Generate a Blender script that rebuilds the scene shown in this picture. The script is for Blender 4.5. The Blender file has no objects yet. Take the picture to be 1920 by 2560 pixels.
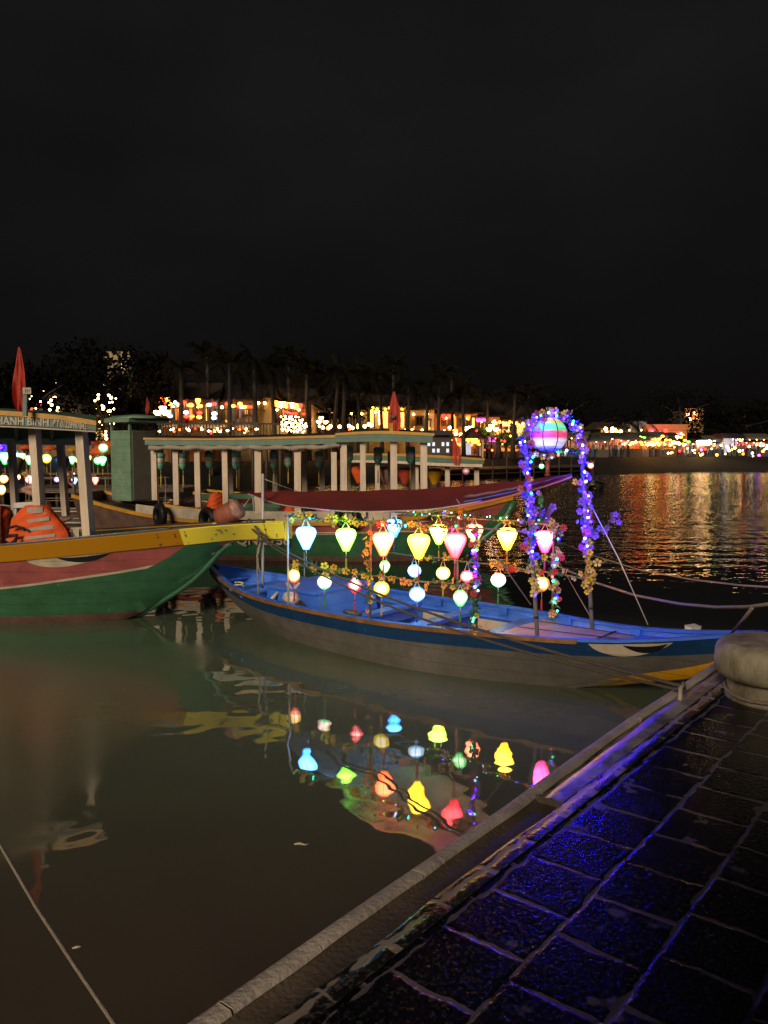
import bpy, math, random
import numpy as np
from mathutils import Vector, Matrix
R = random.Random(7)
SC = bpy.context.scene
COL = SC.collection
PI = math.pi

# ---------------------------------------------------------------- camera, sky, moonless night, dim shore light
CAM_H = 2.6; FPX = 1980.0; PITCH = math.atan(155 / FPX)
cd = bpy.data.cameras.new("camera"); cam = bpy.data.objects.new("camera", cd); COL.objects.link(cam)
cam.location = (0, 0, CAM_H); cam.rotation_euler = (PI / 2 - PITCH, 0, 0)
cd.sensor_fit = 'VERTICAL'; cd.sensor_height = 24; cd.lens = 24 * FPX / 2560
cd.clip_start = 0.05; cd.clip_end = 3000
SC.camera = cam
SUN_EL, SUN_AZ = math.radians(21), math.radians(-22)   # soft glow of the quay lamps behind the photographer
w = bpy.data.worlds.new("World"); SC.world = w; w.use_nodes = True
nt = w.node_tree; nt.nodes.clear()
out = nt.nodes.new('ShaderNodeOutputWorld'); add = nt.nodes.new('ShaderNodeAddShader')
b1 = nt.nodes.new('ShaderNodeBackground'); b2 = nt.nodes.new('ShaderNodeBackground')
sky = nt.nodes.new('ShaderNodeTexSky'); sky.sky_type = 'NISHITA'; sky.sun_disc = False
sky.sun_elevation = math.radians(1.0); sky.sun_rotation = PI + SUN_AZ
nt.links.new(sky.outputs[0], b1.inputs[0]); b1.inputs[1].default_value = 0.0006
tc = nt.nodes.new('ShaderNodeTexCoord'); no = nt.nodes.new('ShaderNodeTexNoise'); mp = nt.nodes.new('ShaderNodeMapping')
mp.inputs['Scale'].default_value = (1, 1, 2.2); no.inputs['Scale'].default_value = 2.3; no.inputs['Detail'].default_value = 3
nt.links.new(tc.outputs['Generated'], mp.inputs[0]); nt.links.new(mp.outputs[0], no.inputs['Vector'])
sp = nt.nodes.new('ShaderNodeSeparateXYZ'); nt.links.new(tc.outputs['Generated'], sp.inputs[0])
mr = nt.nodes.new('ShaderNodeMapRange'); nt.links.new(sp.outputs[2], mr.inputs[0])
mr.inputs[1].default_value = 0.0; mr.inputs[2].default_value = 0.4; mr.inputs[3].default_value = 0.32; mr.inputs[4].default_value = 1.0
mu = nt.nodes.new('ShaderNodeMath'); mu.operation = 'MULTIPLY'
mn = nt.nodes.new('ShaderNodeMapRange'); nt.links.new(no.outputs[0], mn.inputs[0]); mn.inputs[1].default_value = .3; mn.inputs[2].default_value = .7
mn.inputs[3].default_value = .68; mn.inputs[4].default_value = 1.3
nt.links.new(mr.outputs[0], mu.inputs[0]); nt.links.new(mn.outputs[0], mu.inputs[1])
b2.inputs[0].default_value = (1.0, 0.92, 1.0, 1)
m2 = nt.nodes.new('ShaderNodeMath'); m2.operation = 'MULTIPLY'; m2.inputs[1].default_value = 0.0078
nt.links.new(mu.outputs[0], m2.inputs[0]); nt.links.new(m2.outputs[0], b2.inputs[1])
nt.links.new(b1.outputs[0], add.inputs[0]); nt.links.new(b2.outputs[0], add.inputs[1]); nt.links.new(add.outputs[0], out.inputs[0])
ld = bpy.data.lights.new("sun", 'SUN'); ld.energy = 2.7; ld.angle = math.radians(20); ld.color = (1.0, 0.83, 0.62)
sun = bpy.data.objects.new("sun", ld); COL.objects.link(sun)
sv = Vector((math.sin(SUN_AZ) * math.cos(SUN_EL), -math.cos(SUN_AZ) * math.cos(SUN_EL), math.sin(SUN_EL)))
sun.rotation_euler = sv.to_track_quat('Z', 'Y').to_euler(); sun.location = sv * 40
SC.view_settings.view_transform = 'Standard'; SC.view_settings.look = 'None'
SC.view_settings.exposure = 0; SC.view_settings.gamma = 1
SC.cycles.use_denoising = True; SC.cycles.max_bounces = 5; SC.cycles.diffuse_bounces = 2; SC.cycles.glossy_bounces = 3
SC.cycles.transmission_bounces = 2; SC.cycles.transparent_max_bounces = 4
SC.cycles.caustics_reflective = False; SC.cycles.caustics_refractive = False; SC.cycles.sample_clamp_indirect = 4.0

# ---------------------------------------------------------------- placing helpers
CT, ST = math.cos(PITCH), math.sin(PITCH)
def ray(px, py):
    a = (px - 960) / FPX; b = (1280 - py) / FPX
    return Vector((a, CT + b * ST, -ST + b * CT))
def P(px, py, d):
    r = ray(px, py); return Vector((0, 0, CAM_H)) + r * (d / r.y)
def G(px, py, z=0.0):
    r = ray(px, py); return Vector((0, 0, CAM_H)) + r * ((z - CAM_H) / r.z)
def px_of(p):
    dep = p[1] * CT - (p[2] - CAM_H) * ST
    return 960 + FPX * p[0] / dep

# ---------------------------------------------------------------- object helpers
def tag(o, label, cat, group=None, kind=None):
    o['label'] = label; o['category'] = cat
    if group: o['group'] = group
    if kind: o['kind'] = kind
    return o
def thing(name, label, cat, loc=(0, 0, 0), group=None, kind=None, rz=0.0):
    o = bpy.data.objects.new(name, None); COL.objects.link(o); o.empty_display_size = .1
    o.location = loc; o.rotation_euler = (0, 0, rz)
    return tag(o, label, cat, group, kind)
def base_of(p):
    while p.parent: p = p.parent
    return Vector(p.location)
def dup(root, loc=None, rz=None, label=None, group=None, scale=None):
    def cp(o, par):
        c = o.copy(); COL.objects.link(c)
        if par: c.parent = par
        for ch in KIDS.get(o.name, []): cp(ch, c)
        return c
    r = cp(root, None)
    if loc is not None: r.location = loc
    if rz is not None: r.rotation_euler = (0, 0, rz)
    if scale is not None: r.scale = (scale,) * 3 if not hasattr(scale, '__len__') else scale
    if label: r['label'] = label
    if group: r['group'] = group
    return r
KIDS = {}
class MB:
    def __init__(s): s.v = []; s.f = []; s.m = []; s.sm = []
    def face(s, pts, m=0, smooth=False):
        i = len(s.v); s.v += [tuple(p) for p in pts]; s.f.append(tuple(range(i, i + len(pts)))); s.m.append(m); s.sm.append(smooth)
    def box(s, c, size, rot=None, m=0):
        c = Vector(c); hx, hy, hz = size[0] / 2, size[1] / 2, size[2] / 2
        q = [Vector((x, y, z)) for x in (-hx, hx) for y in (-hy, hy) for z in (-hz, hz)]
        if rot is not None: q = [rot @ p for p in q]
        i = len(s.v); s.v += [tuple(c + p) for p in q]
        for f in ((0, 1, 3, 2), (4, 6, 7, 5), (0, 4, 5, 1), (2, 3, 7, 6), (0, 2, 6, 4), (1, 5, 7, 3)):
            s.f.append(tuple(i + k for k in f)); s.m.append(m); s.sm.append(False)
    def beam(s, p, q, w_, h_, m=0, up=Vector((0, 0, 1))):
        p, q = Vector(p), Vector(q); d = (q - p); L = d.length; d.normalize()
        x = d.cross(up)
        if x.length < 1e-4: x = d.cross(Vector((0, 1, 0)))
        x.normalize(); z = x.cross(d)
        rot = Matrix((x, d, z)).transposed()
        s.box((p + q) / 2, (w_, L, h_), rot, m)
    def tube(s, pts, r, n=6, m=0, caps=True):
        pts = [Vector(p) for p in pts]; N = len(pts); i0 = len(s.v)
        rr = r if hasattr(r, '__len__') else [r] * N
        nrm = None
        for k in range(N):
            t = (pts[min(k + 1, N - 1)] - pts[max(k - 1, 0)])
            if t.length < 1e-9: t = Vector((0, 0, 1))
            t.normalize()
            if nrm is None:
                nrm = t.cross(Vector((0.13, 0.31, 0.94)))
                if nrm.length < 1e-3: nrm = t.cross(Vector((1, 0, 0)))
            nrm = nrm - t * nrm.dot(t)
            if nrm.length < 1e-6: nrm = t.cross(Vector((1, 0.2, 0)))
            nrm.normalize(); bn = t.cross(nrm)
            for j in range(n):
                a = 2 * PI * j / n
                s.v.append(tuple(pts[k] + (nrm * math.cos(a) + bn * math.sin(a)) * rr[k]))
        for k in range(N - 1):
            for j in range(n):
                a = i0 + k * n + j; b = i0 + k * n + (j + 1) % n
                s.f.append((a, b, b + n, a + n)); s.m.append(m); s.sm.append(True)
        if caps:
            s.f.append(tuple(i0 + j for j in reversed(range(n)))); s.m.append(m); s.sm.append(False)
            s.f.append(tuple(i0 + (N - 1) * n + j for j in range(n))); s.m.append(m); s.sm.append(False)
    def lathe(s, prof, c=(0, 0, 0), n=20, m=0, rot=None, caps=True, wob=None):
        c = Vector(c); i0 = len(s.v); N = len(prof)
        for r, z in prof:
            for j in range(n):
                a = 2 * PI * j / n; rr = r * (wob(a) if wob else 1)
                p = Vector((rr * math.cos(a), rr * math.sin(a), z))
                s.v.append(tuple(c + (rot @ p if rot is not None else p)))
        for k in range(N - 1):
            for j in range(n):
                a = i0 + k * n + j; b = i0 + k * n + (j + 1) % n
                s.f.append((a, b, b + n, a + n)); s.m.append(m); s.sm.append(True)
        if caps:
            s.f.append(tuple(i0 + j for j in reversed(range(n)))); s.m.append(m); s.sm.append(False)
            s.f.append(tuple(i0 + (N - 1) * n + j for j in range(n))); s.m.append(m); s.sm.append(False)
    def grid(s, rows, m=0, smooth=True, mfun=None):
        i0 = len(s.v); nu = len(rows[0])
        for r in rows: s.v += [tuple(p) for p in r]
        for i in range(len(rows) - 1):
            for j in range(nu - 1):
                a = i0 + i * nu + j
                s.f.append((a, a + 1, a + 1 + nu, a + nu)); s.m.append(mfun(i, j) if mfun else m); s.sm.append(smooth)
    def ball(s, c, r, n=8, m=0, sq=1.0):
        k = max(4, n // 2 + 1)
        prof = [(max(1e-4, r * math.sin(PI * i / k)), -r * sq * math.cos(PI * i / k)) for i in range(k + 1)]
        s.lathe(prof, c, n, m, caps=False)
    def prism(s, poly, off, m=0):
        off = Vector(off); a = [Vector(p) for p in poly]; b = [p + off for p in a]
        s.face(a, m); s.face(list(reversed(b)), m)
        for i in range(len(a)):
            j = (i + 1) % len(a); s.face([a[j], a[i], b[i], b[j]], m)
    def build(s, name, mats, parent=None, smooth=None):
        if not isinstance(mats, (list, tuple)): mats = [mats]
        v = s.v
        if parent is not None:
            o = base_of(parent); v = [(x - o.x, y - o.y, z - o.z) for x, y, z in v]
        me = bpy.data.meshes.new(name); me.from_pydata(v, [], s.f)
        for m in mats: me.materials.append(m)
        me.polygons.foreach_set('material_index', s.m)
        me.polygons.foreach_set('use_smooth', [smooth if smooth is not None else q for q in s.sm])
        me.update()
        o = bpy.data.objects.new(name, me); COL.objects.link(o)
        if parent is not None:
            o.parent = parent; KIDS.setdefault(parent.name, []).append(o)
        return o
def link_part(name, me, parent, loc=(0, 0, 0), rot=None, scale=1.0):
    o = bpy.data.objects.new(name, me); COL.objects.link(o); o.parent = parent
    KIDS.setdefault(parent.name, []).append(o)
    o.location = Vector(loc) - base_of(parent)
    if rot is not None: o.rotation_euler = rot
    o.scale = (scale,) * 3
    return o
def text_part(name, body, size, mat_, parent, origin, xdir, updir, extr=.004, align='LEFT', sx=1.0, fit=None):
    cu = bpy.data.curves.new(name, 'FONT'); cu.body = body; cu.size = size; cu.extrude = extr; cu.align_x = align; cu.offset = size * .02
    cu.materials.append(mat_)
    tmp = bpy.data.objects.new(name, cu); COL.objects.link(tmp)
    me = bpy.data.meshes.new_from_object(tmp.evaluated_get(bpy.context.evaluated_depsgraph_get())); bpy.data.objects.remove(tmp)
    o = bpy.data.objects.new(name, me); COL.objects.link(o); o.parent = parent
    KIDS.setdefault(parent.name, []).append(o)
    if fit: sx = fit / max(v.co.x for v in me.vertices)
    x = Vector(xdir).normalized(); y = Vector(updir); y = (y - x * y.dot(x)).normalized(); z = x.cross(y)
    M = Matrix((x, y, z)).transposed().to_4x4(); M.translation = Vector(origin) - base_of(parent)
    o.matrix_local = M @ Matrix.Diagonal((sx, 1, 1, 1))
    return o

# ---------------------------------------------------------------- materials
def newmat(name):
    m = bpy.data.materials.new(name); m.use_nodes = True
    return m, m.node_tree, m.node_tree.nodes['Principled BSDF']
def mat(name, col, rough=.6, var=.3, scale=6.0, bump=.08, bscale=30.0, spec=.4, coat=0.0, col2=None, metal=0.0, stretch=(1, 1, 1), thr=None):
    m, t, b = newmat(name); L = t.links
    tc = t.nodes.new('ShaderNodeTexCoord'); mp = t.nodes.new('ShaderNodeMapping'); mp.inputs['Scale'].default_value = stretch
    L.new(tc.outputs['Object'], mp.inputs[0])
    n = t.nodes.new('ShaderNodeTexNoise'); n.inputs['Scale'].default_value = scale; n.inputs['Detail'].default_value = 5; n.inputs['Roughness'].default_value = .65
    L.new(mp.outputs[0], n.inputs['Vector'])
    r = t.nodes.new('ShaderNodeValToRGB'); e = r.color_ramp.elements
    lo, hi = thr if thr else (.3, .72)
    e[0].position, e[1].position = lo, hi
    c2 = col2 if col2 else tuple(c * (1 - var) for c in col)
    e[0].color = (*c2, 1); e[1].color = (*col, 1)
    L.new(n.outputs['Fac'], r.inputs[0]); L.new(r.outputs[0], b.inputs['Base Color'])
    b.inputs['Roughness'].default_value = rough; b.inputs['Metallic'].default_value = metal
    b.inputs['Specular IOR Level'].default_value = spec; b.inputs['Coat Weight'].default_value = coat; b.inputs['Coat Roughness'].default_value = .12
    if bump:
        n2 = t.nodes.new('ShaderNodeTexNoise'); n2.inputs['Scale'].default_value = bscale; n2.inputs['Detail'].default_value = 4
        L.new(mp.outputs[0], n2.inputs['Vector'])
        bp = t.nodes.new('ShaderNodeBump'); bp.inputs['Strength'].default_value = bump; bp.inputs['Distance'].default_value = .02
        L.new(n2.outputs['Fac'], bp.inputs['Height']); L.new(bp.outputs[0], b.inputs['Normal'])
    return m
def glow(name, col, strength, base=None):
    m, t, b = newmat(name)
    b.inputs['Base Color'].default_value = (*(base or col), 1); b.inputs['Roughness'].default_value = .6
    b.inputs['Emission Color'].default_value = (*col, 1); b.inputs['Emission Strength'].default_value = strength
    return m
def silk(name, cols, strength, edge=.16, pat=None):
    """lit silk: the bulb shows through the cloth where one looks straight into it, the cloth's colour holds at the rim"""
    m, t, b = newmat(name); L = t.links
    tc = t.nodes.new('ShaderNodeTexCoord'); s = t.nodes.new('ShaderNodeSeparateXYZ'); L.new(tc.outputs['Generated'], s.inputs[0])
    r = t.nodes.new('ShaderNodeValToRGB'); e = r.color_ramp.elements
    while len(e) < len(cols): e.new(.5)
    for i, c in enumerate(cols): e[i].position = i / max(1, len(cols) - 1) * .8 + .1; e[i].color = (*c, 1)
    src = s.outputs[2]
    if pat:
        n = t.nodes.new('ShaderNodeTexNoise'); n.inputs['Scale'].default_value = pat; L.new(tc.outputs['Object'], n.inputs['Vector'])
        ad = t.nodes.new('ShaderNodeMath'); ad.operation = 'MULTIPLY_ADD'; L.new(n.outputs['Fac'], ad.inputs[0]); ad.inputs[1].default_value = 1.4
        sb = t.nodes.new('ShaderNodeMath'); sb.operation = 'SUBTRACT'; L.new(s.outputs[2], sb.inputs[0]); sb.inputs[1].default_value = .7
        L.new(sb.outputs[0], ad.inputs[2]); src = ad.outputs[0]
    L.new(src, r.inputs[0])
    lw = t.nodes.new('ShaderNodeLayerWeight'); lw.inputs[0].default_value = .42
    pw = t.nodes.new('ShaderNodeMath'); pw.operation = 'POWER'; pw.inputs[1].default_value = 1.5
    inv = t.nodes.new('ShaderNodeMath'); inv.operation = 'SUBTRACT'; inv.inputs[0].default_value = 1; L.new(lw.outputs['Facing'], inv.inputs[1]); L.new(inv.outputs[0], pw.inputs[0])
    z2 = t.nodes.new('ShaderNodeMapRange'); L.new(s.outputs[2], z2.inputs[0]); z2.inputs[1].default_value = 0; z2.inputs[2].default_value = .55; z2.inputs[3].default_value = .55; z2.inputs[4].default_value = 1
    m1 = t.nodes.new('ShaderNodeMath'); m1.operation = 'MULTIPLY'; L.new(pw.outputs[0], m1.inputs[0]); L.new(z2.outputs[0], m1.inputs[1])
    m3 = t.nodes.new('ShaderNodeMapRange'); L.new(m1.outputs[0], m3.inputs[0]); m3.inputs[3].default_value = edge * (strength if strength >= 5 else strength * .7); m3.inputs[4].default_value = strength * (4.6 if strength >= 5 else 1.6)
    if strength < 5:
        p3 = t.nodes.new('ShaderNodeMath'); p3.operation = 'POWER'; p3.inputs[1].default_value = 3.0; L.new(m1.outputs[0], p3.inputs[0])
        hs_ = t.nodes.new('ShaderNodeMix'); hs_.data_type = 'RGBA'; L.new(p3.outputs[0], hs_.inputs['Factor']); L.new(r.outputs[0], hs_.inputs['A']); hs_.inputs['B'].default_value = (1, .93, .82, 1); L.new(hs_.outputs['Result'], b.inputs['Emission Color'])
    else: L.new(r.outputs[0], b.inputs['Emission Color'])
    L.new(m3.outputs[0], b.inputs['Emission Strength'])
    L.new(r.outputs[0], b.inputs['Base Color']); b.inputs['Roughness'].default_value = .5
    return m
M = {}
def boatpaint(k, col, rough=.42, chip=(.34, .36, .28), amount=.70):
    """brush-painted planks: worn patches, small chips, faint plank seams along the hull"""
    m = mat(k, col, rough, scale=3.2, bump=.15, bscale=22, col2=tuple(c * .58 for c in col), spec=.45); M[k] = m
    t = m.node_tree; L = t.links; b = t.nodes['Principled BSDF']; src = b.inputs['Base Color'].links[0].from_socket
    tc = t.nodes.new('ShaderNodeTexCoord'); n = t.nodes.new('ShaderNodeTexNoise'); n.inputs['Scale'].default_value = 6.5; n.inputs['Detail'].default_value = 7; n.inputs['Roughness'].default_value = .72
    L.new(tc.outputs['Object'], n.inputs['Vector']); r_ = t.nodes.new('ShaderNodeMapRange'); r_.inputs[1].default_value = amount - .05; r_.inputs[2].default_value = amount; L.new(n.outputs['Fac'], r_.inputs[0])
    mx = t.nodes.new('ShaderNodeMix'); mx.data_type = 'RGBA'; L.new(r_.outputs[0], mx.inputs['Factor']); L.new(src, mx.inputs['A']); mx.inputs['B'].default_value = (*chip, 1)
    s_ = t.nodes.new('ShaderNodeSeparateXYZ'); L.new(tc.outputs['Object'], s_.inputs[0]); n2 = t.nodes.new('ShaderNodeTexNoise'); n2.inputs['Scale'].default_value = 1.5; L.new(tc.outputs['Object'], n2.inputs['Vector'])
    ad = t.nodes.new('ShaderNodeMath'); ad.operation = 'MULTIPLY_ADD'; L.new(n2.outputs['Fac'], ad.inputs[0]); ad.inputs[1].default_value = .05; L.new(s_.outputs[2], ad.inputs[2])
    fr = t.nodes.new('ShaderNodeMath'); fr.operation = 'PINGPONG'; fr.inputs[1].default_value = .085; L.new(ad.outputs[0], fr.inputs[0])
    ln = t.nodes.new('ShaderNodeMapRange'); L.new(fr.outputs[0], ln.inputs[0]); ln.inputs[1].default_value = .0; ln.inputs[2].default_value = .006; ln.inputs[3].default_value = .55; ln.inputs[4].default_value = 0
    m2 = t.nodes.new('ShaderNodeMix'); m2.data_type = 'RGBA'; L.new(ln.outputs[0], m2.inputs['Factor']); L.new(mx.outputs['Result'], m2.inputs['A']); m2.inputs['B'].default_value = (.012, .011, .010, 1)
    L.new(m2.outputs['Result'], b.inputs['Base Color'])
for k, c in dict(green_paint=(.044, .150, .070), pink_paint=(.40, .10, .09), yellow_paint=(.62, .30, .012), bright_yellow_paint=(.80, .58, .015), cream_paint=(.62, .50, .36),
                 navy_paint=(.008, .045, .13), blue_paint=(.05, .18, .76), maroon_paint=(.22, .035, .035), teal_paint=(.095, .19, .13), sage_paint=(.20, .31, .21)).items(): boatpaint(k, c)
M['bottom_paint'] = mat('bottom_paint', (.16, .085, .06), .7, var=.55, scale=5, bump=.2)
boatpaint('grey_hull', (.125, .112, .094), .6, (.20, .19, .17), .70)
M['rim_wood'] = mat('rim_wood', (.30, .13, .03), .5, var=.6, scale=7, bump=.25)
M['post_wood'] = mat('post_wood', (.70, .55, .41), .6, var=.3, scale=4, bump=.2, stretch=(3, 3, .6))
M['dull_white'] = mat('dull_white', (.55, .46, .34), .55, var=.4, scale=4, bump=.15)
M['grey_panel'] = mat('grey_panel', (.17, .155, .12), .6, var=.25, scale=4)
M['dark_wood'] = mat('dark_wood', (.07, .045, .03), .65, var=.5, scale=5, bump=.25)
M['deck_dark'] = mat('deck_dark', (.045, .05, .045), .45, var=.5, scale=5, bump=.2)
M['plank_wood'] = mat('plank_wood', (.42, .34, .36), .42, var=.45, scale=3, bump=.2, stretch=(.6, 4, 2))
M['rope'] = mat('rope', (.34, .27, .20), .85, var=.5, scale=60, bump=.5, bscale=120)
M['dark_rope'] = mat('dark_rope', (.13, .10, .075), .85, var=.5, scale=60, bump=.5, bscale=120)
M['white_cord'] = mat('white_cord', (.6, .56, .5), .7, var=.2)
M['rubber'] = mat('rubber', (.012, .012, .013), .5, var=.4, scale=10, bump=.2)
M['flag_red'] = mat('flag_red', (.50, .055, .03), .75, var=.4, scale=6, bump=.2)
M['vest_orange'] = mat('vest_orange', (.85, .11, .015), .7, var=.3, scale=9, bump=.25)
M['vest_grey'] = mat('vest_grey', (.38, .33, .27), .5, var=.2)
M['black_strap'] = mat('black_strap', (.02, .012, .018), .7)
M['pole_paint'] = mat('pole_paint', (.55, .52, .50), .35, var=.3, scale=8)
M['bamboo'] = mat('bamboo', (.30, .20, .13), .5, var=.5, scale=8, stretch=(4, 4, .6))
M['tape'] = mat('tape', (.02, .02, .025), .5)
M['tarp_top'] = mat('tarp_top', (.25, .035, .03), .62, var=.3, scale=2.2, bump=.35, bscale=3)
M['tarp_under'] = mat('tarp_under', (.66, .68, .74), .6, var=.25, scale=2, bump=.3, bscale=3)
M['hem_white'] = mat('hem_white', (.6, .5, .45), .6); M['hem_orange'] = mat('hem_orange', (.85, .2, .04), .5)
M['hem_purple'] = mat('hem_purple', (.26, .11, .13), .55, var=.7, scale=9, bump=.5, bscale=14)
M['hem_blue'] = mat('hem_blue', (.05, .28, .55), .6)
M['white_letter'] = mat('white_letter', (.62, .55, .42), .6, var=.45, scale=25)
M['black_paint'] = mat('black_paint', (.008, .008, .009), .5)
M['plastic_white'] = mat('plastic_white', (.62, .6, .56), .4, var=.15)
M['fender_red'] = mat('fender_red', (.34, .10, .055), .6, var=.35, scale=6); M['fender_pale'] = mat('fender_pale', (.55, .30, .22), .5, var=.6, scale=12)
M['concrete'] = mat('concrete', (.56, .48, .41), .62, var=.5, scale=3.5, bump=.35, bscale=45)
M['concrete_wet'] = mat('concrete_wet', (.135, .10, .075), .5, var=.5, scale=3, bump=.3, bscale=50)
M['bollard_paint'] = mat('bollard_paint', (.34, .30, .21), .62, scale=5, bump=.7, bscale=16, col2=(.15, .115, .07), thr=(.34, .56), stretch=(1, 1, .45))
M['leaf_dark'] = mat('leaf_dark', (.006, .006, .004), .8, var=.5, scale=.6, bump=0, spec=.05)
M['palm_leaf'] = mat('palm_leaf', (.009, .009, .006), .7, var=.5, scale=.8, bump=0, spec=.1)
M['palm_trunk'] = mat('palm_trunk', (.035, .028, .022), .8, var=.4, scale=3, bump=.4)
M['garland_leaf'] = mat('garland_leaf', (.035, .17, .055), .5, var=.5, scale=18, bump=0)
M['garland_vine'] = mat('garland_vine', (.04, .09, .03), .7)
for k, c in dict(yellow_petal=(.85, .52, .06), orange_petal=(.72, .32, .07), red_petal=(.72, .05, .03), pink_petal=(.50, .17, .20), purple_petal=(.26, .11, .62), cream_petal=(.70, .50, .14)).items():
    M[k] = mat(k, c, .6, var=.25, scale=30, bump=0)
M['shrub_leaf'] = mat('shrub_leaf', (.06, .14, .025), .5, var=.5, scale=1, bump=0)
M['flower_heart'] = mat('flower_heart', (.12, .05, .02), .8)
M['led_blue'] = glow('led_blue', (.0020, .0005, 1.0), 420); M['led_white'] = glow('led_white', (.6, .65, 1.0), 7)
M['led_green'] = glow('led_green', (.02, 1.0, .28), 14); M['led_cyan'] = glow('led_cyan', (.03, .75, .9), 15)
M['led_red'] = glow('led_red', (1.0, .04, .04), 16); M['led_violet'] = glow('led_violet', (.16, .004, 1.0), 30)
# ---------------------------------------------------------------- the river
def water_mat():
    m, t, b = newmat('river_water'); L = t.links
    b.inputs['Base Color'].default_value = (.058, .046, .024, 1); b.inputs['IOR'].default_value = 1.62
    n0 = t.nodes.new('ShaderNodeTexNoise'); n0.inputs['Scale'].default_value = .22; n0.inputs['Detail'].default_value = 3
    geo = t.nodes.new('ShaderNodeNewGeometry'); s = t.nodes.new('ShaderNodeSeparateXYZ'); L.new(geo.outputs['Position'], s.inputs[0])
    L.new(geo.outputs['Position'], n0.inputs['Vector'])
    rp = t.nodes.new('ShaderNodeValToRGB'); rp.color_ramp.elements[0].color = (.086, .104, .062, 1); rp.color_ramp.elements[1].color = (.098, .134, .086, 1)
    rp.color_ramp.elements[0].position = .35; rp.color_ramp.elements[1].position = .65
    L.new(n0.outputs['Fac'], rp.inputs[0])
    # the open river is rippled, the water in the lee of the moored boats lies calm
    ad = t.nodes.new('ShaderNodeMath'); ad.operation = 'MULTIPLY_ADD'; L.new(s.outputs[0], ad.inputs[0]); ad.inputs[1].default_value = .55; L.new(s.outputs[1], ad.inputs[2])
    far = t.nodes.new('ShaderNodeMapRange'); L.new(ad.outputs[0], far.inputs[0]); far.interpolation_type = 'SMOOTHSTEP'
    far.inputs[1].default_value = 12.0; far.inputs[2].default_value = 30.0; far.inputs[3].default_value = 0; far.inputs[4].default_value = 1
    lit_mix = t.nodes.new('ShaderNodeMix'); lit_mix.data_type = 'RGBA'; nr = t.nodes.new('ShaderNodeMapRange'); nr.interpolation_type = 'SMOOTHSTEP'; L.new(s.outputs[1], nr.inputs[0])
    nr.inputs[1].default_value = 3.2; nr.inputs[2].default_value = 8.2; L.new(nr.outputs[0], lit_mix.inputs['Factor']); lit_mix.inputs['A'].default_value = (.070, .055, .038, 1); L.new(rp.outputs[0], lit_mix.inputs['B'])  # lantern light put into the colour: paler by the boats, dark brown near
    mxc = t.nodes.new('ShaderNodeMix'); mxc.data_type = 'RGBA'; mxc.inputs['B'].default_value = (.014, .013, .013, 1); L.new(lit_mix.outputs['Result'], mxc.inputs['A'])
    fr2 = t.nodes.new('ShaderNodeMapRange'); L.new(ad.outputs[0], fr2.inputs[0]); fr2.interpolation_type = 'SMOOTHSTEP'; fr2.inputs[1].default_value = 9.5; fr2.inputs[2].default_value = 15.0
    L.new(fr2.outputs[0], mxc.inputs['Factor']); L.new(mxc.outputs['Result'], b.inputs['Base Color'])  # open river darkened in its base colour, where the lamplight gives out
    def wave(scale, stretch, detail=2.0):
        mp = t.nodes.new('ShaderNodeMapping'); mp.inputs['Scale'].default_value = stretch; L.new(geo.outputs['Position'], mp.inputs[0])
        n = t.nodes.new('ShaderNodeTexNoise'); n.inputs['Scale'].default_value = scale; n.inputs['Detail'].default_value = detail
        L.new(mp.outputs[0], n.inputs['Vector']); return n.outputs['Fac']
    big = wave(.75, (.33, 1.25, 1), 1.0); small = wave(4.2, (.45, 1.2, 1), 2); calm = wave(1.5, (1, 1, 1), 1.0); calm2 = wave(5.5, (1.1, 1, 1), .0)
    def mul(a, v):
        q = t.nodes.new('ShaderNodeMath'); q.operation = 'MULTIPLY'; L.new(a, q.inputs[0])
        if isinstance(v, float): q.inputs[1].default_value = v
        else: L.new(v, q.inputs[1])
        return q.outputs[0]
    def plus(a, c):
        q = t.nodes.new('ShaderNodeMath'); q.operation = 'ADD'; L.new(a, q.inputs[0]); L.new(c, q.inputs[1]); return q.outputs[0]
    rough = mul(plus(mul(big, .16), mul(small, .045)), far.outputs[0])
    lee = plus(mul(calm, .0082), mul(calm2, .0012))
    bp = t.nodes.new('ShaderNodeBump'); bp.inputs['Strength'].default_value = 1.0; bp.inputs['Distance'].default_value = 1.0
    L.new(plus(rough, lee), bp.inputs['Height']); L.new(bp.outputs[0], b.inputs['Normal'])
    rr = t.nodes.new('ShaderNodeMapRange'); L.new(far.outputs[0], rr.inputs[0]); rr.inputs[3].default_value = .012; rr.inputs[4].default_value = .035
    pt = t.nodes.new('ShaderNodeMapRange'); pt.interpolation_type = 'SMOOTHSTEP'; pn = t.nodes.new('ShaderNodeMath'); pn.operation = 'MULTIPLY_ADD'; L.new(n0.outputs['Fac'], pn.inputs[0]); pn.inputs[1].default_value = 1.6; L.new(s.outputs[0], pn.inputs[2])
    L.new(pn.outputs[0], pt.inputs[0]); pt.inputs[1].default_value = -1.85; pt.inputs[2].default_value = -1.2; pt.inputs[3].default_value = .24; pt.inputs[4].default_value = 0      # breeze-roughened patch before the left boat
    bx_ = t.nodes.new('ShaderNodeMapRange'); L.new(s.outputs[1], bx_.inputs[0]); bx_.inputs[1].default_value = 11.0; bx_.inputs[2].default_value = 10.0
    pm = mul(pt.outputs[0], bx_.outputs[0]); mxr = t.nodes.new('ShaderNodeMath'); mxr.operation = 'MAXIMUM'; L.new(rr.outputs[0], mxr.inputs[0]); L.new(pm, mxr.inputs[1])
    L.new(mxr.outputs[0], b.inputs['Roughness'])
    return m
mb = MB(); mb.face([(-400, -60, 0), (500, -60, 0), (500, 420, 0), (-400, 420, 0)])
tag(mb.build('river', water_mat()), 'murky brown river, calm by the boats and rippled further out', 'river', kind='structure')

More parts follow.
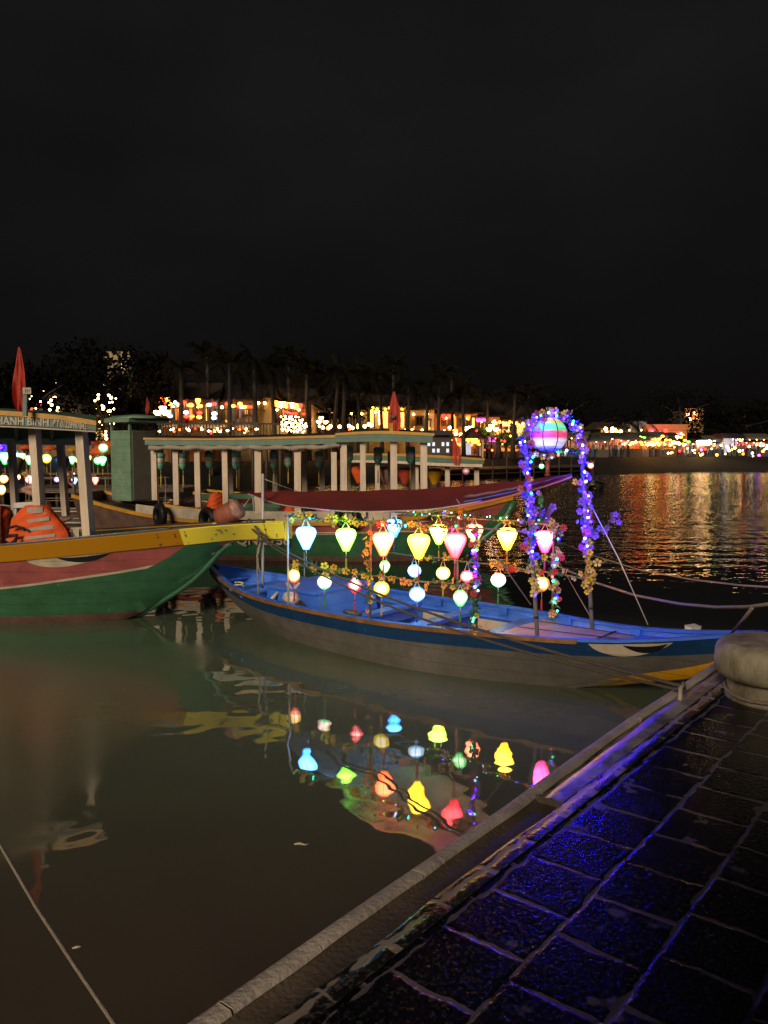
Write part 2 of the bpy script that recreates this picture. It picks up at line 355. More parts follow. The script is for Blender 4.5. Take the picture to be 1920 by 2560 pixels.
# ---------------------------------------------------------------- the quay
QZ = 1.0
E0, E1, E2 = G(548, 2540, QZ), G(1240, 2033, QZ), G(1752, 1700, QZ)
qd = (E2 - E1).normalized(); qn = Vector((qd.y, -qd.x, 0)); qd = (qd - .022 * qn).normalized(); qn = Vector((qd.y, -qd.x, 0))      # along the edge, and inland (to the right)
QO = Vector(E1)
def Q(a, c, z=0.0): return QO + qd * a + qn * c + Vector((0, 0, z))
qc = lambda px, py: (G(px, py, QZ) - QO).dot(qn)
qa = lambda px, py: (G(px, py, QZ) - QO).dot(qd)
C2 = (qc(1100, 2313) + qc(1416, 2051)) / 2          # joint between the block row and the pavers
C3 = (qc(1139, 2560) + qc(1500, 2194) + qc(1797, 1893)) / 3
A_END = qa(1800, 1672) + .25
def paver_mat(name, bw, rh, dark, light, org, mort=.02, offset=.5, gran=1.0, bias=0.0):
    m, t, b = newmat(name); L = t.links
    tc = t.nodes.new('ShaderNodeTexCoord'); geo = t.nodes.new('ShaderNodeNewGeometry')
    # own axes of the quay
    vs = t.nodes.new('ShaderNodeVectorMath'); vs.operation = 'SUBTRACT'; vs.inputs[1].default_value = org; L.new(geo.outputs['Position'], vs.inputs[0])
    b.inputs['Specular IOR Level'].default_value = .35; mp = t.nodes.new('ShaderNodeMapping'); mp.inputs['Rotation'].default_value = (0, 0, -math.atan2(qd.y, qd.x)); L.new(vs.outputs[0], mp.inputs[0])
    nz = t.nodes.new('ShaderNodeTexNoise'); nz.inputs['Scale'].default_value = 7; nz.inputs['Detail'].default_value = 5; L.new(mp.outputs[0], nz.inputs['Vector'])
    dm = t.nodes.new('ShaderNodeVectorMath'); dm.operation = 'MULTIPLY_ADD'; L.new(nz.outputs['Color'], dm.inputs[0]); dm.inputs[1].default_value = (.050, .050, 0); L.new(mp.outputs[0], dm.inputs[2])
    br = t.nodes.new('ShaderNodeTexBrick'); L.new(dm.outputs[0], br.inputs['Vector']); br.offset = offset
    br.inputs['Scale'].default_value = 1; br.inputs['Brick Width'].default_value = bw; br.inputs['Row Height'].default_value = rh
    br.inputs['Mortar Size'].default_value = mort; br.inputs['Mortar Smooth'].default_value = 1.0
    br.inputs['Color1'].default_value = (0, 0, 0, 1); br.inputs['Color2'].default_value = (0, 0, 0, 1); br.inputs['Mortar'].default_value = (1, 1, 1, 1)
    n2 = t.nodes.new('ShaderNodeTexNoise'); n2.inputs['Scale'].default_value = 2.4; n2.inputs['Detail'].default_value = 6; L.new(mp.outputs[0], n2.inputs['Vector'])
    n2.inputs['Scale'].default_value = 5.5
    ma = t.nodes.new('ShaderNodeMath'); ma.operation = 'MULTIPLY_ADD'; L.new(n2.outputs['Fac'], ma.inputs[0]); ma.inputs[1].default_value = 4.2; ma.inputs[2].default_value = -2.22 + bias
    mb_ = t.nodes.new('ShaderNodeMath'); mb_.operation = 'MULTIPLY_ADD'; L.new(br.outputs['Fac'], mb_.inputs[0]); mb_.inputs[1].default_value = .95; L.new(ma.outputs[0], mb_.inputs[2])
    mx = t.nodes.new('ShaderNodeMapRange'); L.new(mb_.outputs[0], mx.inputs[0]); mx.inputs[1].default_value = .42; mx.inputs[2].default_value = .62
    n3 = t.nodes.new('ShaderNodeTexVoronoi'); n3.inputs['Scale'].default_value = 55; L.new(mp.outputs[0], n3.inputs['Vector'])
    n4 = t.nodes.new('ShaderNodeTexNoise'); n4.inputs['Scale'].default_value = 52; n4.inputs['Detail'].default_value = 3; n4.inputs['Roughness'].default_value = .6; L.new(mp.outputs[0], n4.inputs['Vector'])
    sp_ = t.nodes.new('ShaderNodeValToRGB'); e = sp_.color_ramp.elements; e[0].position = .50; e[1].position = .66
    e[0].color = (*dark, 1); e[1].color = tuple(min(1, c * 9) for c in dark) + (1,); L.new(n4.outputs['Fac'], sp_.inputs[0])
    mc = t.nodes.new('ShaderNodeMix'); mc.data_type = 'RGBA'; L.new(mx.outputs[0], mc.inputs['Factor']); L.new(sp_.outputs[0], mc.inputs['A']); mc.inputs['B'].default_value = (*light, 1)
    L.new(mc.outputs['Result'], b.inputs['Base Color'])
    rr = t.nodes.new('ShaderNodeMapRange'); L.new(mx.outputs[0], rr.inputs[0]); rr.inputs[3].default_value = .20; rr.inputs[4].default_value = .34; L.new(rr.outputs[0], b.inputs['Roughness'])
    hh = t.nodes.new('ShaderNodeMath'); hh.operation = 'MULTIPLY_ADD'; L.new(n4.outputs['Fac'], hh.inputs[0]); hh.inputs[1].default_value = .0045 * gran
    h2 = t.nodes.new('ShaderNodeMath'); h2.operation = 'MULTIPLY'; L.new(br.outputs['Fac'], h2.inputs[0]); h2.inputs[1].default_value = -.003
    L.new(h2.outputs[0], hh.inputs[2])
    bp = t.nodes.new('ShaderNodeBump'); bp.inputs['Strength'].default_value = .8; bp.inputs['Distance'].default_value = 1.0
    L.new(hh.outputs[0], bp.inputs['Height']); L.new(bp.outputs[0], b.inputs['Normal'])
    return m
quay = thing('quay', 'dark paved stone quay with a worn pale concrete edge', 'quay', Q(0, 0), kind='structure')
C2, C3 = .268, .575; C1 = .185
a0 = -4.5
aa = [a0 + (A_END - a0) * i / 90 for i in range(91)]
def wav(a): return .006 * math.sin(a * 2.1) + .004 * math.sin(a * 5.3 + 1) + .003 * math.sin(a * 11)
def bow_(a): return -.02 * max(0, a - .2) * max(0, 2.7 - a) * .6       # the old edge is not quite straight
mb = MB()      # rounded lip
prof = [(-.02, -1.1), (-.02, -.10), (-.018, -.014), (-.010, -.003), (.0, 0.002), (.050, 0.003), (.056, -.010)]
for j0, j1 in ((a0, -1.55), (-1.54, -.62), (-.61, .33), (.34, 1.6), (1.61, A_END)):
    q = [j0 + (j1 - j0) * i / 24 for i in range(25)]
    mb.grid([[Q(a, c + bow_(a) + (wav(a * 1.7) * .5 if c > -.01 else 0), z + .001 * math.sin(a * 5)) for (c, z) in prof] for a in q])
    for e in (q[0], q[-1]): mb.face([Q(e, c + bow_(e), z) for c, z in prof])
mb.build('coping_lip', M['concrete'], quay)
AG = .27
mb = MB(); q = [a for a in aa if a < AG] + [AG]
mb.grid([[Q(a, .05 + bow_(a), -.012), Q(a, .066, -.026), Q(a, C1 - .03 + wav(a), -.026), Q(a, C1 - .008 + wav(a), -.002)] for a in q])
mb.face([Q(AG, .05, -.026), Q(AG, C1, -.026), Q(AG, C1, .006), Q(AG, .05, .006)])
mb.build('gutter_strip', M['concrete_wet'], quay)
M['cement'] = mat('cement', (.36, .31, .29), .28, var=.6, scale=4, bump=.4, bscale=18, col2=(.05, .042, .042), thr=(.36, .6))
mb = MB(); q = [AG] + [a for a in aa if a > AG]
mb.grid([[Q(a, .05 + bow_(a), -.02), Q(a, .078 + bow_(a) + wav(a) * .6, -.022), Q(a, .092 + bow_(a) + wav(a), .003), Q(a, .13, .006 + .003 * math.sin(a * 7)), Q(a, C1, .004)] for a in q])
mb.build('cement_fill', M['cement'], quay)
mb = MB(); mb.grid([[Q(a, C1 - .008 + (wav(a) if a < AG else 0), -.002), Q(a, C1 + .012, .006), Q(a, C2, .006)] for a in aa])
mb.build('edge_blocks', paver_mat('edge_block_stone', .30, (C2 - C1), (.010, .0085, .0085), (.26, .21, .17), Q(.19, C1), .028, .0, .7, .10), quay)
mb = MB(); mb.face([Q(a0, C2, .0), Q(a0, 9, 0), Q(A_END, 9, 0), Q(A_END, C2, 0)]); mb.face([Q(A_END, C2, 0), Q(A_END, 9, 0), Q(A_END, 9, -1.2), Q(A_END, C2, -1.2)])
mb.build('paving', paver_mat('wet_basalt_paving', .298, (C3 - C2), (.0032, .0030, .0036), (.125, .105, .11), Q(.095, C2), .018, .35), quay)
# mooring iron let into the edge
mb = MB(); ir = G(1705, 1738, QZ)
mb.tube([ir + Vector((-.06, -.12, -.0)), ir + Vector((-.03, -.05, .055)), ir + Vector((.03, .06, .06)), ir + Vector((.06, .13, 0))], .014, 8)
mb.build('mooring_iron', M['dull_white'], quay)

# ---------------------------------------------------------------- bollard
BB = G(1946, 1752, QZ) + Vector((0, .06, 0))
bol = thing('bollard', 'round mushroom shaped ochre bollard on the corner of the quay', 'bollard', BB)
mb = MB(); mb.lathe([(.297, 0), (.288, .015), (.282, .05), (.280, .15), (.282, .17)], BB, 36); mb.build('neck', M['bollard_paint'], bol)
mb = MB(); mb.lathe([(.282, .150), (.31, .138), (.342, .150), (.360, .185), (.366, .24), (.362, .30), (.350, .335), (.322, .360), (.27, .372), (.15, .376), (.001, .377)], BB, 40, caps=False); mb.build('cap', M['bollard_paint'], bol)
mb = MB(); mb.tube([BB + Vector((.298 * math.cos(t), .298 * math.sin(t), .045 + .01 * math.sin(3 * t))) for t in [2 * PI * i / 28 for i in range(29)]], .012, 6, caps=False)
tag(mb.build('mooring_loop', M['rope']), 'pale rope looped round the foot of the ochre bollard', 'rope')

# ---------------------------------------------------------------- unseen booth added behind the camera only to shade the paving on the right
kb = Vector((1.15, -2.9, QZ)); booth = thing('added_shade_booth', 'unseen dark booth with a tin roof, added to shade the quay paving', 'booth', kb)
mb = MB(); mb.box(kb + Vector((0, 0, 1.25)), (5.0, 2.2, 2.5)); mb.build('wall', M['dark_wood'], booth)
mb = MB(); mb.prism([kb + Vector((-2.7, -1.3, 2.45)), kb + Vector((2.7, -1.3, 2.45)), kb + Vector((2.7, 1.3, 2.7)), kb + Vector((-2.7, 1.3, 2.7))], (0, 0, .06)); mb.build('roof', M['grey_panel'], booth)
mb = MB(); mb.box(kb + Vector((-.8, 1.11, 1.0)), (.9, .05, 2.0)); mb.build('door', M['teal_paint'], booth)

# ---------------------------------------------------------------- hulls
def spl(k, v):
    k = np.array(k, float); v = np.array(v, float); n = len(k); h = np.diff(k)
    A = np.zeros((n, n)); r = np.zeros(n); A[0, 0] = A[-1, -1] = 1
    for i in range(1, n - 1):
        A[i, i - 1] = h[i - 1]; A[i, i] = 2 * (h[i - 1] + h[i]); A[i, i + 1] = h[i]; r[i] = 6 * ((v[i + 1] - v[i]) / h[i] - (v[i] - v[i - 1]) / h[i - 1])
    Mm = np.linalg.solve(A, r)
    def f(u):
        u = min(max(u, k[0]), k[-1]); i = min(int(np.searchsorted(k, u, 'right')) - 1, n - 2); hh = h[i]; t = u - k[i]
        return float(v[i] + t * ((v[i + 1] - v[i]) / hh - hh * (2 * Mm[i] + Mm[i + 1]) / 6) + t * t * Mm[i] / 2 + t ** 3 * (Mm[i + 1] - Mm[i]) / (6 * hh))
    return f
class Hull:
    def __init__(s, O, d, L, b, g, k, bk, p=.8):
        s.O = Vector((O[0], O[1], 0)); s.d = Vector((d[0], d[1], 0)).normalized(); s.n = Vector((s.d.y, -s.d.x, 0)); s.L = L
        s.b, s.g, s.k, s.bk, s.p = b, g, k, bk, p
    def half(s, u, z):
        b, g, k, bk = s.b(u), s.g(u), s.k(u), s.bk(u); t = min(max((z - k) / max(g - k, 1e-3), 0), 1)
        return max(.004, bk + (b - bk) * t ** s.p)
    def pt(s, u, z, side=1, ins=0.0):
        return s.O + s.d * u + s.n * side * max(.002, s.half(u, z) - ins) + Vector((0, 0, z))
    def c(s, u, z=0, v=0): return s.O + s.d * u + s.n * v + Vector((0, 0, z))
    def skin(s, lines, mats, name, parent, nu=70, sub=3, u0=0.0, u1=None):
        u1 = s.L if u1 is None else u1
        us = [u0 + (u1 - u0) * i / nu for i in range(nu + 1)]; mb = MB()
        for side in (1, -1):
            rows = []
            for u in us:
                z = [s.g(u)] + [min(max(l(u), s.k(u)), s.g(u)) for l in lines] + [s.k(u)]
                zz = []
                for a, c_ in zip(z[:-1], z[1:]): zz += [a + (c_ - a) * q / sub for q in range(sub)]
                zz.append(z[-1]); rows.append([s.pt(u, q, side) for q in zz])
            mb.grid(rows, mfun=lambda i, j: j // sub)
            for e in (0, -1): mb.face(rows[e] + [s.c(us[e], s.k(us[e])), s.c(us[e], s.g(us[e]))], 0)
        return mb.build(name, [M[q] for q in mats], parent)
    def inside(s, mname, name, parent, zf, u0, u1, nu=40, th=.035):
        mb = MB()
        for side in (1, -1):
            mb.grid([[s.pt(u, s.g(u) - .004, side, th), s.pt(u, (s.g(u) + zf(u)) / 2, side, th), s.pt(u, zf(u), side, th)] for u in [u0 + (u1 - u0) * i / nu for i in range(nu + 1)]])
        return mb.build(name, M[mname], parent)
    def sheet(s, mname, name, parent, zf, u0, u1, nu=30, th=.035, nv=6, camber=0.0):
        mb = MB(); rows = []
        for i in range(nu + 1):
            u = u0 + (u1 - u0) * i / nu; h = max(.003, s.half(u, zf(u)) - th)
            rows.append([s.c(u, zf(u) + camber * (1 - (2 * q / nv - 1) ** 2), h * (2 * q / nv - 1)) for q in range(nv + 1)])
        mb.grid(rows); return mb.build(name, M[mname], parent)
    def rail(s, mname, name, parent, w_, h_, u0, u1, dz=0.0, out=.012, nu=60, sides=(1, -1)):
        mb = MB()
        for side in sides:
            rows = []
            for i in range(nu + 1):
                u = u0 + (u1 - u0) * i / nu; g = s.g(u) + dz; hw = max(.012, s.b(u))
                q = [(hw + out, g - h_), (hw + out, g), (hw + out - w_, g), (hw + out - w_, g - h_), (hw + out, g - h_)]
                rows.append([s.c(u, z, side * v) for v, z in q])
            mb.grid(rows, smooth=False)
            for e in (0, -1): mb.face(rows[e][:4])
        return mb.build(name, M[mname], parent)
    def patch(s, poly, mname, name, parent, side=1, off=.007):
        """a painted shape given as upper and lower z along u"""
        mb = MB(); us, top, bot = poly; rows = []
        for u, a, b_ in zip(us, top, bot): rows.append([s.pt(u, a + (b_ - a) * q / 4, side, -off) for q in range(5)])
        mb.grid(rows); return mb.build(name, M[mname], parent)
def eye(h, u0, u1, ztop, drop, parent, pupil=(.35, .95), side=1, white='cream_paint', black='black_paint', fwd=True):
    n = 24; us = [u0 + (u1 - u0) * i / n for i in range(n + 1)]
    def lo(t, sc=1.0): return drop * sc * (math.sin(PI * min(1, max(0, t)) ** .8)) ** .75 if t < 1 else 0
    ts = [i / n for i in range(n + 1)]
    e = h.patch((us, [ztop(u) for u in us], [ztop(u) - max(.004, lo(t)) for u, t in zip(us, ts)]), white, 'painted_eye', parent, side)
    p0, p1 = pupil; ups = [u0 + (u1 - u0) * (p0 + (p1 - p0) * t) for t in ts]
    h.patch((ups, [ztop(u) - drop * .10 - drop * .12 * math.sin(PI * t) for u, t in zip(ups, ts)], [ztop(u) - drop * .12 - max(.003, drop * .62 * math.sin(PI * t) ** .8) for u, t in zip(ups, ts)]), black, 'pupil', e, side, .011)
    return e
def catenary(p, q, sag, n=24):
    p, q = Vector(p), Vector(q)
    return [p.lerp(q, i / n) - Vector((0, 0, sag * 4 * (i / n) * (1 - i / n))) for i in range(n + 1)]
def rope(name, pts, r, label, mname='rope', n=7, group=None, cat='rope'):
    mb = MB(); mb.tube(pts, r, n); return tag(mb.build(name, M[mname]), label, cat, group)

# ---------------------------------------------------------------- the blue sampan
bd = (math.cos(-.695), math.sin(-.695)); BL = 8.476
k7 = [BL * i / 6 for i in range(7)]; k8 = [BL * i / 7 for i in range(8)]
bg = spl(k7, [.732, .585, .54, .535, .577, .635, .867]); bb = spl(k8, [.06, .605, .88, .911, .868, .666, .366, .03])
bw = spl(k8, [0, .16, .60, .80, .80, .42, .05, .01])
bk_ = spl([0, .5, 1.2, 2.2, 3.5, 5, 6.0, 6.6, 7.4, 8.1, BL], [.56, .25, .0, -.12, -.16, -.16, -.10, .0, .22, .46, .70])
BH = Hull((-2.842, 12.882), bd, BL, bb, bg, bk_, lambda u: max(.012, bw(u) * .93), .85)
blue = thing('sampan', 'blue wooden sampan hung with glowing lanterns, white eye painted on its bow', 'boat', BH.c(4.2))
BH.skin([lambda u: bg(u) - .03, lambda u: bg(u) - .21 + .03 * (u / BL)], ['navy_paint', 'navy_paint', 'grey_hull'], 'hull', blue)
BH.rail('rim_wood', 'gunwale', blue, .03, .045, .12, 6.75, .004, .014, sides=(1,))
BH.rail('blue_paint', 'gunwale', blue, .075, .03, .1, BL - .02, .012, .0)
bfl = lambda u: max(.14 + .16 * max(0, (1.6 - u) / 1.6) ** 1.2, bk_(u) + .06)
BH.inside('blue_paint', 'inner_planking', blue, bfl, .12, 7.9)
BH.sheet('deck_dark', 'bottom_boards', blue, lambda u: max(bfl(u), bk_(u) + .05), .25, 6.2)
fdz = lambda u: bg(u) - .085
BH.sheet('plank_wood', 'foredeck', blue, fdz, 5.72, 7.1, 16, .03, 8, .02)
BH.sheet('blue_paint', 'bow_deck', blue, lambda u: bg(u) - .07, 7.1, BL - .05, 16, .02, 6, .01)
for q in (.22, .5, .78):
    pass
mb = MB()
for v in (-.34, -.02, .3):
    mb.beam(BH.c(5.74, fdz(5.74) + .022, v * 1.4), BH.c(7.08, fdz(7.08) + .021, v * .72), .012, .006)
mb.beam(BH.c(6.78, fdz(6.78) + .024, -.42), BH.c(6.78, fdz(6.78) + .024, .42), .02, .008)
mb.build('deck_seams', M['black_paint'], blue)
for u, wd in ((3.62, .17), (4.55, .2), (5.55, .18)):
    mb = MB(); h = BH.half(u, bg(u) - .1) - .035
    mb.beam(BH.c(u, bg(u) - .12, -h), BH.c(u, bg(u) - .12, h), wd, .05); h = BH.half(u, bg(u) - .3) - .06; mb.beam(BH.c(u, bg(u) - .22, -h), BH.c(u, bg(u) - .22, h), .05, .16); mb.build('thwart', M['blue_paint'], blue)
mb = MB()
for side in (1, -1):
    mb.tube([BH.pt(u, bg(u) - .16, side, .06) for u in [2.6 + i * .2 for i in range(15)]], .022, 6)
mb.build('stringer', M['blue_paint'], blue)
for (ua, ub) in ((3.75, 4.42), (4.68, 5.43)):      # pale inner lining between the thwarts
    for side in (1, -1):
        mb = MB(); mb.grid([[BH.pt(u, bg(u) - .2, side, .05), BH.pt(u, .16, side, .05)] for u in [ua + (ub - ua) * i / 6 for i in range(7)]]); mb.build('lining', M['dull_white'], blue)
# raised hatch box in the stern half
hx = thing  # alias kept short
def boxon(u0, u1, v0, v1, z0, z1, slope=0.0):
    mb = MB(); p = []
    for z, s_ in ((z0, 0), (z1, slope)):
        p += [BH.c(u0 + s_, z, v0), BH.c(u1 - s_, z, v0), BH.c(u1 - s_, z, v1), BH.c(u0 + s_, z, v1)]
    i = len(mb.v)
    for f in ((0, 1, 5, 4), (1, 2, 6, 5), (2, 3, 7, 6), (3, 0, 4, 7), (4, 5, 6, 7)): mb.face([p[k] for k in f])
    return mb
hatch = boxon(1.95, 3.05, -.62, .55, .3, .66, .05).build('hatch_box', M['blue_paint'], blue)
mb = MB(); mb.beam(BH.c(1.98, .672, .0), BH.c(3.02, .672, .0), 1.22, .03); mb.build('lid', M['blue_paint'], hatch)
mb = MB(); f0 = BH.c(2.62, .44, .556)
mb.face([f0 + BH.d * (.19 * math.cos(PI * i / 14)) + Vector((0, 0, .11 * math.sin(PI * i / 14))) + BH.n * .012 for i in range(15)])
mb.build('hand_hole', M['dark_wood'], hatch)
mb = MB(); mb.beam(BH.c(2.0, .33, .62), BH.c(3.3, .33, .62), .09, .03); mb.build('ledge', M['blue_paint'], hatch)
for u in (.62, 1.15, 1.55):
    mb = MB(); h = BH.half(u, bg(u) - .06) - .03; mb.beam(BH.c(u, bg(u) - .1, -h), BH.c(u, bg(u) - .1, h), .09, .035); mb.build('thwart', M['blue_paint'], blue)
# yellow stem, painted eye
mb = MB(); sp_u = [6.45 + (BL - 6.45) * i / 16 for i in range(17)]; rows = []
for u in sp_u:
    t = (u - 6.45) / (BL - 6.45); wz = .10 + .06 * t; ww = .035
    z0 = bk_(u) - .05; rows.append([BH.c(u, z0 + wz, BH.half(u, z0 + wz) + .008), BH.c(u, z0 + .02, ww), BH.c(u, z0, 0), BH.c(u, z0 + .02, -ww), BH.c(u, z0 + wz, -BH.half(u, z0 + wz) - .008)])
tipz = bg(BL)
rows.append([BH.c(BL + .12, tipz + .0, .045), BH.c(BL + .2, tipz - .1, .03), BH.c(BL + .2, tipz - .12, 0), BH.c(BL + .2, tipz - .1, -.03), BH.c(BL + .12, tipz, -.045)])
rows.append([BH.c(BL + .3, tipz + .12, .045), BH.c(BL + .38, tipz + .02, .03), BH.c(BL + .4, tipz + .02, 0), BH.c(BL + .38, tipz + .02, -.03), BH.c(BL + .3, tipz + .12, -.045)])
mb.grid(rows); mb.face(rows[-1])
for r_ in range(len(rows) - 3, len(rows) - 1): mb.face([rows[r_][0], rows[r_][4], rows[r_ + 1][4], rows[r_ + 1][0]])
mb.build('stem', M['yellow_paint'], blue)
eye(BH, 6.86, 7.66, lambda u: bg(u) - .035, .145, blue, (.42, .94))
# lantern frame: poles and rails
def up_at(px, side, z=.6, lo=.2, hi=8.3):
    for _ in range(50):
        m_ = (lo + hi) / 2
        if px_of(BH.pt(m_, z, side)) < px: lo = m_
        else: hi = m_
    return (lo + hi) / 2
def railpt(px, side, z):
    u = up_at(px, side, z if False else bg(4)); q = BH.pt(u, bg(u), side, .02)
    # slide along the rail until it stands under px at height z
    lo, hi = .2, 8.2
    for _ in range(50):
        m_ = (lo + hi) / 2; q = BH.pt(m_, bg(m_), side, .02); q.z = z
        if px_of(q) < px: lo = m_
        else: hi = m_
    return q
TOPZ, LOWZ, FTZ = 1.73, 1.085, 1.69
def pole(u, side, top, r=.015, lean=(0, 0), mname='bamboo', ins=.03):
    p = BH.pt(u, bg(u), side, ins); p.z = bg(u) - .02; q = p + Vector((lean[0], lean[1], top - p.z)); mb = MB(); mb.tube([p, (p + q) / 2, q], r, 8); mb.build('pole', M[mname], blue); return q
uA, uB, uC = up_at(716, 1, 1.2), up_at(922, 1, 1.2), up_at(1187, 1, 1.2)
pole(uA, 1, TOPZ + .03, .014, mname='pole_paint'); pole(uB, 1, TOPZ + .02); pole(uC, 1, TOPZ + .03, .017)
pole(1.5, -1, FTZ, .009, mname='pole_paint'); pole(up_at(1147, -1, 1.2), -1, FTZ, .016); uF = up_at(1386, -1, 1.2); pole(uF, -1, FTZ + .02, .013)
for side, z, u0, u1, r in ((1, TOPZ, uA - .05, 6.25, .011), (1, LOWZ, uA - .02, uC + .02, .009), (-1, FTZ, 1.5, uF + .05, .011), (-1, LOWZ, 2.9, 6.35, .010)):
    mb = MB(); pts = []
    for i in range(15):
        u = u0 + (u1 - u0) * i / 14; q = BH.pt(u, bg(u), side, .03); q.z = z + .008 * math.sin(i * 1.7); pts.append(q)
    mb.tube(pts, r, 6); mb.build('rail', M['bamboo'], blue)
# the arch over the foredeck
M['arch_metal'] = mat('arch_metal', (.17, .15, .15), .4, var=.4, scale=9)
D0 = BH.pt(up_at(1335, 1, .6), .5, 1, .05); E0_ = BH.pt(up_at(1488, -1, .6), .5, -1, .03)
D1 = P(1312, 1085, D0.y + .05); E1_ = P(1452, 1100, E0_.y)
apex = P(1382, 1016, (D0.y + E0_.y) / 2)
def bez(p, a, b, q, n=12): return [((1 - t) ** 3) * p + 3 * t * (1 - t) ** 2 * a + 3 * t * t * (1 - t) * b + t ** 3 * q for t in [i / n for i in range(n + 1)]]
up = Vector((0, 0, 1))
arch_l = [D0.lerp(D1, i / 8) for i in range(9)]; arch_r = [E1_.lerp(E0_, i / 8) for i in range(9)]
arch_t = bez(D1, D1 + up * .28, E1_ + up * .36, E1_, 12)
mb = MB(); mb.tube(arch_l, [.024 - .004 * i / 8 for i in range(9)], 10, 0)
for i in (1, 2): mb.tube([arch_l[i], arch_l[i] + (D1 - D0).normalized() * .03], .028, 10, 1)
mb.build('arch_post', [M['arch_metal'], M['tape']], blue)
mb = MB(); mb.tube(arch_r, [.02 + .006 * i / 8 for i in range(9)], 10, 0)
for i in (6, 7): mb.tube([arch_r[i], arch_r[i] + (E0_ - E1_).normalized() * .03], .03, 10, 1)
mb.build('arch_post', [M['arch_metal'], M['tape']], blue)
mb = MB(); mb.tube(arch_t, .014, 8); mb.build('arch_bow', M['arch_metal'], blue)
mb = MB(); cx0 = P(1318, 1140, D0.y + .05); cx1 = P(1440, 1132, E0_.y - .1); mb.tube(catenary(cx0, cx1, -.01, 6), .009, 6); mb.build('crossbar', M['arch_metal'], blue)
for u, side in ((6.1, -1), (4.0, -1), (5.1, -1), (7.05, -1)):
    mb = MB(); q = BH.pt(u, bg(u) - .05, side, .06); mb.beam(q - BH.d * .06, q + BH.d * .06, .07, .1); mb.build('cleat', M['blue_paint'], blue)
# ---------------------------------------------------------------- tarpaulin over the sampan
ne = [(620, 1234, 12.9), (700, 1260, 11.9), (760, 1268, 11.0), (870, 1277, 9.7), (1000, 1276, 9.05), (1050, 1274, 8.85), (1130, 1265, 8.6), (1250, 1240, 8.75), (1340, 1217, 8.95), (1428, 1189, 9.2)]
fe = [(620, 1231, 12.95), (700, 1229, 12.85), (760, 1228, 12.7), (870, 1227, 12.4), (1000, 1224, 11.8), (1050, 1222, 11.5), (1130, 1217, 11.0), (1250, 1207, 10.0), (1340, 1197, 9.4), (1432, 1184, 9.25)]
def dens(pts):
    x = [p[0] for p in pts]; fy = spl(x, [p[1] for p in pts]); fd = spl(x, [p[2] for p in pts])
    return [P(q, fy(q), fd(q)) for q in [620 + (1430 - 620) * i / 54 for i in range(55)]]
NE, FE = dens(ne), dens(fe)
tarp = thing('tarpaulin', 'maroon tarpaulin stretched as an awning over the lantern sampan', 'tarpaulin', NE[25])
rows = []
for i, (a, b_) in enumerate(zip(NE, FE)):
    rows.append([a.lerp(b_, q / 10) + Vector((0, 0, -.05 * math.sin(PI * q / 10) * math.sin(PI * i / 54) + .008 * math.sin(i * .7 + q * .4))) for q in range(11)])
mb = MB(); mb.grid(rows); mb.build('upper_face', M['tarp_top'], tarp)
mb = MB(); mb.grid([[p - Vector((0, 0, .012)) for p in r] for r in rows]); mb.build('lining', M['tarp_under'], tarp)
mb = MB(); mb.tube([NE[i] - Vector((0, 0, .006)) for i in range(3, 40)], .008, 6); mb.build('white_hem', M['hem_white'], tarp)
mb = MB(); mb.tube([NE[i] - Vector((0, .02, .03 - .01 * (i - 36) / 18)) for i in range(35, 55)], [.017 - .0005 * i for i in range(20)], 8, 0); mb.build('orange_hem', M['hem_orange'], tarp)
mb = MB()
mb.tube([NE[i].lerp(FE[i], .25) + Vector((0, 0, .015 + .006 * math.sin(i * 2.1))) for i in range(36, 55)], [.021 - .0008 * (i - 36) + .004 * math.sin(i * 1.9) for i in range(36, 55)], 10, 0)
mb.build('rolled_edge', M['hem_purple'], tarp)
mb = MB(); mb.tube([NE[i].lerp(FE[i], .08) + Vector((0, 0, .004)) for i in range(36, 46)], .006, 8); mb.build('blue_seam', M['hem_blue'], tarp)
# mast that carries its stern end, stays
mp0 = BH.c(.75, .45, .05); mastx = P(657, 1188, 12.25)
mp0 = Vector((P(657, 1465, 12.25).x, 12.25, .45))
mb = MB(); mb.tube([mp0, mastx], .022, 10); mb.ball(mastx, .027, 8); mb.build('mast', M['pole_paint'], blue)
rope('stay_rope', [P(657, 1196, 12.23), P(705, 1215, 12.6), P(745, 1229, 12.7)], .005, 'thin cord from the mast top to the far edge of the maroon awning', 'white_cord', 5)
for a, b_, l in ((P(628, 1241, 12.85), P(598, 1281, 12.6), 'thin cord from the tip of the maroon awning down to the yellow prow'),
                 (P(632, 1242, 12.8), P(634, 1278, 12.8), 'left one of two short cords under the tip of the maroon awning'),
                 (P(636, 1243, 12.8), P(640, 1278, 12.8), 'right one of two short cords under the tip of the maroon awning')):
    rope('stay_rope', [a, b_], .006, l, 'white_cord', 5)
rope('stay_rope', [P(901, 1277, 9.5), P(909, 1296, 9.9)], .006, 'short cord tying the long edge of the awning to the lantern rail', 'white_cord', 5)
rope('stay_rope', [P(1141, 1248, 8.75), P(1172, 1291, 8.9), P(1222, 1362, 9.0), P(1327, 1512, 8.95)], .007, 'cord slanting from the awning past the red lanterns to the near arch post', 'rope', 6)

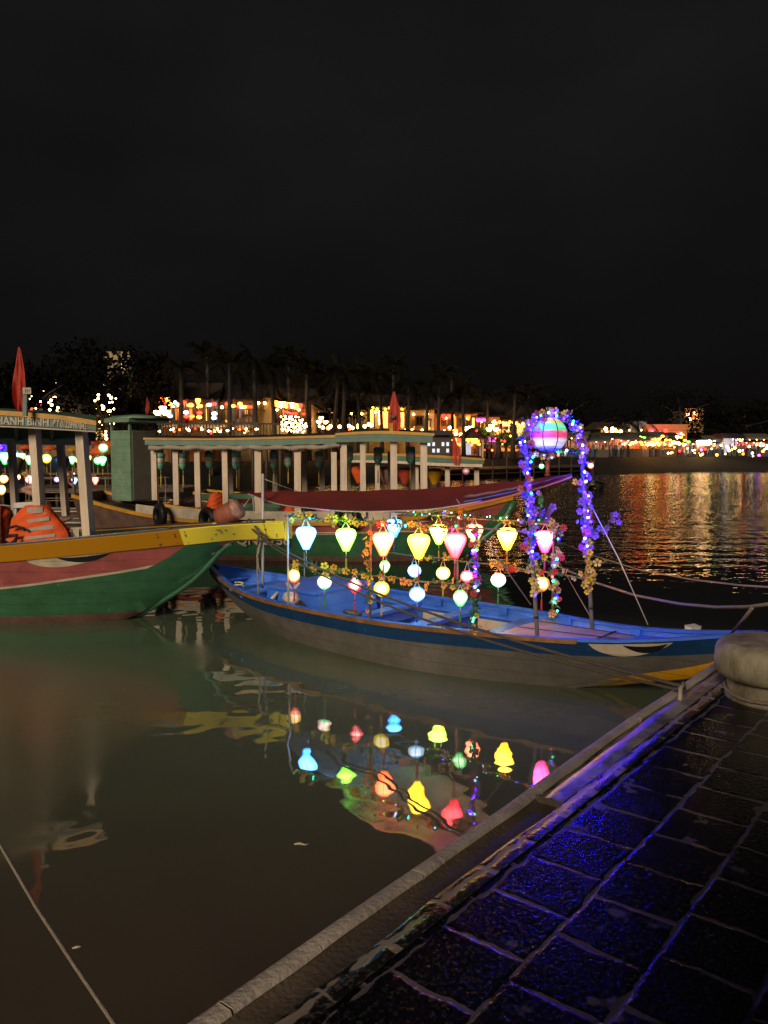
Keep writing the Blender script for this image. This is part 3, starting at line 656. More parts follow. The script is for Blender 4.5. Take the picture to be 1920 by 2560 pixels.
# ---------------------------------------------------------------- lanterns
SHAPES = {
 'onion': [(.40, 0), (.70, -.05), (.90, -.20), (.99, -.42), (1.0, -.60), (.93, -.88), (.78, -1.22), (.58, -1.62), (.42, -1.95), (.33, -2.18)],
 'round': [(.42, 0), (.72, -.18), (.93, -.50), (1.0, -.85), (.94, -1.15), (.72, -1.48), (.42, -1.72), (.12, -1.84)],
 'tear': [(.45, 0), (.66, -.18), (.90, -.52), (1.0, -.85), (.94, -1.20), (.74, -1.62), (.50, -1.98), (.40, -2.14)],
 'garlic': [(.30, 0), (.36, -.16), (.62, -.42), (.93, -.78), (1.0, -1.05), (.86, -1.42), (.58, -1.82), (.28, -2.12), (.10, -2.24)],
 'oval': [(.40, 0), (.74, -.22), (.95, -.65), (1.0, -1.05), (.93, -1.5), (.70, -1.95), (.38, -2.25), (.14, -2.36)],
}
SILK = {}
def S(*cols, st=10, pat=None, edge=.16):
    k = (cols, st, pat, edge)
    if k not in SILK: SILK[k] = silk('lit_silk_%s' % ['rose', 'sky', 'lemon', 'lime', 'coral', 'amber', 'ivory', 'plum', 'mint', 'azure', 'ruby', 'honey', 'pearl', 'jade', 'peach', 'straw', 'cherry', 'snow', 'gold', 'teal', 'lilac', 'fern', 'sand', 'ink'][len(SILK) % 24], cols, st, edge, pat)
    return SILK[k]
BLUEW = S((.06, .30, 1.0), (.10, .40, 1.0), st=9, edge=.35); GREENW = S((.14, 1.0, .03), (.26, 1.0, .06), st=8, edge=.3); REDW = S((1.0, .08, .02), (1.0, .15, .06), st=9, edge=.25)
YELW = S((1.0, .50, .015), (1.0, .58, .03), st=7, edge=.2); ROSE = S((1.0, .03, .035), (1.0, .07, .075), st=6, edge=.09); LIMEY = S((.5, 1.0, .04), (.62, 1.0, .10), st=8, edge=.3)
SKYB = S((.03, .22, 1.0), (.1, .45, 1.0), st=5, edge=.12); PEACH = S((1.0, .15, .06), (1.0, .22, .10), st=7, edge=.3); MAGE = S((1.0, .03, .16), (1.0, .12, .30), st=6, edge=.2); YEL2 = S((1.0, .58, .01), (1.0, .66, .05), st=9, edge=.25)
TWO_YR = S((1.0, .04, .02), (1.0, .45, .03), (1.0, .62, .05), st=3.2, edge=.2); PINKGR = S((.10, .8, .25), (1.0, .35, .55), (.75, .65, .2), st=4.2, edge=.18); REDL = S((1.0, .02, .05), (1.0, .03, .06), (1.0, .12, .14), st=4.0, edge=.10)
YEL3 = S((1.0, .72, .0), (1.0, .80, .02), st=2.4, edge=.3, pat=9); WBLUE = S((.25, .6, 1.0), (.5, .75, 1.0), (.05, .35, .9), st=4.2, edge=.18, pat=7); GRN2 = S((.12, 1.0, .18), (.35, 1.0, .32), (.1, .8, .12), st=4.6, edge=.16)
GRN3 = S((.5, 1.0, .3), (.35, 1.0, .12), st=4.5, edge=.25); YEL4 = S((1.0, .75, .2), (1.0, .7, .03), st=4.5, edge=.25); ROSE2 = S((1.0, .08, .14), (1.0, .35, .3), (1.0, .1, .2), st=3.6, edge=.2, pat=8); WGREEN = S((.12, .7, .2), (.75, .85, .75), (.8, .3, .3), st=5.5, edge=.2)
ORFLO = S((1.0, .05, .03), (1.0, .55, .03), (.9, .2, .02), (1.0, .6, .06), st=2.2, edge=.35, pat=13)
for k, c in dict(t_teal=(.04, .32, .32), t_green=(.22, .36, .05), t_gold=(.55, .42, .06), t_red=(.55, .04, .05), t_blue=(.04, .10, .55), t_orange=(.65, .26, .05), t_magenta=(.5, .05, .3), t_jade=(.06, .30, .10)).items(): M[k] = mat('tassel_' + k[2:], c, .8, scale=40)
M['hoop'] = mat('hoop', (.10, .07, .04), .6); M['bead'] = mat('bead', (.03, .02, .02), .3)
def lantern(c, wd, shape, sm, tass, label, group=None, hang=None, name='lantern', ribs=True, tl=.16, off=None, nrib=8, cat='lantern'):
    """c = top centre of the silk body, hang = point the cords hang from"""
    Rr = wd / 2; pr = SHAPES[shape]; t = thing(name, label, cat, c, group)
    mb = MB(); mb.lathe([(r * Rr, z * Rr) for r, z in pr], c, 32, wob=lambda a: 1 - .028 * abs(math.sin(a * nrib / 2 + .4))); mb.build('silk_body', sm, t)
    if ribs:
        mb = MB()
        for q in range(nrib):
            a = 2 * PI * q / nrib - .8 / nrib
            mb.tube([c + Vector((r * Rr * math.cos(a) * 1.002, r * Rr * math.sin(a) * 1.002, z * Rr)) for r, z in pr], .0017 if wd > .23 else .0026, 4, caps=False)
        mb.build('ribs', M['hoop'], t)
    if hang is not None:
        mb = MB()
        for dx, dy in ((-.4, 0), (.36, .12), (.3, -.25)):
            mb.tube([c + Vector((dx * Rr, dy * Rr, 0)), hang], .0035, 5)
        mb.build('cords', M['white_cord'], t)
    if tass:
        zb = pr[-1][1] * Rr; p = c + Vector((0, 0, zb)); e = p - Vector((0, 0, .035 + tl * .28))
        o = off or Vector((0, 0, 0))
        mb = MB(); mb.tube([p, e], .0035, 5); mb.build('string', M['white_cord'], t)
        mb = MB(); mb.ball(e, .011, 7); mb.build('bead', M['bead'], t)
        mb = MB(); mb.tube([e - Vector((0, 0, .008)), e - Vector((0, 0, .035)), e + o * .6 - Vector((0, 0, tl * .7)), e + o - Vector((0, 0, tl))], [.006, .0105, .012, .0125], 8); mb.build('tassel', M[tass], t)
    return t
def boat_lantern(px, ytop, wpx, shape, sm, tass, side, low, label, tl=.16, dx=0.0):
    z = (LOWZ if low else (TOPZ if side > 0 else FTZ)); h = railpt(px, side, z); d = h.y
    c = P(px, ytop, d); lantern(c, wpx / FPX * d, shape, sm, tass, label, 'lanterns hung on the blue sampan', Vector((c.x, d, max(z, c.z + .03))), tl=tl, off=Vector((dx, 0, 0)))
BL_ = [
 (765, 1317, 52, 'onion', BLUEW, 't_teal', 1, 0, 'blue-white balloon lantern beside the first pole, at the left end of the top rail'),
 (865, 1321, 52, 'onion', GREENW, 't_green', 1, 0, 'green-white balloon lantern between the blue and the orange-red one'),
 (958, 1331, 54, 'onion', REDW, 't_red', 1, 0, 'orange-red glowing white balloon lantern just right of the flowered pole'),
 (1047, 1335, 57, 'onion', YELW, 't_red', 1, 0, 'large yellow balloon lantern in the middle of the near top rail'),
 (1138, 1333, 57, 'onion', ROSE, 't_red', 1, 0, 'red-pink ribbed balloon lantern with a bright upper half'),
 (985, 1298, 42, 'onion', SKYB, 't_blue', -1, 0, 'blue balloon lantern half hidden behind the orange-red one'),
 (1097, 1311, 45, 'onion', LIMEY, 't_gold', -1, 0, 'lime white balloon lantern behind, between the yellow and red ones'),
 (1186, 1311, 44, 'onion', PEACH, 't_red', -1, 0, 'peach pink lantern hidden in part by the flowered pole'),
 (1268, 1320, 50, 'onion', YEL2, 't_orange', -1, 0, 'bright yellow balloon lantern with an orange tassel left of the arch'),
 (1363, 1327, 50, 'onion', MAGE, 't_magenta', -1, 0, 'magenta-white balloon lantern inside the flowered arch'),
 (735, 1424, 30, 'oval', TWO_YR, 't_red', 1, 1, 'small yellow lantern with a red lower part beside the first pole'),
 (811, 1440, 38, 'round', PINKGR, 't_jade', 1, 1, 'small round lantern with pink and green bands above the hatch'),
 (887, 1444, 37, 'garlic', REDL, 't_red', 1, 1, 'small red garlic shaped lantern crossed by the dark rope'),
 (954, 1455, 41, 'round', YEL3, 't_gold', 1, 1, 'small plain yellow round lantern by the foot of the flowered pole'),
 (1043, 1468, 41, 'round', WBLUE, 't_blue', 1, 1, 'small blue and white painted round lantern, lowest of the blue ones'),
 (1151, 1476, 37, 'tear', GRN2, 't_jade', 1, 1, 'small green teardrop lantern near the third pole'),
 (962, 1402, 27, 'tear', GRN3, 't_green', -1, 1, 'small pale green lantern behind the yellow round one'),
 (1036, 1413, 34, 'round', BLUEW, 't_blue', -1, 1, 'small pale blue round lantern behind the large yellow one'),
 (1108, 1418, 36, 'round', YEL4, 't_gold', -1, 1, 'small yellow onion lantern on the far lower rail'),
 (1168, 1427, 34, 'round', ROSE2, 't_red', -1, 1, 'small rose patterned lantern left of the violet lights'),
 (1246, 1434, 38, 'round', WGREEN, 't_jade', -1, 1, 'small white lantern with green and pink ends alone over the far gunwale'),
 (1355, 1443, 40, 'round', ORFLO, 't_red', -1, 1, 'small orange flower patterned lantern low inside the arch'),
]
for a in BL_: boat_lantern(*a)
# the big banded globe under the arch
gc = P(1373, 1043, 8.75); GR_ = .205
gl = thing('lantern', 'big globe lantern with yellow, green, pink and white bands under the arch', 'lantern', gc, 'lanterns hung on the blue sampan')
def globe_mat():
    m, t, b = newmat('banded_silk'); L = t.links; tc = t.nodes.new('ShaderNodeTexCoord'); s = t.nodes.new('ShaderNodeSeparateXYZ'); L.new(tc.outputs['Generated'], s.inputs[0])
    mp = t.nodes.new('ShaderNodeMapping'); mp.inputs['Scale'].default_value = (2.2, 2.2, 34); L.new(tc.outputs['Generated'], mp.inputs[0])
    n = t.nodes.new('ShaderNodeTexNoise'); n.inputs['Scale'].default_value = 1.6; n.inputs['Detail'].default_value = 4; L.new(mp.outputs[0], n.inputs['Vector'])
    sub = t.nodes.new('ShaderNodeMath'); sub.operation = 'MULTIPLY_ADD'; L.new(n.outputs['Fac'], sub.inputs[0]); sub.inputs[1].default_value = .14; L.new(s.outputs[2], sub.inputs[2])
    sb = t.nodes.new('ShaderNodeMath'); sb.operation = 'SUBTRACT'; L.new(sub.outputs[0], sb.inputs[0]); sb.inputs[1].default_value = .07
    r = t.nodes.new('ShaderNodeValToRGB'); r.color_ramp.interpolation = 'LINEAR'; e = r.color_ramp.elements
    st = [(.04, (.05, .05, .8)), (.14, (.25, .25, .95)), (.2, (.85, .85, 1)), (.38, (.95, .9, .95)), (.44, (1, .08, .3)), (.6, (1, .12, .35)), (.65, (.15, .85, .5)), (.82, (.2, .9, .55)), (.87, (.9, .75, .1)), (1, (.85, .7, .1))]
    while len(e) < len(st): e.new(.5)
    for q, (p, c) in zip(e, st): q.position = p; q.color = (*c, 1)
    L.new(sb.outputs[0], r.inputs[0]); L.new(r.outputs[0], b.inputs['Emission Color']); L.new(r.outputs[0], b.inputs['Base Color'])
    n2 = t.nodes.new('ShaderNodeMapRange'); L.new(n.outputs['Fac'], n2.inputs[0]); n2.inputs[1].default_value = .35; n2.inputs[2].default_value = .68; n2.inputs[3].default_value = .07; n2.inputs[4].default_value = 1.05
    L.new(n2.outputs[0], b.inputs['Emission Strength']); return m
gcc = P(1373, 1088, 8.75)
mb = MB(); gp = [(GR_ * math.sin(PI * (.07 + .86 * i / 22)), GR_ * .96 * math.cos(PI * (.07 + .86 * i / 22))) for i in range(23)]
mb.lathe(gp, gcc, 40); mb.build('silk_body', globe_mat(), gl)
mb = MB()
for q in range(8):
    a = 2 * PI * q / 8 + .25; mb.tube([gcc + Vector((r * 1.01 * math.cos(a), r * 1.01 * math.sin(a), z)) for r, z in gp], .0058, 5, caps=False)
mb.build('ribs', M['tape'], gl)
mb = MB()
for dx in (-.05, .0, .03): mb.tube([gcc + Vector((dx, -.02, GR_ * .95)), gcc + Vector((dx * .5 - .005, 0, GR_ + .10))], .007, 6)
mb.build('cords', M['hem_white'], gl)

# ---------------------------------------------------------------- garlands
def flower_mesh(nm, petal, n=5, r=1.0, cup=.25, gap=.82):
    mb = MB()
    for k in range(n):
        a = 2 * PI * k / n; w_ = PI / n * gap
        def q(rr, aa, z): return (rr * math.cos(a + aa), rr * math.sin(a + aa), z)
        mb.face([q(.12, 0, .02), q(.55, -w_, cup * .5), q(.92, -w_ * .75, cup * .9), q(1.0, 0, cup), q(.92, w_ * .75, cup * .9), q(.55, w_, cup * .5)], 0, True)
    mb.lathe([(.22, -.06), (.2, .1), (.02, .16)], (0, 0, 0), 7, 1)
    me = bpy.data.meshes.new(nm); me.from_pydata([tuple(x * r for x in v) for v in mb.v], [], mb.f); me.materials.append(M[petal]); me.materials.append(M['flower_heart'])
    me.polygons.foreach_set('material_index', mb.m); me.update(); return me
FL = {k: flower_mesh(k + '_flower', k, n, 1, c, g) for k, n, c, g in (('yellow_petal', 5, .4, .9), ('orange_petal', 5, .45, .9), ('red_petal', 9, .15, .75), ('pink_petal', 5, .3, .85), ('purple_petal', 5, .3, .9), ('cream_petal', 5, .35, .85))}
BULB = {}
def bulb_mesh(k):
    if k not in BULB:
        mb = MB(); mb.ball((0, 0, 0), 1, 8); me = bpy.data.meshes.new(k + '_bulb'); me.from_pydata(mb.v, [], mb.f); me.materials.append(M[k]); BULB[k] = me
    return BULB[k]
def along(pts, t):
    L_ = [0]
    for a, b_ in zip(pts, pts[1:]): L_.append(L_[-1] + (b_ - a).length)
    s_ = t * L_[-1]
    for i in range(len(pts) - 1):
        if s_ <= L_[i + 1] or i == len(pts) - 2:
            return pts[i].lerp(pts[i + 1], (s_ - L_[i]) / max(1e-6, L_[i + 1] - L_[i]))
def garland(label, pts, flowers, nleaf, leds=(), spread=.045, fr=.036, lr=.05, bulbr=.012, seed=1, clump=False):
    rr = random.Random(seed); pts = [Vector(p) for p in pts]
    t = thing('flower_garland', label, 'garland', pts[len(pts) // 2], 'garlands wound on the sampan frame')
    mb = MB(); v = []
    for i in range(25):
        q = along(pts, i / 24); v.append(q + Vector((rr.uniform(-1, 1), rr.uniform(-1, 1), rr.uniform(-1, 1))) * .012)
    mb.tube(v, .0045, 5); mb.build('vine', M['garland_vine'], t)
    if nleaf:
        mb = MB()
        for i in range(int(nleaf * 1.6)):
            q = along(pts, rr.random()) + Vector((rr.gauss(0, .5), rr.gauss(0, .5), rr.gauss(0, .5))) * spread
            a = Vector((rr.gauss(0, 1), rr.gauss(0, 1), rr.gauss(0, .8))).normalized(); b_ = a.cross(Vector((rr.gauss(0, 1), rr.gauss(0, 1), rr.gauss(0, 1)))).normalized()
            l = lr * 1.25 * rr.uniform(.6, 1.1); n_ = a.cross(b_)
            mb.face([q, q + a * l * .35 + b_ * l * .3 + n_ * l * .05, q + a * l, q + a * l * .35 - b_ * l * .3 + n_ * l * .05])
        mb.build('leaves', M['garland_leaf'], t)
    for kind, n in flowers:
        for i in range(n):
            q = along(pts, rr.random()) + Vector((rr.gauss(0, .6), rr.gauss(0, .6) - .3, rr.gauss(0, .6))) * spread
            link_part('flower', FL[kind], t, q, (PI / 2 + rr.gauss(0, .6), rr.uniform(0, 6), rr.gauss(0, .6)), fr * 1.12 * rr.uniform(.75, 1.2))
    for kind, n in leds:
        for i in range(n):
            q = along(pts, (i + rr.uniform(.2, .8)) / n) + Vector((rr.gauss(0, .4), rr.gauss(0, .4) - .8, rr.gauss(0, .4))) * spread
            link_part('led_bulb', bulb_mesh(kind), t, q, None, bulbr * rr.uniform(.8, 1.25))
    return t
def rail_pts(u0, u1, side, z, n=12):
    o = []
    for i in range(n + 1):
        u = u0 + (u1 - u0) * i / n; q = BH.pt(u, bg(u), side, .03); q.z = z; o.append(q)
    return o
Z = Vector((0, 0, 1))
garland('green leaf garland with yellow flowers on the near top rail, first span', rail_pts(uA, uB, 1, TOPZ), [('yellow_petal', 17)], 70, [('led_green', 1)], .05, .038, seed=2)
garland('garland of red and yellow flowers on the near top rail, second span', rail_pts(uB, uC, 1, TOPZ), [('orange_petal', 6), ('red_petal', 8), ('yellow_petal', 6)], 60, [('led_green', 2), ('led_cyan', 2), ('led_white', 1), ('led_violet', 1)], .045, .034, seed=3)
garland('green leaf garland with yellow flowers and tiny lights on the far top rail', rail_pts(3.3, uF, -1, FTZ + .02, 16), [('yellow_petal', 16), ('orange_petal', 5)], 120, [('led_white', 8), ('led_cyan', 4), ('led_green', 4), ('led_blue', 2)], .06, .034, bulbr=.008, seed=4)
garland('garland of yellow flowers and big leaves on the near lower rail, first span', rail_pts(uA + .02, uB, 1, LOWZ), [('yellow_petal', 15)], 55, [], .05, .042, .06, seed=5)
garland('sparse orange flower garland on the near lower rail, second span', rail_pts(uB, uC, 1, LOWZ), [('orange_petal', 11), ('yellow_petal', 4)], 26, [], .05, .040, seed=6)
garland('thin yellow flower garland on the far lower rail behind the lanterns', rail_pts(3.4, 5.2, -1, LOWZ + .0), [('yellow_petal', 14)], 34, [], .05, .032, seed=7)
garland('red and cream flower garland on the far lower rail by the arch', rail_pts(5.0, 6.3, -1, LOWZ), [('red_petal', 7), ('cream_petal', 9), ('orange_petal', 4)], 26, [], .05, .040, seed=8)
pB = BH.pt(uB, bg(uB), 1, .0); garland('orange and yellow flower garland winding down the second pole', [pB + Z * 1.12, pB + Z * .7, pB + Z * .1], [('orange_petal', 9), ('yellow_petal', 8)], 40, [], .05, .034, seed=9)
pC = BH.pt(uC, bg(uC), 1, -.01); pC = Vector((pC.x - .0, pC.y, pC.z))
garland('flower garland with violet, blue and green lights on the third pole', [pC + Z * 1.18, pC + Z * .8, pC + Z * .4], [('red_petal', 9), ('purple_petal', 4), ('yellow_petal', 2)], 30, [('led_violet', 5), ('led_green', 2), ('led_white', 4), ('led_blue', 2)], .05, .036, bulbr=.014, seed=10)
garland('green leafy end of the garland hanging at the foot of the third pole', [pC + Z * .42, pC + Z * .0], [('yellow_petal', 3), ('orange_petal', 1)], 60, [('led_green', 1), ('led_cyan', 1)], .045, .034, .055, seed=11)
# arch
garland('purple flower garland with blue lights on the near arch post', [D1 - Z * .0, D0.lerp(D1, .45), D0.lerp(D1, .42)], [('purple_petal', 13), ('pink_petal', 24), ('yellow_petal', 8), ('red_petal', 9)], 60, [('led_blue', 15), ('led_cyan', 3), ('led_white', 4)], .068, .035, bulbr=.012, seed=12)
garland('cream flower garland with a few blue lights low on the near arch post', [D0.lerp(D1, .48), D0.lerp(D1, .2)], [('cream_petal', 15)], 14, [('led_blue', 3)], .035, .042, bulbr=.014, seed=13)
garland('mixed flower garland crowded with blue lights over the bow of the arch', arch_t, [('red_petal', 17), ('yellow_petal', 16), ('cream_petal', 9), ('pink_petal', 7)], 70, [('led_blue', 15), ('led_white', 7), ('led_cyan', 3)], .058, .037, bulbr=.013, seed=14)
garland('purple flower garland with the brightest blue lights on the far arch post', [E1_, E0_.lerp(E1_, .42)], [('purple_petal', 18), ('pink_petal', 22), ('cream_petal', 8), ('red_petal', 8)], 50, [('led_blue', 17), ('led_white', 9)], .066, .034, bulbr=.014, seed=15)
garland('yellow blossom garland on the lower half of the far arch post', [E0_.lerp(E1_, .44), E0_.lerp(E1_, .22)], [('cream_petal', 14), ('yellow_petal', 16)], 8, [], .06, .040, seed=16)
eb = E0_.lerp(E1_, .50); garland('sprig of purple blossom sticking out right of the far arch post', [eb, eb + Vector((.2, 0, .10)), eb + Vector((.36, 0, .27))], [('purple_petal', 15)], 4, [], .05, .038, seed=17)
db = D0.lerp(D1, .62); garland('sprig of purple blossom right of the near arch post', [db, db + Vector((.17, 0, -.02)), db + Vector((.22, 0, .12))], [('purple_petal', 14)], 4, [], .05, .038, seed=18)
garland('garland of green lights and small flowers along the arch crossbar', catenary(cx0, cx1, .0, 8), [('yellow_petal', 4), ('red_petal', 4), ('cream_petal', 4)], 24, [('led_green', 3), ('led_cyan', 3), ('led_white', 2), ('led_red', 1)], .045, .032, bulbr=.014, seed=19)
Fp = [P(1368, 1310, 9.5), P(1396, 1322, 9.5), P(1388, 1400, 9.5), P(1372, 1425, 9.5), P(1392, 1470, 9.5), P(1383, 1545, 9.55)]
garland('hook shaped garland of cream and red flowers with green lights inside the arch', Fp, [('cream_petal', 22), ('red_petal', 8), ('orange_petal', 3)], 40, [('led_green', 6), ('led_cyan', 2), ('led_red', 1), ('led_blue', 3)], .055, .040, bulbr=.014, seed=20)

# ---------------------------------------------------------------- things in the sampan, mooring ropes
bz = P(733, 1492, 10.85); t = thing('plastic_bag', 'pale knotted plastic bag with two ears in the sampan by the first pole', 'bag', bz - Z * .1)
mb = MB(); mb.lathe([(.02, -.09), (.12, -.08), (.155, -.02), (.13, .05), (.06, .085), (.025, .10)], bz, 14, wob=lambda a: 1 + .13 * math.sin(3 * a) + .06 * math.sin(7 * a)); mb.build('sack', mat('bag_film', (.62, .52, .46), .35, var=.35, scale=14, bump=.6), t)
mb = MB()
for s_ in (-1, 1): mb.tube([bz + Vector((0, 0, .09)), bz + Vector((s_ * .05, 0, .15)), bz + Vector((s_ * .085, 0, .19)), bz + Vector((s_ * .10, 0, .20))], [.014, .025, .02, .004], 7)
mb.build('ears', M['dull_white'], t)
rope('tiller', [P(672, 1505, 10.9), P(700, 1475, 11.1), P(718, 1462, 11.3)], .022, 'curved pale tiller stick beside the first pole of the sampan', 'dull_white', 9, cat='tiller')
rope('rag_heap', [P(858, 1527, 10.0), P(875, 1532, 10.0), P(890, 1535, 10.0), P(902, 1537, 9.95)], [.02, .05, .05, .03], 'dark rag bundle with red ends lying behind the hatch box', 'deck_dark', 8, cat='rag')
rope('mooring_rope', [P(652, 1352, 11.35), P(644, 1375, 11.4), P(643, 1420, 11.45), P(646, 1490, 11.5), P(650, 1492, 11.5)], .013, 'pale rope end hanging straight down from the knot on the yellow prow', 'rope')
rope('mooring_rope', [P(652, 1352, 11.35), P(643, 1390, 11.3), P(646, 1420, 11.3), P(651, 1430, 11.3)], .016, 'thick frayed rope end beside the one hanging from the yellow prow', 'rope')
cl = BH.pt(1.45, bg(1.45), 1, .07) + Vector((0, 0, .03))
rope('rope_coil', [cl + Vector((.06 * math.cos(t_), .06 * math.sin(t_), .006 * t_)) for t_ in [i * .5 for i in range(22)]], .011, 'small white rope coil on the stern gunwale of the sampan', 'white_cord')
kn = P(655, 1345, 11.3); mb = MB()
for k in range(5): mb.tube([kn + Vector((.05 * math.cos(t_ + k), .04 * math.sin(t_ * 1.3 + k), .045 * math.sin(t_ + k * 1.1))) for t_ in [i * .5 for i in range(14)]], .016, 6)
tag(mb.build('rope_knot', M['dark_rope']), 'thick dark knot under the yellow prow', 'knot')
rope('mooring_rope', [P(655, 1345, 11.3), P(628, 1320, 11.42), P(616, 1302, 11.5)], .017, 'left strand of dark rope looped over the yellow prow to the knot', 'dark_rope')
rope('mooring_rope', [P(655, 1345, 11.28), P(640, 1318, 11.35), P(622, 1298, 11.5)], .017, 'right strand of dark rope looped over the yellow prow to the knot', 'dark_rope')
e1 = ir + Vector((0, 0, .06))
rope('mooring_rope', catenary(kn, e1, .16, 40), .0125, 'upper of two parallel dark ropes running from the yellow prow to the quay', 'dark_rope')
rope('mooring_rope', catenary(kn + Vector((0, 0, -.03)), e1 + Vector((-.02, -.02, -.02)), .215, 40), .011, 'lower of two parallel dark ropes running from the yellow prow to the quay', 'dark_rope')
rope('mooring_rope', [P(1240, 1335, 15.5), P(1330, 1383, 13.2), P(1400, 1418, 11.8), P(1490, 1457, 10.4), P(1590, 1489, 9.0), P(1700, 1510, 7.9), P(1790, 1518, 7.1), P(1870, 1517, 6.5), P(1960, 1505, 5.9)], .0145, 'thick pale mooring rope sagging across the right half over the bow', 'rope', 8)
rope('mooring_rope', [P(1400, 1355, 16.0), P(1480, 1388, 14.2), P(1600, 1425, 12.2), P(1730, 1449, 10.5), P(1850, 1463, 9.2), P(1960, 1470, 8.2)], .010, 'thinner grey mooring rope above the thick one at the right', 'rope', 7)
rope('mooring_rope', [P(1882, 1518, 6.4), P(1855, 1552, 6.85), P(1828, 1584, 7.3)], .014, 'short rope tying the sagging mooring rope down to the sampan bow', 'rope')
rope('stay_rope', [P(1458, 1225, 9.25), P(1545, 1393, 9.0), P(1620, 1562, 8.75)], .0055, 'taut white stay from the far arch post to the bow gunwale', 'white_cord', 6)
rope('stay_rope', [P(1395, 1400, 10.8), P(1440, 1480, 10.2), P(1478, 1545, 9.6)], .0055, 'taut pale stay behind the arch running to the far gunwale', 'rope', 6)
rope('mooring_rope', [P(-60, 2030, 4.2), P(0, 2112, 3.85), P(90, 2268, 3.35), P(190, 2420, 2.95), P(285, 2560, 2.65), P(400, 2760, 2.3)], .0075, 'pale rope crossing the near left corner over the brown water', 'rope', 8)
fb = G(1732, 1573, 0.0); t = thing('foam_box', 'small white foam box floating beyond the sampan bow', 'box', fb)
rot = Matrix.Rotation(.5, 3, 'Z') @ Matrix.Rotation(.12, 3, 'X')
mb = MB(); mb.box(fb + Z * .015, (.2, .12, .05), rot); mb.build('tray', M['plastic_white'], t)
mb = MB(); mb.box(fb + Z * .046, (.21, .13, .012), rot); mb.build('rim', M['plastic_white'], t)
rope('floating_scrap', [G(735, 2111), G(748, 2109), G(762, 2112), G(772, 2110)], [.006, .012, .007, .004], 'tiny pale scrap floating on the brown water near the quay', 'dull_white', 5, cat='litter')
rope('floating_scrap', [G(180, 2371), G(192, 2368), G(204, 2366)], [.004, .010, .004], 'tiny pale scrap floating beside the near left rope', 'dull_white', 5, cat='litter')
rope('driftwood', [P(1595, 1416, 18), P(1605, 1414, 18), P(1624, 1414.5, 18)], [.01, .03, .01], 'pale sliver of litter floating on the dark water at the right', 'dull_white', 6, cat='litter')
# ---------------------------------------------------------------- tour boat at the left
TIP = Vector((-1.40, 11.5, 0)); LD = Vector((.965, -.262, 0)).normalized(); LL = 9.5
lo = TIP - LD * LL
inv = lambda ks, vs: spl([LL - k for k in reversed(ks)], list(reversed(vs)))
lg = inv([0, 1, 2, 3, 4, 5, 7, 9.5], [1.555, 1.495, 1.395, 1.30, 1.205, 1.15, 1.15, 1.3])
lb = inv([0, .5, 1, 2, 3, 4, 5, 7, 9.5], [.14, .24, .38, .72, 1.04, 1.28, 1.42, 1.5, 1.3])
lk = inv([0, .55, .95, 1.35, 2.0, 2.62, 3.3, 4.5, 7, 9.5], [1.30, 1.26, 1.20, .82, .34, .0, -.2, -.3, -.3, 0])
lbk = lambda u: max(.02, min(.75, (u * -1 + LL - 2.0) * .3)) if LL - u > 2.0 else .02
LH = Hull(lo, LD, LL, lb, lg, lk, lbk, .72)
WL = .225
stripe = inv([0, 1, 2, 3, 4, 5, 9.5], [1.30, 1.12, .90, .74, .60, .52, .52])
lboat = thing('tour_boat', 'roofed green and pink tour boat with a thick yellow wale and painted eye', 'boat', LH.c(5, 0))
LH.skin([lambda u: lg(u) - WL + .01, lambda u: min(stripe(u), lg(u) - WL), lambda u: min(stripe(u) - .035, lg(u) - WL - .01), lambda u: .13 + .02 * math.sin(u * 2)], ['pink_paint', 'pink_paint', 'cream_paint', 'green_paint', 'bottom_paint'], 'hull', lboat, 90, 3)
# the yellow wale is a thick plank standing proud of the hull and running out past the stem
def wale(h, mname, name, parent, u0, u1, ht, th=.05, sides=(1, -1), dz=0.0, nu=50):
    mb = MB()
    for side in sides:
        rows = []
        for i in range(nu + 1):
            u = u0 + (u1 - u0) * i / nu; g = h.g(u) + dz; v1 = h.half(u, g) + th; v0 = h.half(u, g - ht) + th * .7
            rows.append([h.c(u, g - ht, side * v0), h.c(u, g, side * v1), h.c(u, g + .012, side * (v1 - .012)), h.c(u, g + .012, side * (v1 - th - .08)), h.c(u, g - ht * .3, side * (v1 - th - .08)), h.c(u, g - ht, side * v0)])
        mb.grid(rows, smooth=False)
        for e in (0, -1): mb.face(rows[e][:5])
    return mb.build(name, M[mname], parent)
for nm, col, chips in (('old_yellow_paint', (.44, .19, .006), (.30, .12, .01)), ('prow_yellow_paint', (.86, .68, .05), (.45, .30, .10))):
    M[nm] = mat(nm, col, .36, scale=9, bump=.15, bscale=26, col2=chips, thr=(.26, .36))
us = LL - 1.45
wale(LH, 'old_yellow_paint', 'wale', lboat, 0, us, WL); wale(LH, 'prow_yellow_paint', 'prow_plank', lboat, us + .004, LL - .28, WL + .01, .052)
wale(LH, 'prow_yellow_paint', 'prow_plank', lboat, LL - .268, LL, WL + .01, .052, nu=6)
mb = MB(); mb.box(LH.c(LL + .005, lg(LL) - .13, 0), (.5 * .44, .03, .24), Matrix.Rotation(math.atan2(LD.y, LD.x) + PI / 2, 3, 'Z')); mb.build('prow_end', M['prow_yellow_paint'], lboat)
LH.rail('deck_dark', 'gunwale_cap', lboat, .10, .02, 0, LL - .3, .032, .03)
M['wet_cap'] = mat('wet_cap', (.16, .16, .15), .16, var=.5, scale=6, bump=.2, coat=.6)
LH.rail('wet_cap', 'gunwale_cap', lboat, .085, .012, 0, LL - 1.6, .046, .02, sides=(1,))
rr = random.Random(5)
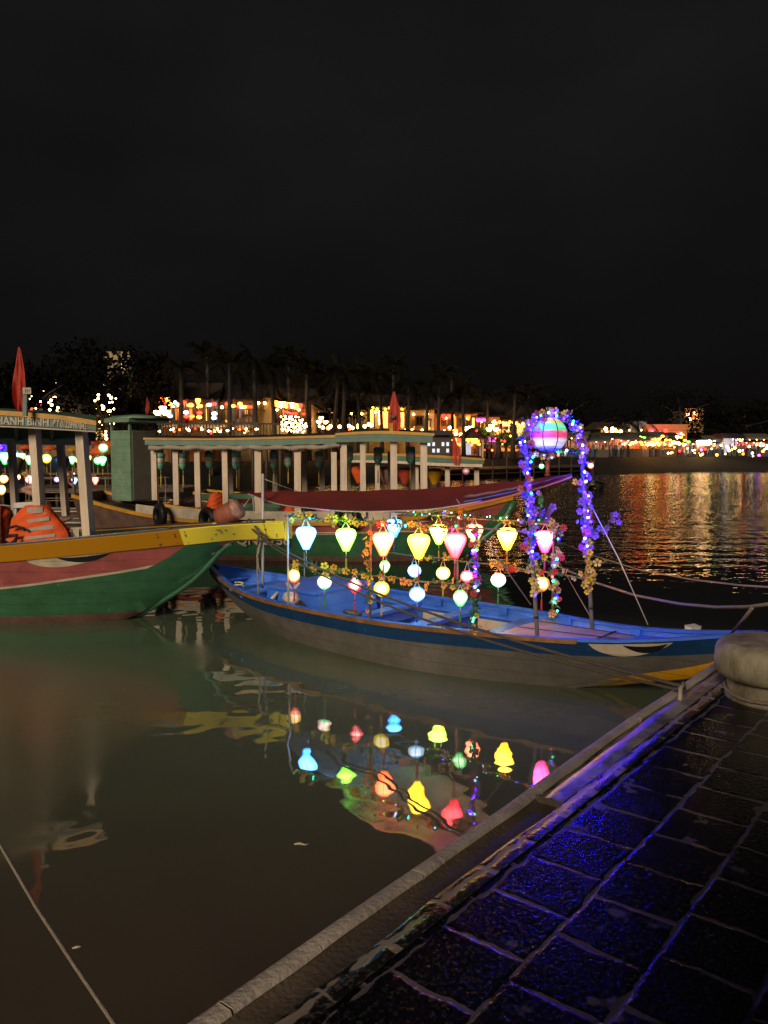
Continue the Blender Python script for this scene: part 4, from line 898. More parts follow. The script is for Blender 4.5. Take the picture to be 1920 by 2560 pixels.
for i in range(26):
    mb = MB(); u = LL - rr.choice([rr.uniform(.05, 1.4), rr.uniform(.3, 1.3), 1.38, 1.52, 1.75]); z = lg(u) - WL * rr.uniform(.12, .9); v = LH.half(u, lg(u)) + .05 - .0 + .004
    v0 = LH.half(u, lg(u) - WL) + .035; tt = (lg(u) - z) / WL; v = (LH.half(u, lg(u)) + .05) * (1 - tt) + v0 * tt + .002
    q = LH.c(u, z, v); r_ = rr.uniform(.008, .02); mb.lathe([(r_, 0), (r_ * .7, .004)], q, 8, rot=Matrix.Rotation(PI / 2, 3, 'X')); mb.build('bolt', M['bottom_paint'], lboat)
mb = MB(); mb.tube([LH.c(u, lk(u) + .0, 0) for u in [LL - 2.7 + i * .1 for i in range(19)]], .05, 8); mb.build('stem', M['green_paint'], lboat)
mb = MB()
for side in (1, -1):
    mb.grid([[LH.pt(u, z_ + (z2 - z_) * q / 3, side, -.006) for q in range(4)] for u, z_, z2 in [(u, lk(u), min(lk(u) + .34 + .1 * (LL - u), lg(u) - WL)) for u in [LL - 2.3 + i * .08 for i in range(17)]]])
mb.build('bow_band', M['green_paint'], lboat)
eye(LH, LL - 3.62, LL - 2.44, lambda u: lg(u) - WL + .004, .16, lboat, (.38, .985), 1)
LH.inside('deck_dark', 'inner_side', lboat, lambda u: max(.62, lk(u) + .05), .2, LL - 1.2, th=.09)
LH.sheet('deck_dark', 'floor', lboat, lambda u: max(.62, lk(u) + .08), .2, LL - 2.2, th=.09)
LH.sheet('deck_dark', 'foredeck', lboat, lambda u: lg(u) - .05, LL - 3.3, LL - .3, th=.02, camber=.03)
# roof on posts
mb = MB()
def lpost(pxt, pxb, ytop, ybot, d, wd=.125):
    mb = MB(); mb.beam(P(pxb, ybot, d), P(pxt, ytop, d + .0), wd, wd, 0, LD); mb.build('post', M['post_wood'], lboat)
lpost(86, 106, 1066, 1380, 11.62); lpost(203, 223, 1074, 1352, 11.55, .13); lpost(-20, -12, 1060, 1400, 11.6)
lpost(150, 165, 1100, 1290, 13.9, .1); lpost(28, 40, 1100, 1290, 13.9, .1)
mb = MB(); fu = [(0 - 500 + 740 * i / 24) for i in range(25)]
ytop = spl([-500, 0, 69, 174, 240], [1040, 1026, 1031, 1041, 1052]); yb = spl([-500, 0, 121, 240], [1066, 1062, 1068, 1075])
ym = lambda x: ytop(x) + 10 + 0 * x
dd = lambda x: 11.05 + (x + 500) * .0002 - .0
def strip(fa, fb_, nm, mname, th, dof=0.0):
    mb = MB(); rows = []
    for x in fu:
        a, b_ = P(x, fa(x), dd(x) + dof), P(x, fb_(x), dd(x) + dof); o = Vector((0, th, 0)); rows.append([a, b_, b_ + o, a + o, a])
    mb.grid(rows, smooth=False)
    for e in (0, -1): mb.face(rows[e][:4])
    return mb.build(nm, M[mname], lboat)
strip(ytop, lambda x: ytop(x) + 12, 'roof_edge', 'yellow_paint', .09, -.02)
M['fascia_green'] = mat('fascia_green', (.13, .19, .16), .5, var=.35, scale=5, bump=.1)
strip(lambda x: ytop(x) + 12.3, yb, 'fascia', 'fascia_green', .06)
strip(lambda x: yb(x) + .4, lambda x: yb(x) + 5.5, 'eave_rail', 'dull_white', .05, .03)
rows = []
for x in fu:
    a = P(x, ytop(x) + 3, dd(x) + .08)
    def back(f, lift): q = P(x, 1093 + 0 * x, 13.7); w_ = a.lerp(q, f); w_.z += lift; return w_
    rows.append([a, back(.25, .16), back(.5, .22), back(.75, .16), back(1, 0)])
mb = MB(); mb.grid(rows); mb.grid([[p - Vector((0, 0, .07)) for p in r] for r in rows]); mb.build('roof', M['teal_paint'], lboat)
for x in (-60, 40, 130, 205):
    mb = MB(); mb.beam(P(x, ytop(x) + 14, dd(x) + .1), P(x, 1097, 13.6), .05, .08); mb.build('rafter', M['teal_paint'], lboat)
mb = MB(); mb.beam(P(-200, 1094, 13.62), P(226, 1099, 13.6), .06, .20); mb.build('eave_beam', M['teal_paint'], lboat)
q0 = P(-9, 1059.5, dd(0) - .006); q1 = P(126, 1065, dd(126) - .006)
def fpt(x, y): return P(x, y, dd(x) - .010)
text_part('boat_name', 'THANH BINH', .15, M['white_letter'], lboat, fpt(-24, 1059.5), fpt(122, 1064.5) - fpt(-24, 1059.5), up, .004, fit=(fpt(122, 1064) - fpt(-24, 1059.5)).length)
text_part('phone_number', 'ĐT 01228987842', .125, M['white_letter'], lboat, fpt(132, 1065.5), fpt(216, 1073) - fpt(132, 1065.5), up, .003, fit=(fpt(216, 1073) - fpt(132, 1065.5)).length)
# flag and little board on the roof
fl = thing('flag', 'tall furled red flag on the roof of the green and pink boat', 'flag', P(64, 1036, 11.3))
mb = MB(); mb.tube([P(60, 1036, 11.3), P(47, 868, 11.35)], .012, 7); mb.build('staff', M['bamboo'], fl)
def furled(top, bot, wd, t, seed):
    rr = random.Random(seed); mb = MB(); rows = []
    for i in range(15):
        k = i / 14; c = top.lerp(bot, k); w_ = wd * (0.10 + .9 * math.sin(PI * min(1, k * .68 + .02)) ** 1.1) * (1 if k < .8 else 1 - (k - .8) * 1.5)
        rows.append([c + Vector((w_ * (q / 8 - .45), .05 * math.sin(q * 1.6 + k * 4 + seed) * (.3 + k), 0)) for q in range(9)])
    mb.grid(rows); return mb.build('cloth', M['flag_red'], t)
furled(P(47, 870, 11.32), P(50, 1027, 11.25), .19, fl, 2)
sg = thing('sign_board', 'small white board on a grey stake beside the furled flag', 'sign', P(64, 1036, 11.1))
mb = MB(); mb.beam(P(63, 1040, 11.0), P(64, 985, 11.0), .055, .05, 0, Vector((0, 1, 0))); mb.build('stake', M['fascia_green'], sg)
mb = MB(); mb.box(P(68, 977, 10.97), (.115, .03, .085)); mb.build('board', M['dull_white'], sg)
mb = MB()
for k in range(3):
    c = P(63.5 + k * 4.5, 977, 10.95); mb.tube([c + Vector((.008 * math.sin(q * 1.9), 0, .022 - q * .0075)) for q in range(7)], .0028, 4)
mb.build('marks', M['black_paint'], sg)
# life vests hung on a plastic chair, low white rail
ch = thing('plastic_chair', 'white plastic chair back behind the orange life vest', 'chair', P(90, 1330, 11.8))
mb = MB()
for x in (36, 60, 84, 122): mb.beam(P(x, 1350, 11.85), P(x + 1, 1262, 11.85), .06, .03, 0, Vector((0, 1, 0)))
mb.beam(P(30, 1264, 11.83), P(125, 1258, 11.83), .03, .08, 0); mb.build('backrest', M['plastic_white'], ch)
mb = MB(); mb.beam(P(22, 1345, 11.95), P(130, 1345, 11.95), .45, .04); mb.build('seat', M['plastic_white'], ch)
mb = MB()
for x in (34, 120): mb.tube([P(x, 1345, 11.8), P(x, 1420, 11.8)], .025, 6)
mb.build('legs', M['plastic_white'], ch)
def vest(name, label, poly, d, stripes, th=.11, group=None):
    t = thing(name, label, 'life vest', P(poly[0][0], 1350, d), group)
    cx = sum(p[0] for p in poly) / len(poly); mb = MB()
    ys = sorted(p[1] for p in poly); y0, y1 = ys[0], ys[-1]; rows = []
    def span(y):
        xs = []
        for (x0, ya), (x1, yb_) in zip(poly, poly[1:] + poly[:1]):
            if (ya - y) * (yb_ - y) <= 0 and ya != yb_: xs.append(x0 + (x1 - x0) * (y - ya) / (yb_ - ya))
        return (min(xs), max(xs)) if xs else (cx, cx)
    for i in range(17):
        y = y0 + (y1 - y0) * (i + .001) / 16.002; a, b_ = span(y)
        rows.append([P(a + (b_ - a) * q / 12, y, d + .03 - th * math.sin(PI * q / 12) ** .6 - .012 * math.sin(i * 1.3 + q)) for q in range(13)])
    mb.grid(rows); mb.grid([[p + Vector((0, .09, 0)) for p in r] for r in rows]); mb.build('shell', M['vest_orange'], t)
    mb = MB()
    for (pa, pb, pc, pd) in stripes:
        n = 8; r1 = []
        for q in range(n + 1):
            f = q / n; top = (pa[0] + (pb[0] - pa[0]) * f, pa[1] + (pb[1] - pa[1]) * f); bot = (pd[0] + (pc[0] - pd[0]) * f, pd[1] + (pc[1] - pd[1]) * f)
            r_ = []
            for x, y in (top, bot):
                a, b_ = span(min(max(y, y0 + .1), y1 - .1)); k = min(.97, max(.03, (x - a) / max(1e-3, b_ - a))); r_.append(P(x, y, d + .03 - th * math.sin(PI * k) ** .6 - .010))
            r1.append(r_)
        mb.grid(r1)
    if stripes: mb.build('reflective_bands', M['vest_grey'], t)
    return t
vv = vest('life_vest', 'orange life vest with grey bands nearest the boat side', [(64, 1263), (72, 1268), (106, 1266), (114, 1263), (128, 1278), (150, 1305), (165, 1322), (180, 1362), (60, 1366), (24, 1366), (20, 1345), (28, 1300), (46, 1278)], 11.55,
     [((67, 1270), (106, 1266), (108, 1282), (68, 1284)), ((68, 1300), (122, 1291), (124, 1301), (68, 1307)), ((62, 1322), (132, 1311), (134, 1322), (60, 1329)), ((56, 1343), (138, 1334), (138, 1342), (54, 1351)), ((108, 1282), (116, 1281), (140, 1364), (118, 1364))], group=None)
mb = MB(); mb.tube([P(22, 1320, 11.42), P(40, 1315, 11.38), P(60, 1322, 11.38), P(62, 1326, 11.4)], .02, 7); mb.tube([P(22, 1340, 11.4), P(42, 1338, 11.38), P(38, 1352, 11.38), P(24, 1362, 11.38)], .028, 7); mb.build('strap', M['black_strap'], vv)
vest('life_vest', 'orange life vest cut off by the left edge of the picture', [(-40, 1270), (0, 1265), (14, 1268), (26, 1280), (20, 1310), (16, 1366), (-45, 1366)], 11.75, [])
mb = MB(); mb.beam(P(140, 1323, 11.75), P(208, 1320, 11.72), .03, .03); mb.beam(P(191, 1322, 11.72), P(190, 1352, 11.72), .09, .03, 0, Vector((0, 1, 0))); mb.build('side_rail', M['dull_white'], lboat)
rope('rag', [P(152, 1303, 12.6), P(168, 1299, 12.6), P(182, 1294, 12.6)], [.05, .035, .01], 'pale blue plastic scrap lying behind the life vest', 'fender_pale', 8, cat='scrap')
fd = thing('fender', 'dull red padded roll with a pale end lying on the yellow prow', 'fender', P(570, 1290, 11.95))
mb = MB(); a, b_ = P(548, 1296, 12.0), P(588, 1276, 11.9); mb.tube([a, a.lerp(b_, .3), a.lerp(b_, .8), b_], [.15, .165, .165, .155], 16); mb.build('roll', M['fender_red'], fd)
mb = MB(); c_ = b_ + (b_ - a).normalized() * .075; mb.tube([b_ + (b_ - a) * .01, c_, c_ + (b_ - a) * .12], [.158, .15, .06], 16); mb.build('end_cap', M['fender_pale'], fd)

# ---------------------------------------------------------------- the long tour boat behind the sampan, and a second one beyond it
def bank_boat(tip, head, L_, gk, gv, bmax, label, near, far, fas, sub, drop=0.0, number=None, tyres=(), pals=('green_paint', 'pink_paint')):
    hd = Vector((math.cos(head), math.sin(head), 0)); O = Vector((tip[0], tip[1], 0)) - hd * L_
    g = spl(gk, gv); b = spl([0, L_ * .15, L_ * .35, L_ * .6, L_ * .8, L_ * .93, L_], [.7 * bmax, .9 * bmax, bmax, bmax, .68 * bmax, .26 * bmax, .06])
    k = spl([0, L_ * .1, L_ * .3, L_ * .7, L_ * .87, L_ * .95, L_ * .985, L_], [.5, .0, -.2, -.2, .0, .62, 1.05, gv[-1] - .12])
    h = Hull(O, hd, L_, b, g, k, lambda u: max(.02, min(.7 * bmax, (L_ * .93 - u) * .35, .25 + u * .4)), .75)
    t = thing('tour_boat', label, 'boat', h.c(L_ * .5))
    h.skin([lambda u: g(u) - .10, lambda u: g(u) - .27 - .62 * max(0, (u - L_ * .72) / (L_ * .28)) ** 1.3, lambda u: g(u) - .31 - .62 * max(0, (u - L_ * .72) / (L_ * .28)) ** 1.3, lambda u: .12], [pals[1], pals[1], 'cream_paint', pals[0], 'bottom_paint'], 'hull', t, 60, 2)
    h.rail('yellow_paint', 'gunwale', t, .12, .085, 0, L_ - .02, .0, .03); h.sheet('deck_dark', 'deck', t, lambda u: g(u) - .22, .1, L_ - .4, th=.06)
    return h, t, g
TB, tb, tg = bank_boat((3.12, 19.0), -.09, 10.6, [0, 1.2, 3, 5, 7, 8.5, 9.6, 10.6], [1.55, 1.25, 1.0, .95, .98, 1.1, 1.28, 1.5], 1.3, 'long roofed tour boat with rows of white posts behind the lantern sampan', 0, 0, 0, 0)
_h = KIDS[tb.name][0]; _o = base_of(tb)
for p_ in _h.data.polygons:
    if (p_.center + _o - TB.O).dot(TB.d) < 2.7: p_.material_index = 4  # shade on the stern painted in, using the dark bottom paint
mb = MB(); mb.grid([[TB.pt(u, tg(u) - .05, 1, -.03), TB.pt(u, tg(u) + .24 - .05 * max(0, (3 - u)), 1, -.0), TB.pt(u, tg(u) + .24 - .05 * max(0, 3 - u), 1, .05), TB.pt(u, tg(u) - .05, 1, .06)] for u in [1.7 + i * .2 for i in range(31)]], smooth=False)
mb.build('side_wall', M['dull_white'], tb)
mb = MB(); mb.tube([TB.c(u, TB.k(u), 0) for u in [9.0 + i * .1 for i in range(17)]], .09, 8); mb.build('stem', M['green_paint'], tb)
mb = MB()
for side in (1, -1): mb.grid([[TB.pt(u, TB.k(u) + (min(TB.k(u) + .34, tg(u) - .1) - TB.k(u)) * q / 3, side, -.008) for q in range(4)] for u in [9.15 + i * .1 for i in range(15)]])
mb.build('bow_band', M['green_paint'], tb)
e_us = [8.0 + i * .06 for i in range(19)]
mb = MB(); pts = [TB.pt(8.2 + .42 * math.cos(a) + .42, .86 + .085 * math.sin(a), 1, -.012) for a in [2 * PI * i / 24 for i in range(25)]]; mb.tube(pts, .014, 5, caps=False)
mb.tube([TB.pt(u, .70 + .01 * math.sin(u), 1, -.012) for u in [5.2 + i * .25 for i in range(16)]], .014, 5)
mb.tube([TB.pt(u, z_, 1, -.012) for u, z_ in ((4.7, .86), (5.6, .88), (6.2, .95), (6.8, .97))], .014, 5); mb.tube([TB.pt(u, z_, 1, -.012) for u, z_ in ((4.75, .84), (5.0, .74), (5.25, .70))], .014, 5)
mb.build('painted_lines', M['cream_paint'], tb)
nb = G(0, 0, 0)
q0, q1 = TB.pt(3.9, .62, 1, -.03), TB.pt(5.3, .62, 1, -.03)
text_part('boat_number', 'QN 0758', .33, M['white_letter'], tb, TB.pt(4.12, .41, 1, -.07), q1 - q0, TB.pt(4.6, .75, 1, -.03) - TB.pt(4.6, .5, 1, -.03), .006)
near_posts = [(385, 1127, 1250), (439, 1124, 1262), (493, 1126, 1268), (562, 1126, 1278), (645, 1122, 1284), (744, 1126, 1290), (835, 1130, 1290), (859, 1096, 1290), (907, 1100, 1292), (984, 1100, 1292), (1059, 1094, 1290)]
for x, y0, y1 in near_posts:
    mb = MB(); d = TB.pt(5, 1, 1).y + .02 - (x - 700) * .0008; wd = .15 if x in (645, 744, 859, 984, 1059) else .125
    mb.beam(P(x + 3 if x < 600 else x + 1, y1, d), P(x, y0, d), wd, .11, 0, Vector((0, 1, 0))); mb.build('post', M['post_wood'], tb)
for x in (577, 687, 761, 805, 870, 975, 1032):
    mb = MB(); mb.beam(P(x + 1, 1262, 21.0), P(x, 1128, 21.0), .13, .1, 0, Vector((0, 1, 0))); mb.build('post', M['post_wood'], tb)
def roof_strip(t, pts_top, pts_bot, d, th, mname, nm):
    ft = spl([p[0] for p in pts_top], [p[1] for p in pts_top]); fb_ = spl([p[0] for p in pts_bot], [p[1] for p in pts_bot]); x0, x1 = pts_top[0][0], pts_top[-1][0]
    mb = MB(); rows = []
    for i in range(25):
        x = x0 + (x1 - x0) * i / 24; dq = d - (x - 700) * .0008; a, b_ = P(x, ft(x), dq), P(x, fb_(x), dq); o = Vector((0, th, 0)); rows.append([a, b_, b_ + o, a + o, a])
    mb.grid(rows, smooth=False)
    for e in (0, -1): mb.face(rows[e][:4])
    mb.build(nm, M[mname], t); return ft
dn = TB.pt(5, 1, 1).y - .12
ft1 = roof_strip(tb, [(358, 1094), (560, 1095), (720, 1091), (842, 1087)], [(358, 1099), (560, 1100), (720, 1097), (842, 1094)], dn, .12, 'yellow_paint', 'roof_edge')
roof_strip(tb, [(362, 1099.3), (560, 1100.3), (720, 1097.3), (842, 1094.3)], [(362, 1112), (560, 1114), (720, 1112), (842, 1109)], dn + .02, .08, 'teal_paint', 'fascia')
M['weathered_cloth'] = mat('weathered_cloth', (.42, .35, .27), .8, var=.5, scale=6, bump=.6, bscale=9)
mb = MB(); mb.tube([P(372 + (850 - 372) * i / 40, 1119 + 1.6 * math.sin(i * 1.1) - max(0, i - 34) * .9, dn + .16 - i * .006) for i in range(41)], [.055 + .012 * math.sin(i * 1.7) for i in range(41)], 9); mb.build('rolled_blind', M['weathered_cloth'], tb)
ft2 = roof_strip(tb, [(838, 1083), (950, 1077), (1020, 1079), (1086, 1083)], [(838, 1089), (950, 1085), (1020, 1087), (1086, 1090)], dn - .1, .14, 'yellow_paint', 'roof_edge')
roof_strip(tb, [(838, 1089.3), (950, 1085.3), (1020, 1087.3), (1082, 1090.3)], [(838, 1106), (950, 1104), (1020, 1105), (1082, 1108)], dn - .08, .08, 'teal_paint', 'fascia')
mb = MB(); mb.beam(P(856, 1098, dn - .14), P(1000, 1101, dn - .26), .06, .07); mb.beam(P(1000, 1101, dn - .26), P(1068, 1093, dn - .3), .06, .06); mb.build('eave_beam', M['post_wood'], tb)
mb = MB(); rows = []
for i in range(25):
    x = 360 + (1082 - 360) * i / 24; y = ft1(x) if x < 840 else ft2(x); a = P(x, y + 2, dn + .05 - (x - 700) * .0008)
    rows.append([a, a + Vector((0, .6, .07)), a + Vector((0, 1.4, .10)), a + Vector((0, 2.2, .05)), a + Vector((0, 2.75, -.06))])
mb.grid(rows); mb.grid([[p - Vector((0, 0, .09)) for p in r] for r in rows]); mb.build('roof', M['deck_dark'], tb)
# stern cabin with a little roofed lookout
cc = P(338, 1250, 20.6); rz = Matrix.Rotation(.93, 3, 'Z')
z0, z1, z2, z3 = P(0, 1252, 20.2).z, P(0, 1076, 20.2).z, P(0, 1056, 20.2).z, P(0, 1040, 20.2).z
mb = MB(); mb.box((cc.x, cc.y, (z0 + z1) / 2), (.82, .82, z1 - z0), rz); ob = mb.build('stern_cabin', M['sage_paint'], tb)
mb = MB(); mb.box(Vector((cc.x, cc.y, (z0 + z1) / 2)) + rz @ Vector((.02, -.416, 0)), (.72, .02, (z1 - z0) * .97), rz); mb.build('door', M['grey_panel'], ob)
for sx in (-1, 1):
    for sy in (-1, 1): mb = MB(); mb.box(Vector((cc.x, cc.y, (z1 + z2) / 2)) + rz @ Vector((sx * .38, sy * .38, 0)), (.06, .06, z2 - z1), rz); mb.build('lookout_post', M['sage_paint'], ob)
mb = MB(); mb.box((cc.x + .1, cc.y, z2 + .05), (1.25, 1.05, .1), rz); mb.lathe([(.82, z2 + .1), (.55, z3 + .02), (.02, z3 + .06)], (cc.x + .1, cc.y, 0), 4, rot=rz @ Matrix.Rotation(PI / 4, 3, 'Z')); mb.build('lookout_roof', M['sage_paint'], ob)
f2 = thing('flag', 'small furled red flag behind the lookout of the stern cabin', 'flag', P(368, 1042, 21)); mb = MB(); mb.tube([P(369, 1042, 21), P(368, 996, 21)], .012, 6); mb.build('staff', M['bamboo'], f2); furled(P(368, 992, 21), P(368, 1037, 21), .13, f2, 4)
f3 = thing('flag', 'furled red flag with a white patch on the long tour boat roof', 'flag', P(984, 1082, 18.0)); mb = MB(); mb.tube([P(980, 1085, 18.05), P(985, 980, 18.05)], .015, 6); mb.build('staff', M['bamboo'], f3); furled(P(985, 979, 18.0), P(984, 1084, 17.95), .30, f3, 7)
mb = MB(); mb.box(P(981, 1041, 17.86), (.12, .015, .085)); mb.build('patch', M['black_paint'], f3)
mb = MB()
for k_ in range(3):
    c = P(977 + k_ * 4.2, 1041, 17.845); mb.tube([c + Vector((.010 * math.sin(q * 1.9), 0, .03 - q * .01)) for q in range(7)], .005, 4)
mb.build('marks', M['white_letter'], f3)
mb = MB(); mb.beam(P(978, 1083, 17.9), P(978, 1058, 17.9), .09, .03, 0, Vector((0, 1, 0))); mb.build('stake', M['yellow_paint'], f3)
def tyre(c, R0, r0, rot, label):
    mb = MB(); n = 26; pts = []
    for i in range(n + 1):
        a = 2 * PI * i / n; pts.append(c + rot @ Vector((R0 * math.cos(a), 0, R0 * math.sin(a))))
    mb.tube(pts, r0, 10, caps=False); tag(mb.build('tyre', M['rubber']), label, 'tyre', 'tyres hung as fenders on the long tour boat')
tyre(P(400, 1288, 18.3), .21, .085, Matrix.Rotation(-.9, 3, 'Z') @ Matrix.Rotation(-.25, 3, 'Y'), 'black tyre fender hanging by the stern, left of the other one')
tyre(P(518, 1297, 18.1), .20, .08, Matrix.Rotation(-.7, 3, 'Z'), 'black tyre fender half hidden by the dull red roll')
tyre(P(868, 1292, 17.9), .22, .09, Matrix.Rotation(-.3, 3, 'Z'), 'black tyre fender under the edge of the maroon awning')
# unlit striped lanterns under its eaves
M['stripe_silk'] = mat('stripe_silk', (.16, .42, .28), .6, var=.2); M['stripe_white'] = mat('stripe_white', (.70, .64, .52), .6)
def dull_lantern(c, s, label, group, tass='t_gold', body=None, shape='onion'):
    t = thing('lantern', label, 'lantern', c, group)
    if body is None:
        mb = MB(); mb.lathe([(.05 * s, .02 * s), (.105 * s, 0), (.11 * s, -.10 * s)], c, 14, 0); mb.lathe([(.10 * s, -.1 * s), (.10 * s, -.235 * s)], c, 14, 1); mb.lathe([(.102 * s, -.235 * s), (.095 * s, -.3 * s), (.05 * s, -.37 * s), (.02 * s, -.39 * s)], c, 14, 0)
        mb.build('silk_body', [M['stripe_silk'], M['stripe_white']], t)
    else:
        mb = MB(); mb.lathe([(r * .14 * s, z * .14 * s) for r, z in SHAPES[shape]], c, 16); mb.build('silk_body', M[body], t)
    z0 = -.39 * s if body is None else -.31 * s
    mb = MB(); mb.tube([c + Z * z0, c + Z * (z0 - .12 * s)], .006, 5); mb.build('string', M['dull_white'], t)
    mb = MB(); mb.tube([c + Z * (z0 - .12 * s), c + Z * (z0 - .42 * s)], [.012, .02], 6); mb.build('tassel', M[tass], t)
    return t
dl = dull_lantern(Vector((0, 0, 0)), 1.0, '', 'unlit lanterns under the long tour boat eaves')
spots = [(401, 1134, 1.0), (457, 1134, 1.0), (523, 1132, 1.0), (591, 1131, 1.05), (684, 1132, 1.0), (720, 1132, .9), (797, 1130, 1.0), (872, 1118, 1.0), (945, 1120, 1.05), (1026, 1118, 1.05)]
for i, (x, y, s_) in enumerate(spots):
    L_ = 'unlit green and white striped lantern under the long tour boat eaves'
    if i == 0: dl.location = P(x, y, 18.9); dl['label'] = L_
    else: dup(dl, P(x, y, 18.9 if i % 2 else 19.4), .4 * i, L_, scale=s_)
# seats, vests and a passenger aboard
sb = thing('bench', 'green slatted bench inside the long tour boat', 'bench', P(610, 1260, 19.8))
mb = MB(); mb.beam(P(500, 1241, 19.8), P(700, 1241, 19.8), .05, .13); mb.beam(P(560, 1264, 19.6), P(700, 1264, 19.6), .05, .10); mb.build('backrest', M['green_paint'], sb)
mb = MB(); mb.beam(P(510, 1272, 19.6), P(700, 1272, 19.6), .4, .05); mb.build('seat', M['green_paint'], sb)
vest('life_vest', 'dull orange life vest draped over the bench by the fourth post', [(528, 1234), (545, 1230), (560, 1236), (562, 1272), (514, 1272), (520, 1250)], 19.3, [])
vest('life_vest', 'orange life vest under the left part of the maroon awning', [(716, 1264), (735, 1262), (742, 1282), (708, 1282)], 18.9, [])
vest('life_vest', 'orange life vest under the middle of the maroon awning', [(792, 1272), (830, 1268), (842, 1284), (782, 1284)], 18.9, [])

T2, t2, t2g = bank_boat((4.1, 27.2), -.03, 10.5, [0, 3, 6, 8.5, 10.5], [1.2, .95, .95, 1.1, 1.3], 1.3, 'second roofed tour boat moored beyond the long one, mostly hidden', 0, 0, 0, 0, pals=('green_paint', 'maroon_paint'))
T2D = 26.2
def rs2(a, b_, c, d_, th, mn, nm): roof_strip(t2, a, b_, T2D, th, mn, nm)
rs2([(868, 1133), (1000, 1134), (1060, 1136), (1212, 1146)], [(868, 1139), (1000, 1140), (1060, 1143), (1212, 1151)], 0, 0, .12, 'yellow_paint', 'roof_edge')
rs2([(868, 1139.3), (1000, 1140.3), (1060, 1143.3), (1210, 1151.3)], [(868, 1150), (1000, 1152), (1060, 1155), (1210, 1160)], 0, 0, .08, 'teal_paint', 'fascia')
rs2([(868, 1150.5), (1000, 1152.5), (1060, 1155.5), (1206, 1160.5)], [(868, 1156), (1000, 1159), (1060, 1163), (1206, 1168)], 0, 0, .06, 'post_wood', 'eave_beam')
mb = MB(); rows = []
for i in range(13):
    a = P(868 + 342 * i / 12, 1137 + i * .9, T2D - .1); rows.append([a, a + Vector((0, .9, .1)), a + Vector((0, 2, .08)), a + Vector((0, 2.8, -.05))])
mb.grid(rows); mb.build('roof', M['deck_dark'], t2)
for x in (943, 1040, 1118, 1191):
    mb = MB(); mb.beam(P(x + 1, 1235, T2D + .1), P(x, 1160, T2D + .1), .15, .12, 0, Vector((0, 1, 0))); mb.build('post', M['post_wood'], t2)
f4 = thing('flag', 'furled red flag hanging on the second tour boat', 'flag', P(1136, 1140, 25.9)); mb = MB(); mb.tube([P(1135, 1150, 26), P(1134, 1095, 26)], .015, 6); mb.build('staff', M['bamboo'], f4); furled(P(1134, 1092, 25.9), P(1141, 1162, 25.8), .30, f4, 9)
dup(f4, P(1140, 1135, 31), .3, 'darker furled red flag to the right of the second boat posts') if False else None
for x, y, b_, l in ((898, 1166, 'vest_orange', 'unlit orange'), (965, 1168, 'fender_pale', 'unlit pale'), (1013, 1170, 'flag_red', 'unlit crimson'), (1087, 1171, 'yellow_paint', 'unlit ochre')):
    M[b_ + '_silk'] = M[b_]; dull_lantern(P(x, y, 27.0), 1.9, l + ' paper lantern hanging in the second tour boat', 'unlit lanterns in the second tour boat', 't_gold', b_)
lantern(P(1165, 1170, 27.0), .26, 'round', S((1.0, .06, .2), (.7, .25, .2), st=.5), None, 'faintly lit pink lantern at the bow of the second tour boat', 'lanterns in the second tour boat', ribs=False)
# painted mooring post standing in the river beyond
mp_ = thing('mooring_post', 'pink topped mooring post standing in the river inside the arch', 'post', G(1369, 1224))
dq = G(1369, 1224).y
mb = MB(); mb.tube([P(1369, 1224, dq), P(1369, 1188, dq)], .07, 8); mb.build('shaft', M['dark_wood'], mp_)
mb = MB(); mb.tube([P(1369, 1190, dq), P(1369, 1156, dq)], .15, 12); mb.lathe([(.22, 0), (.22, .08)], P(1369, 1189, dq), 12); mb.lathe([(.22, 0), (.22, .08)], P(1369, 1156, dq), 12); mb.build('head', M['pink_paint'], mp_)
mb = MB(); mb.ball(P(1371, 1147, dq), .13, 10); mb.build('knob', mat('lilac_paint', (.35, .28, .5), .5), mp_)
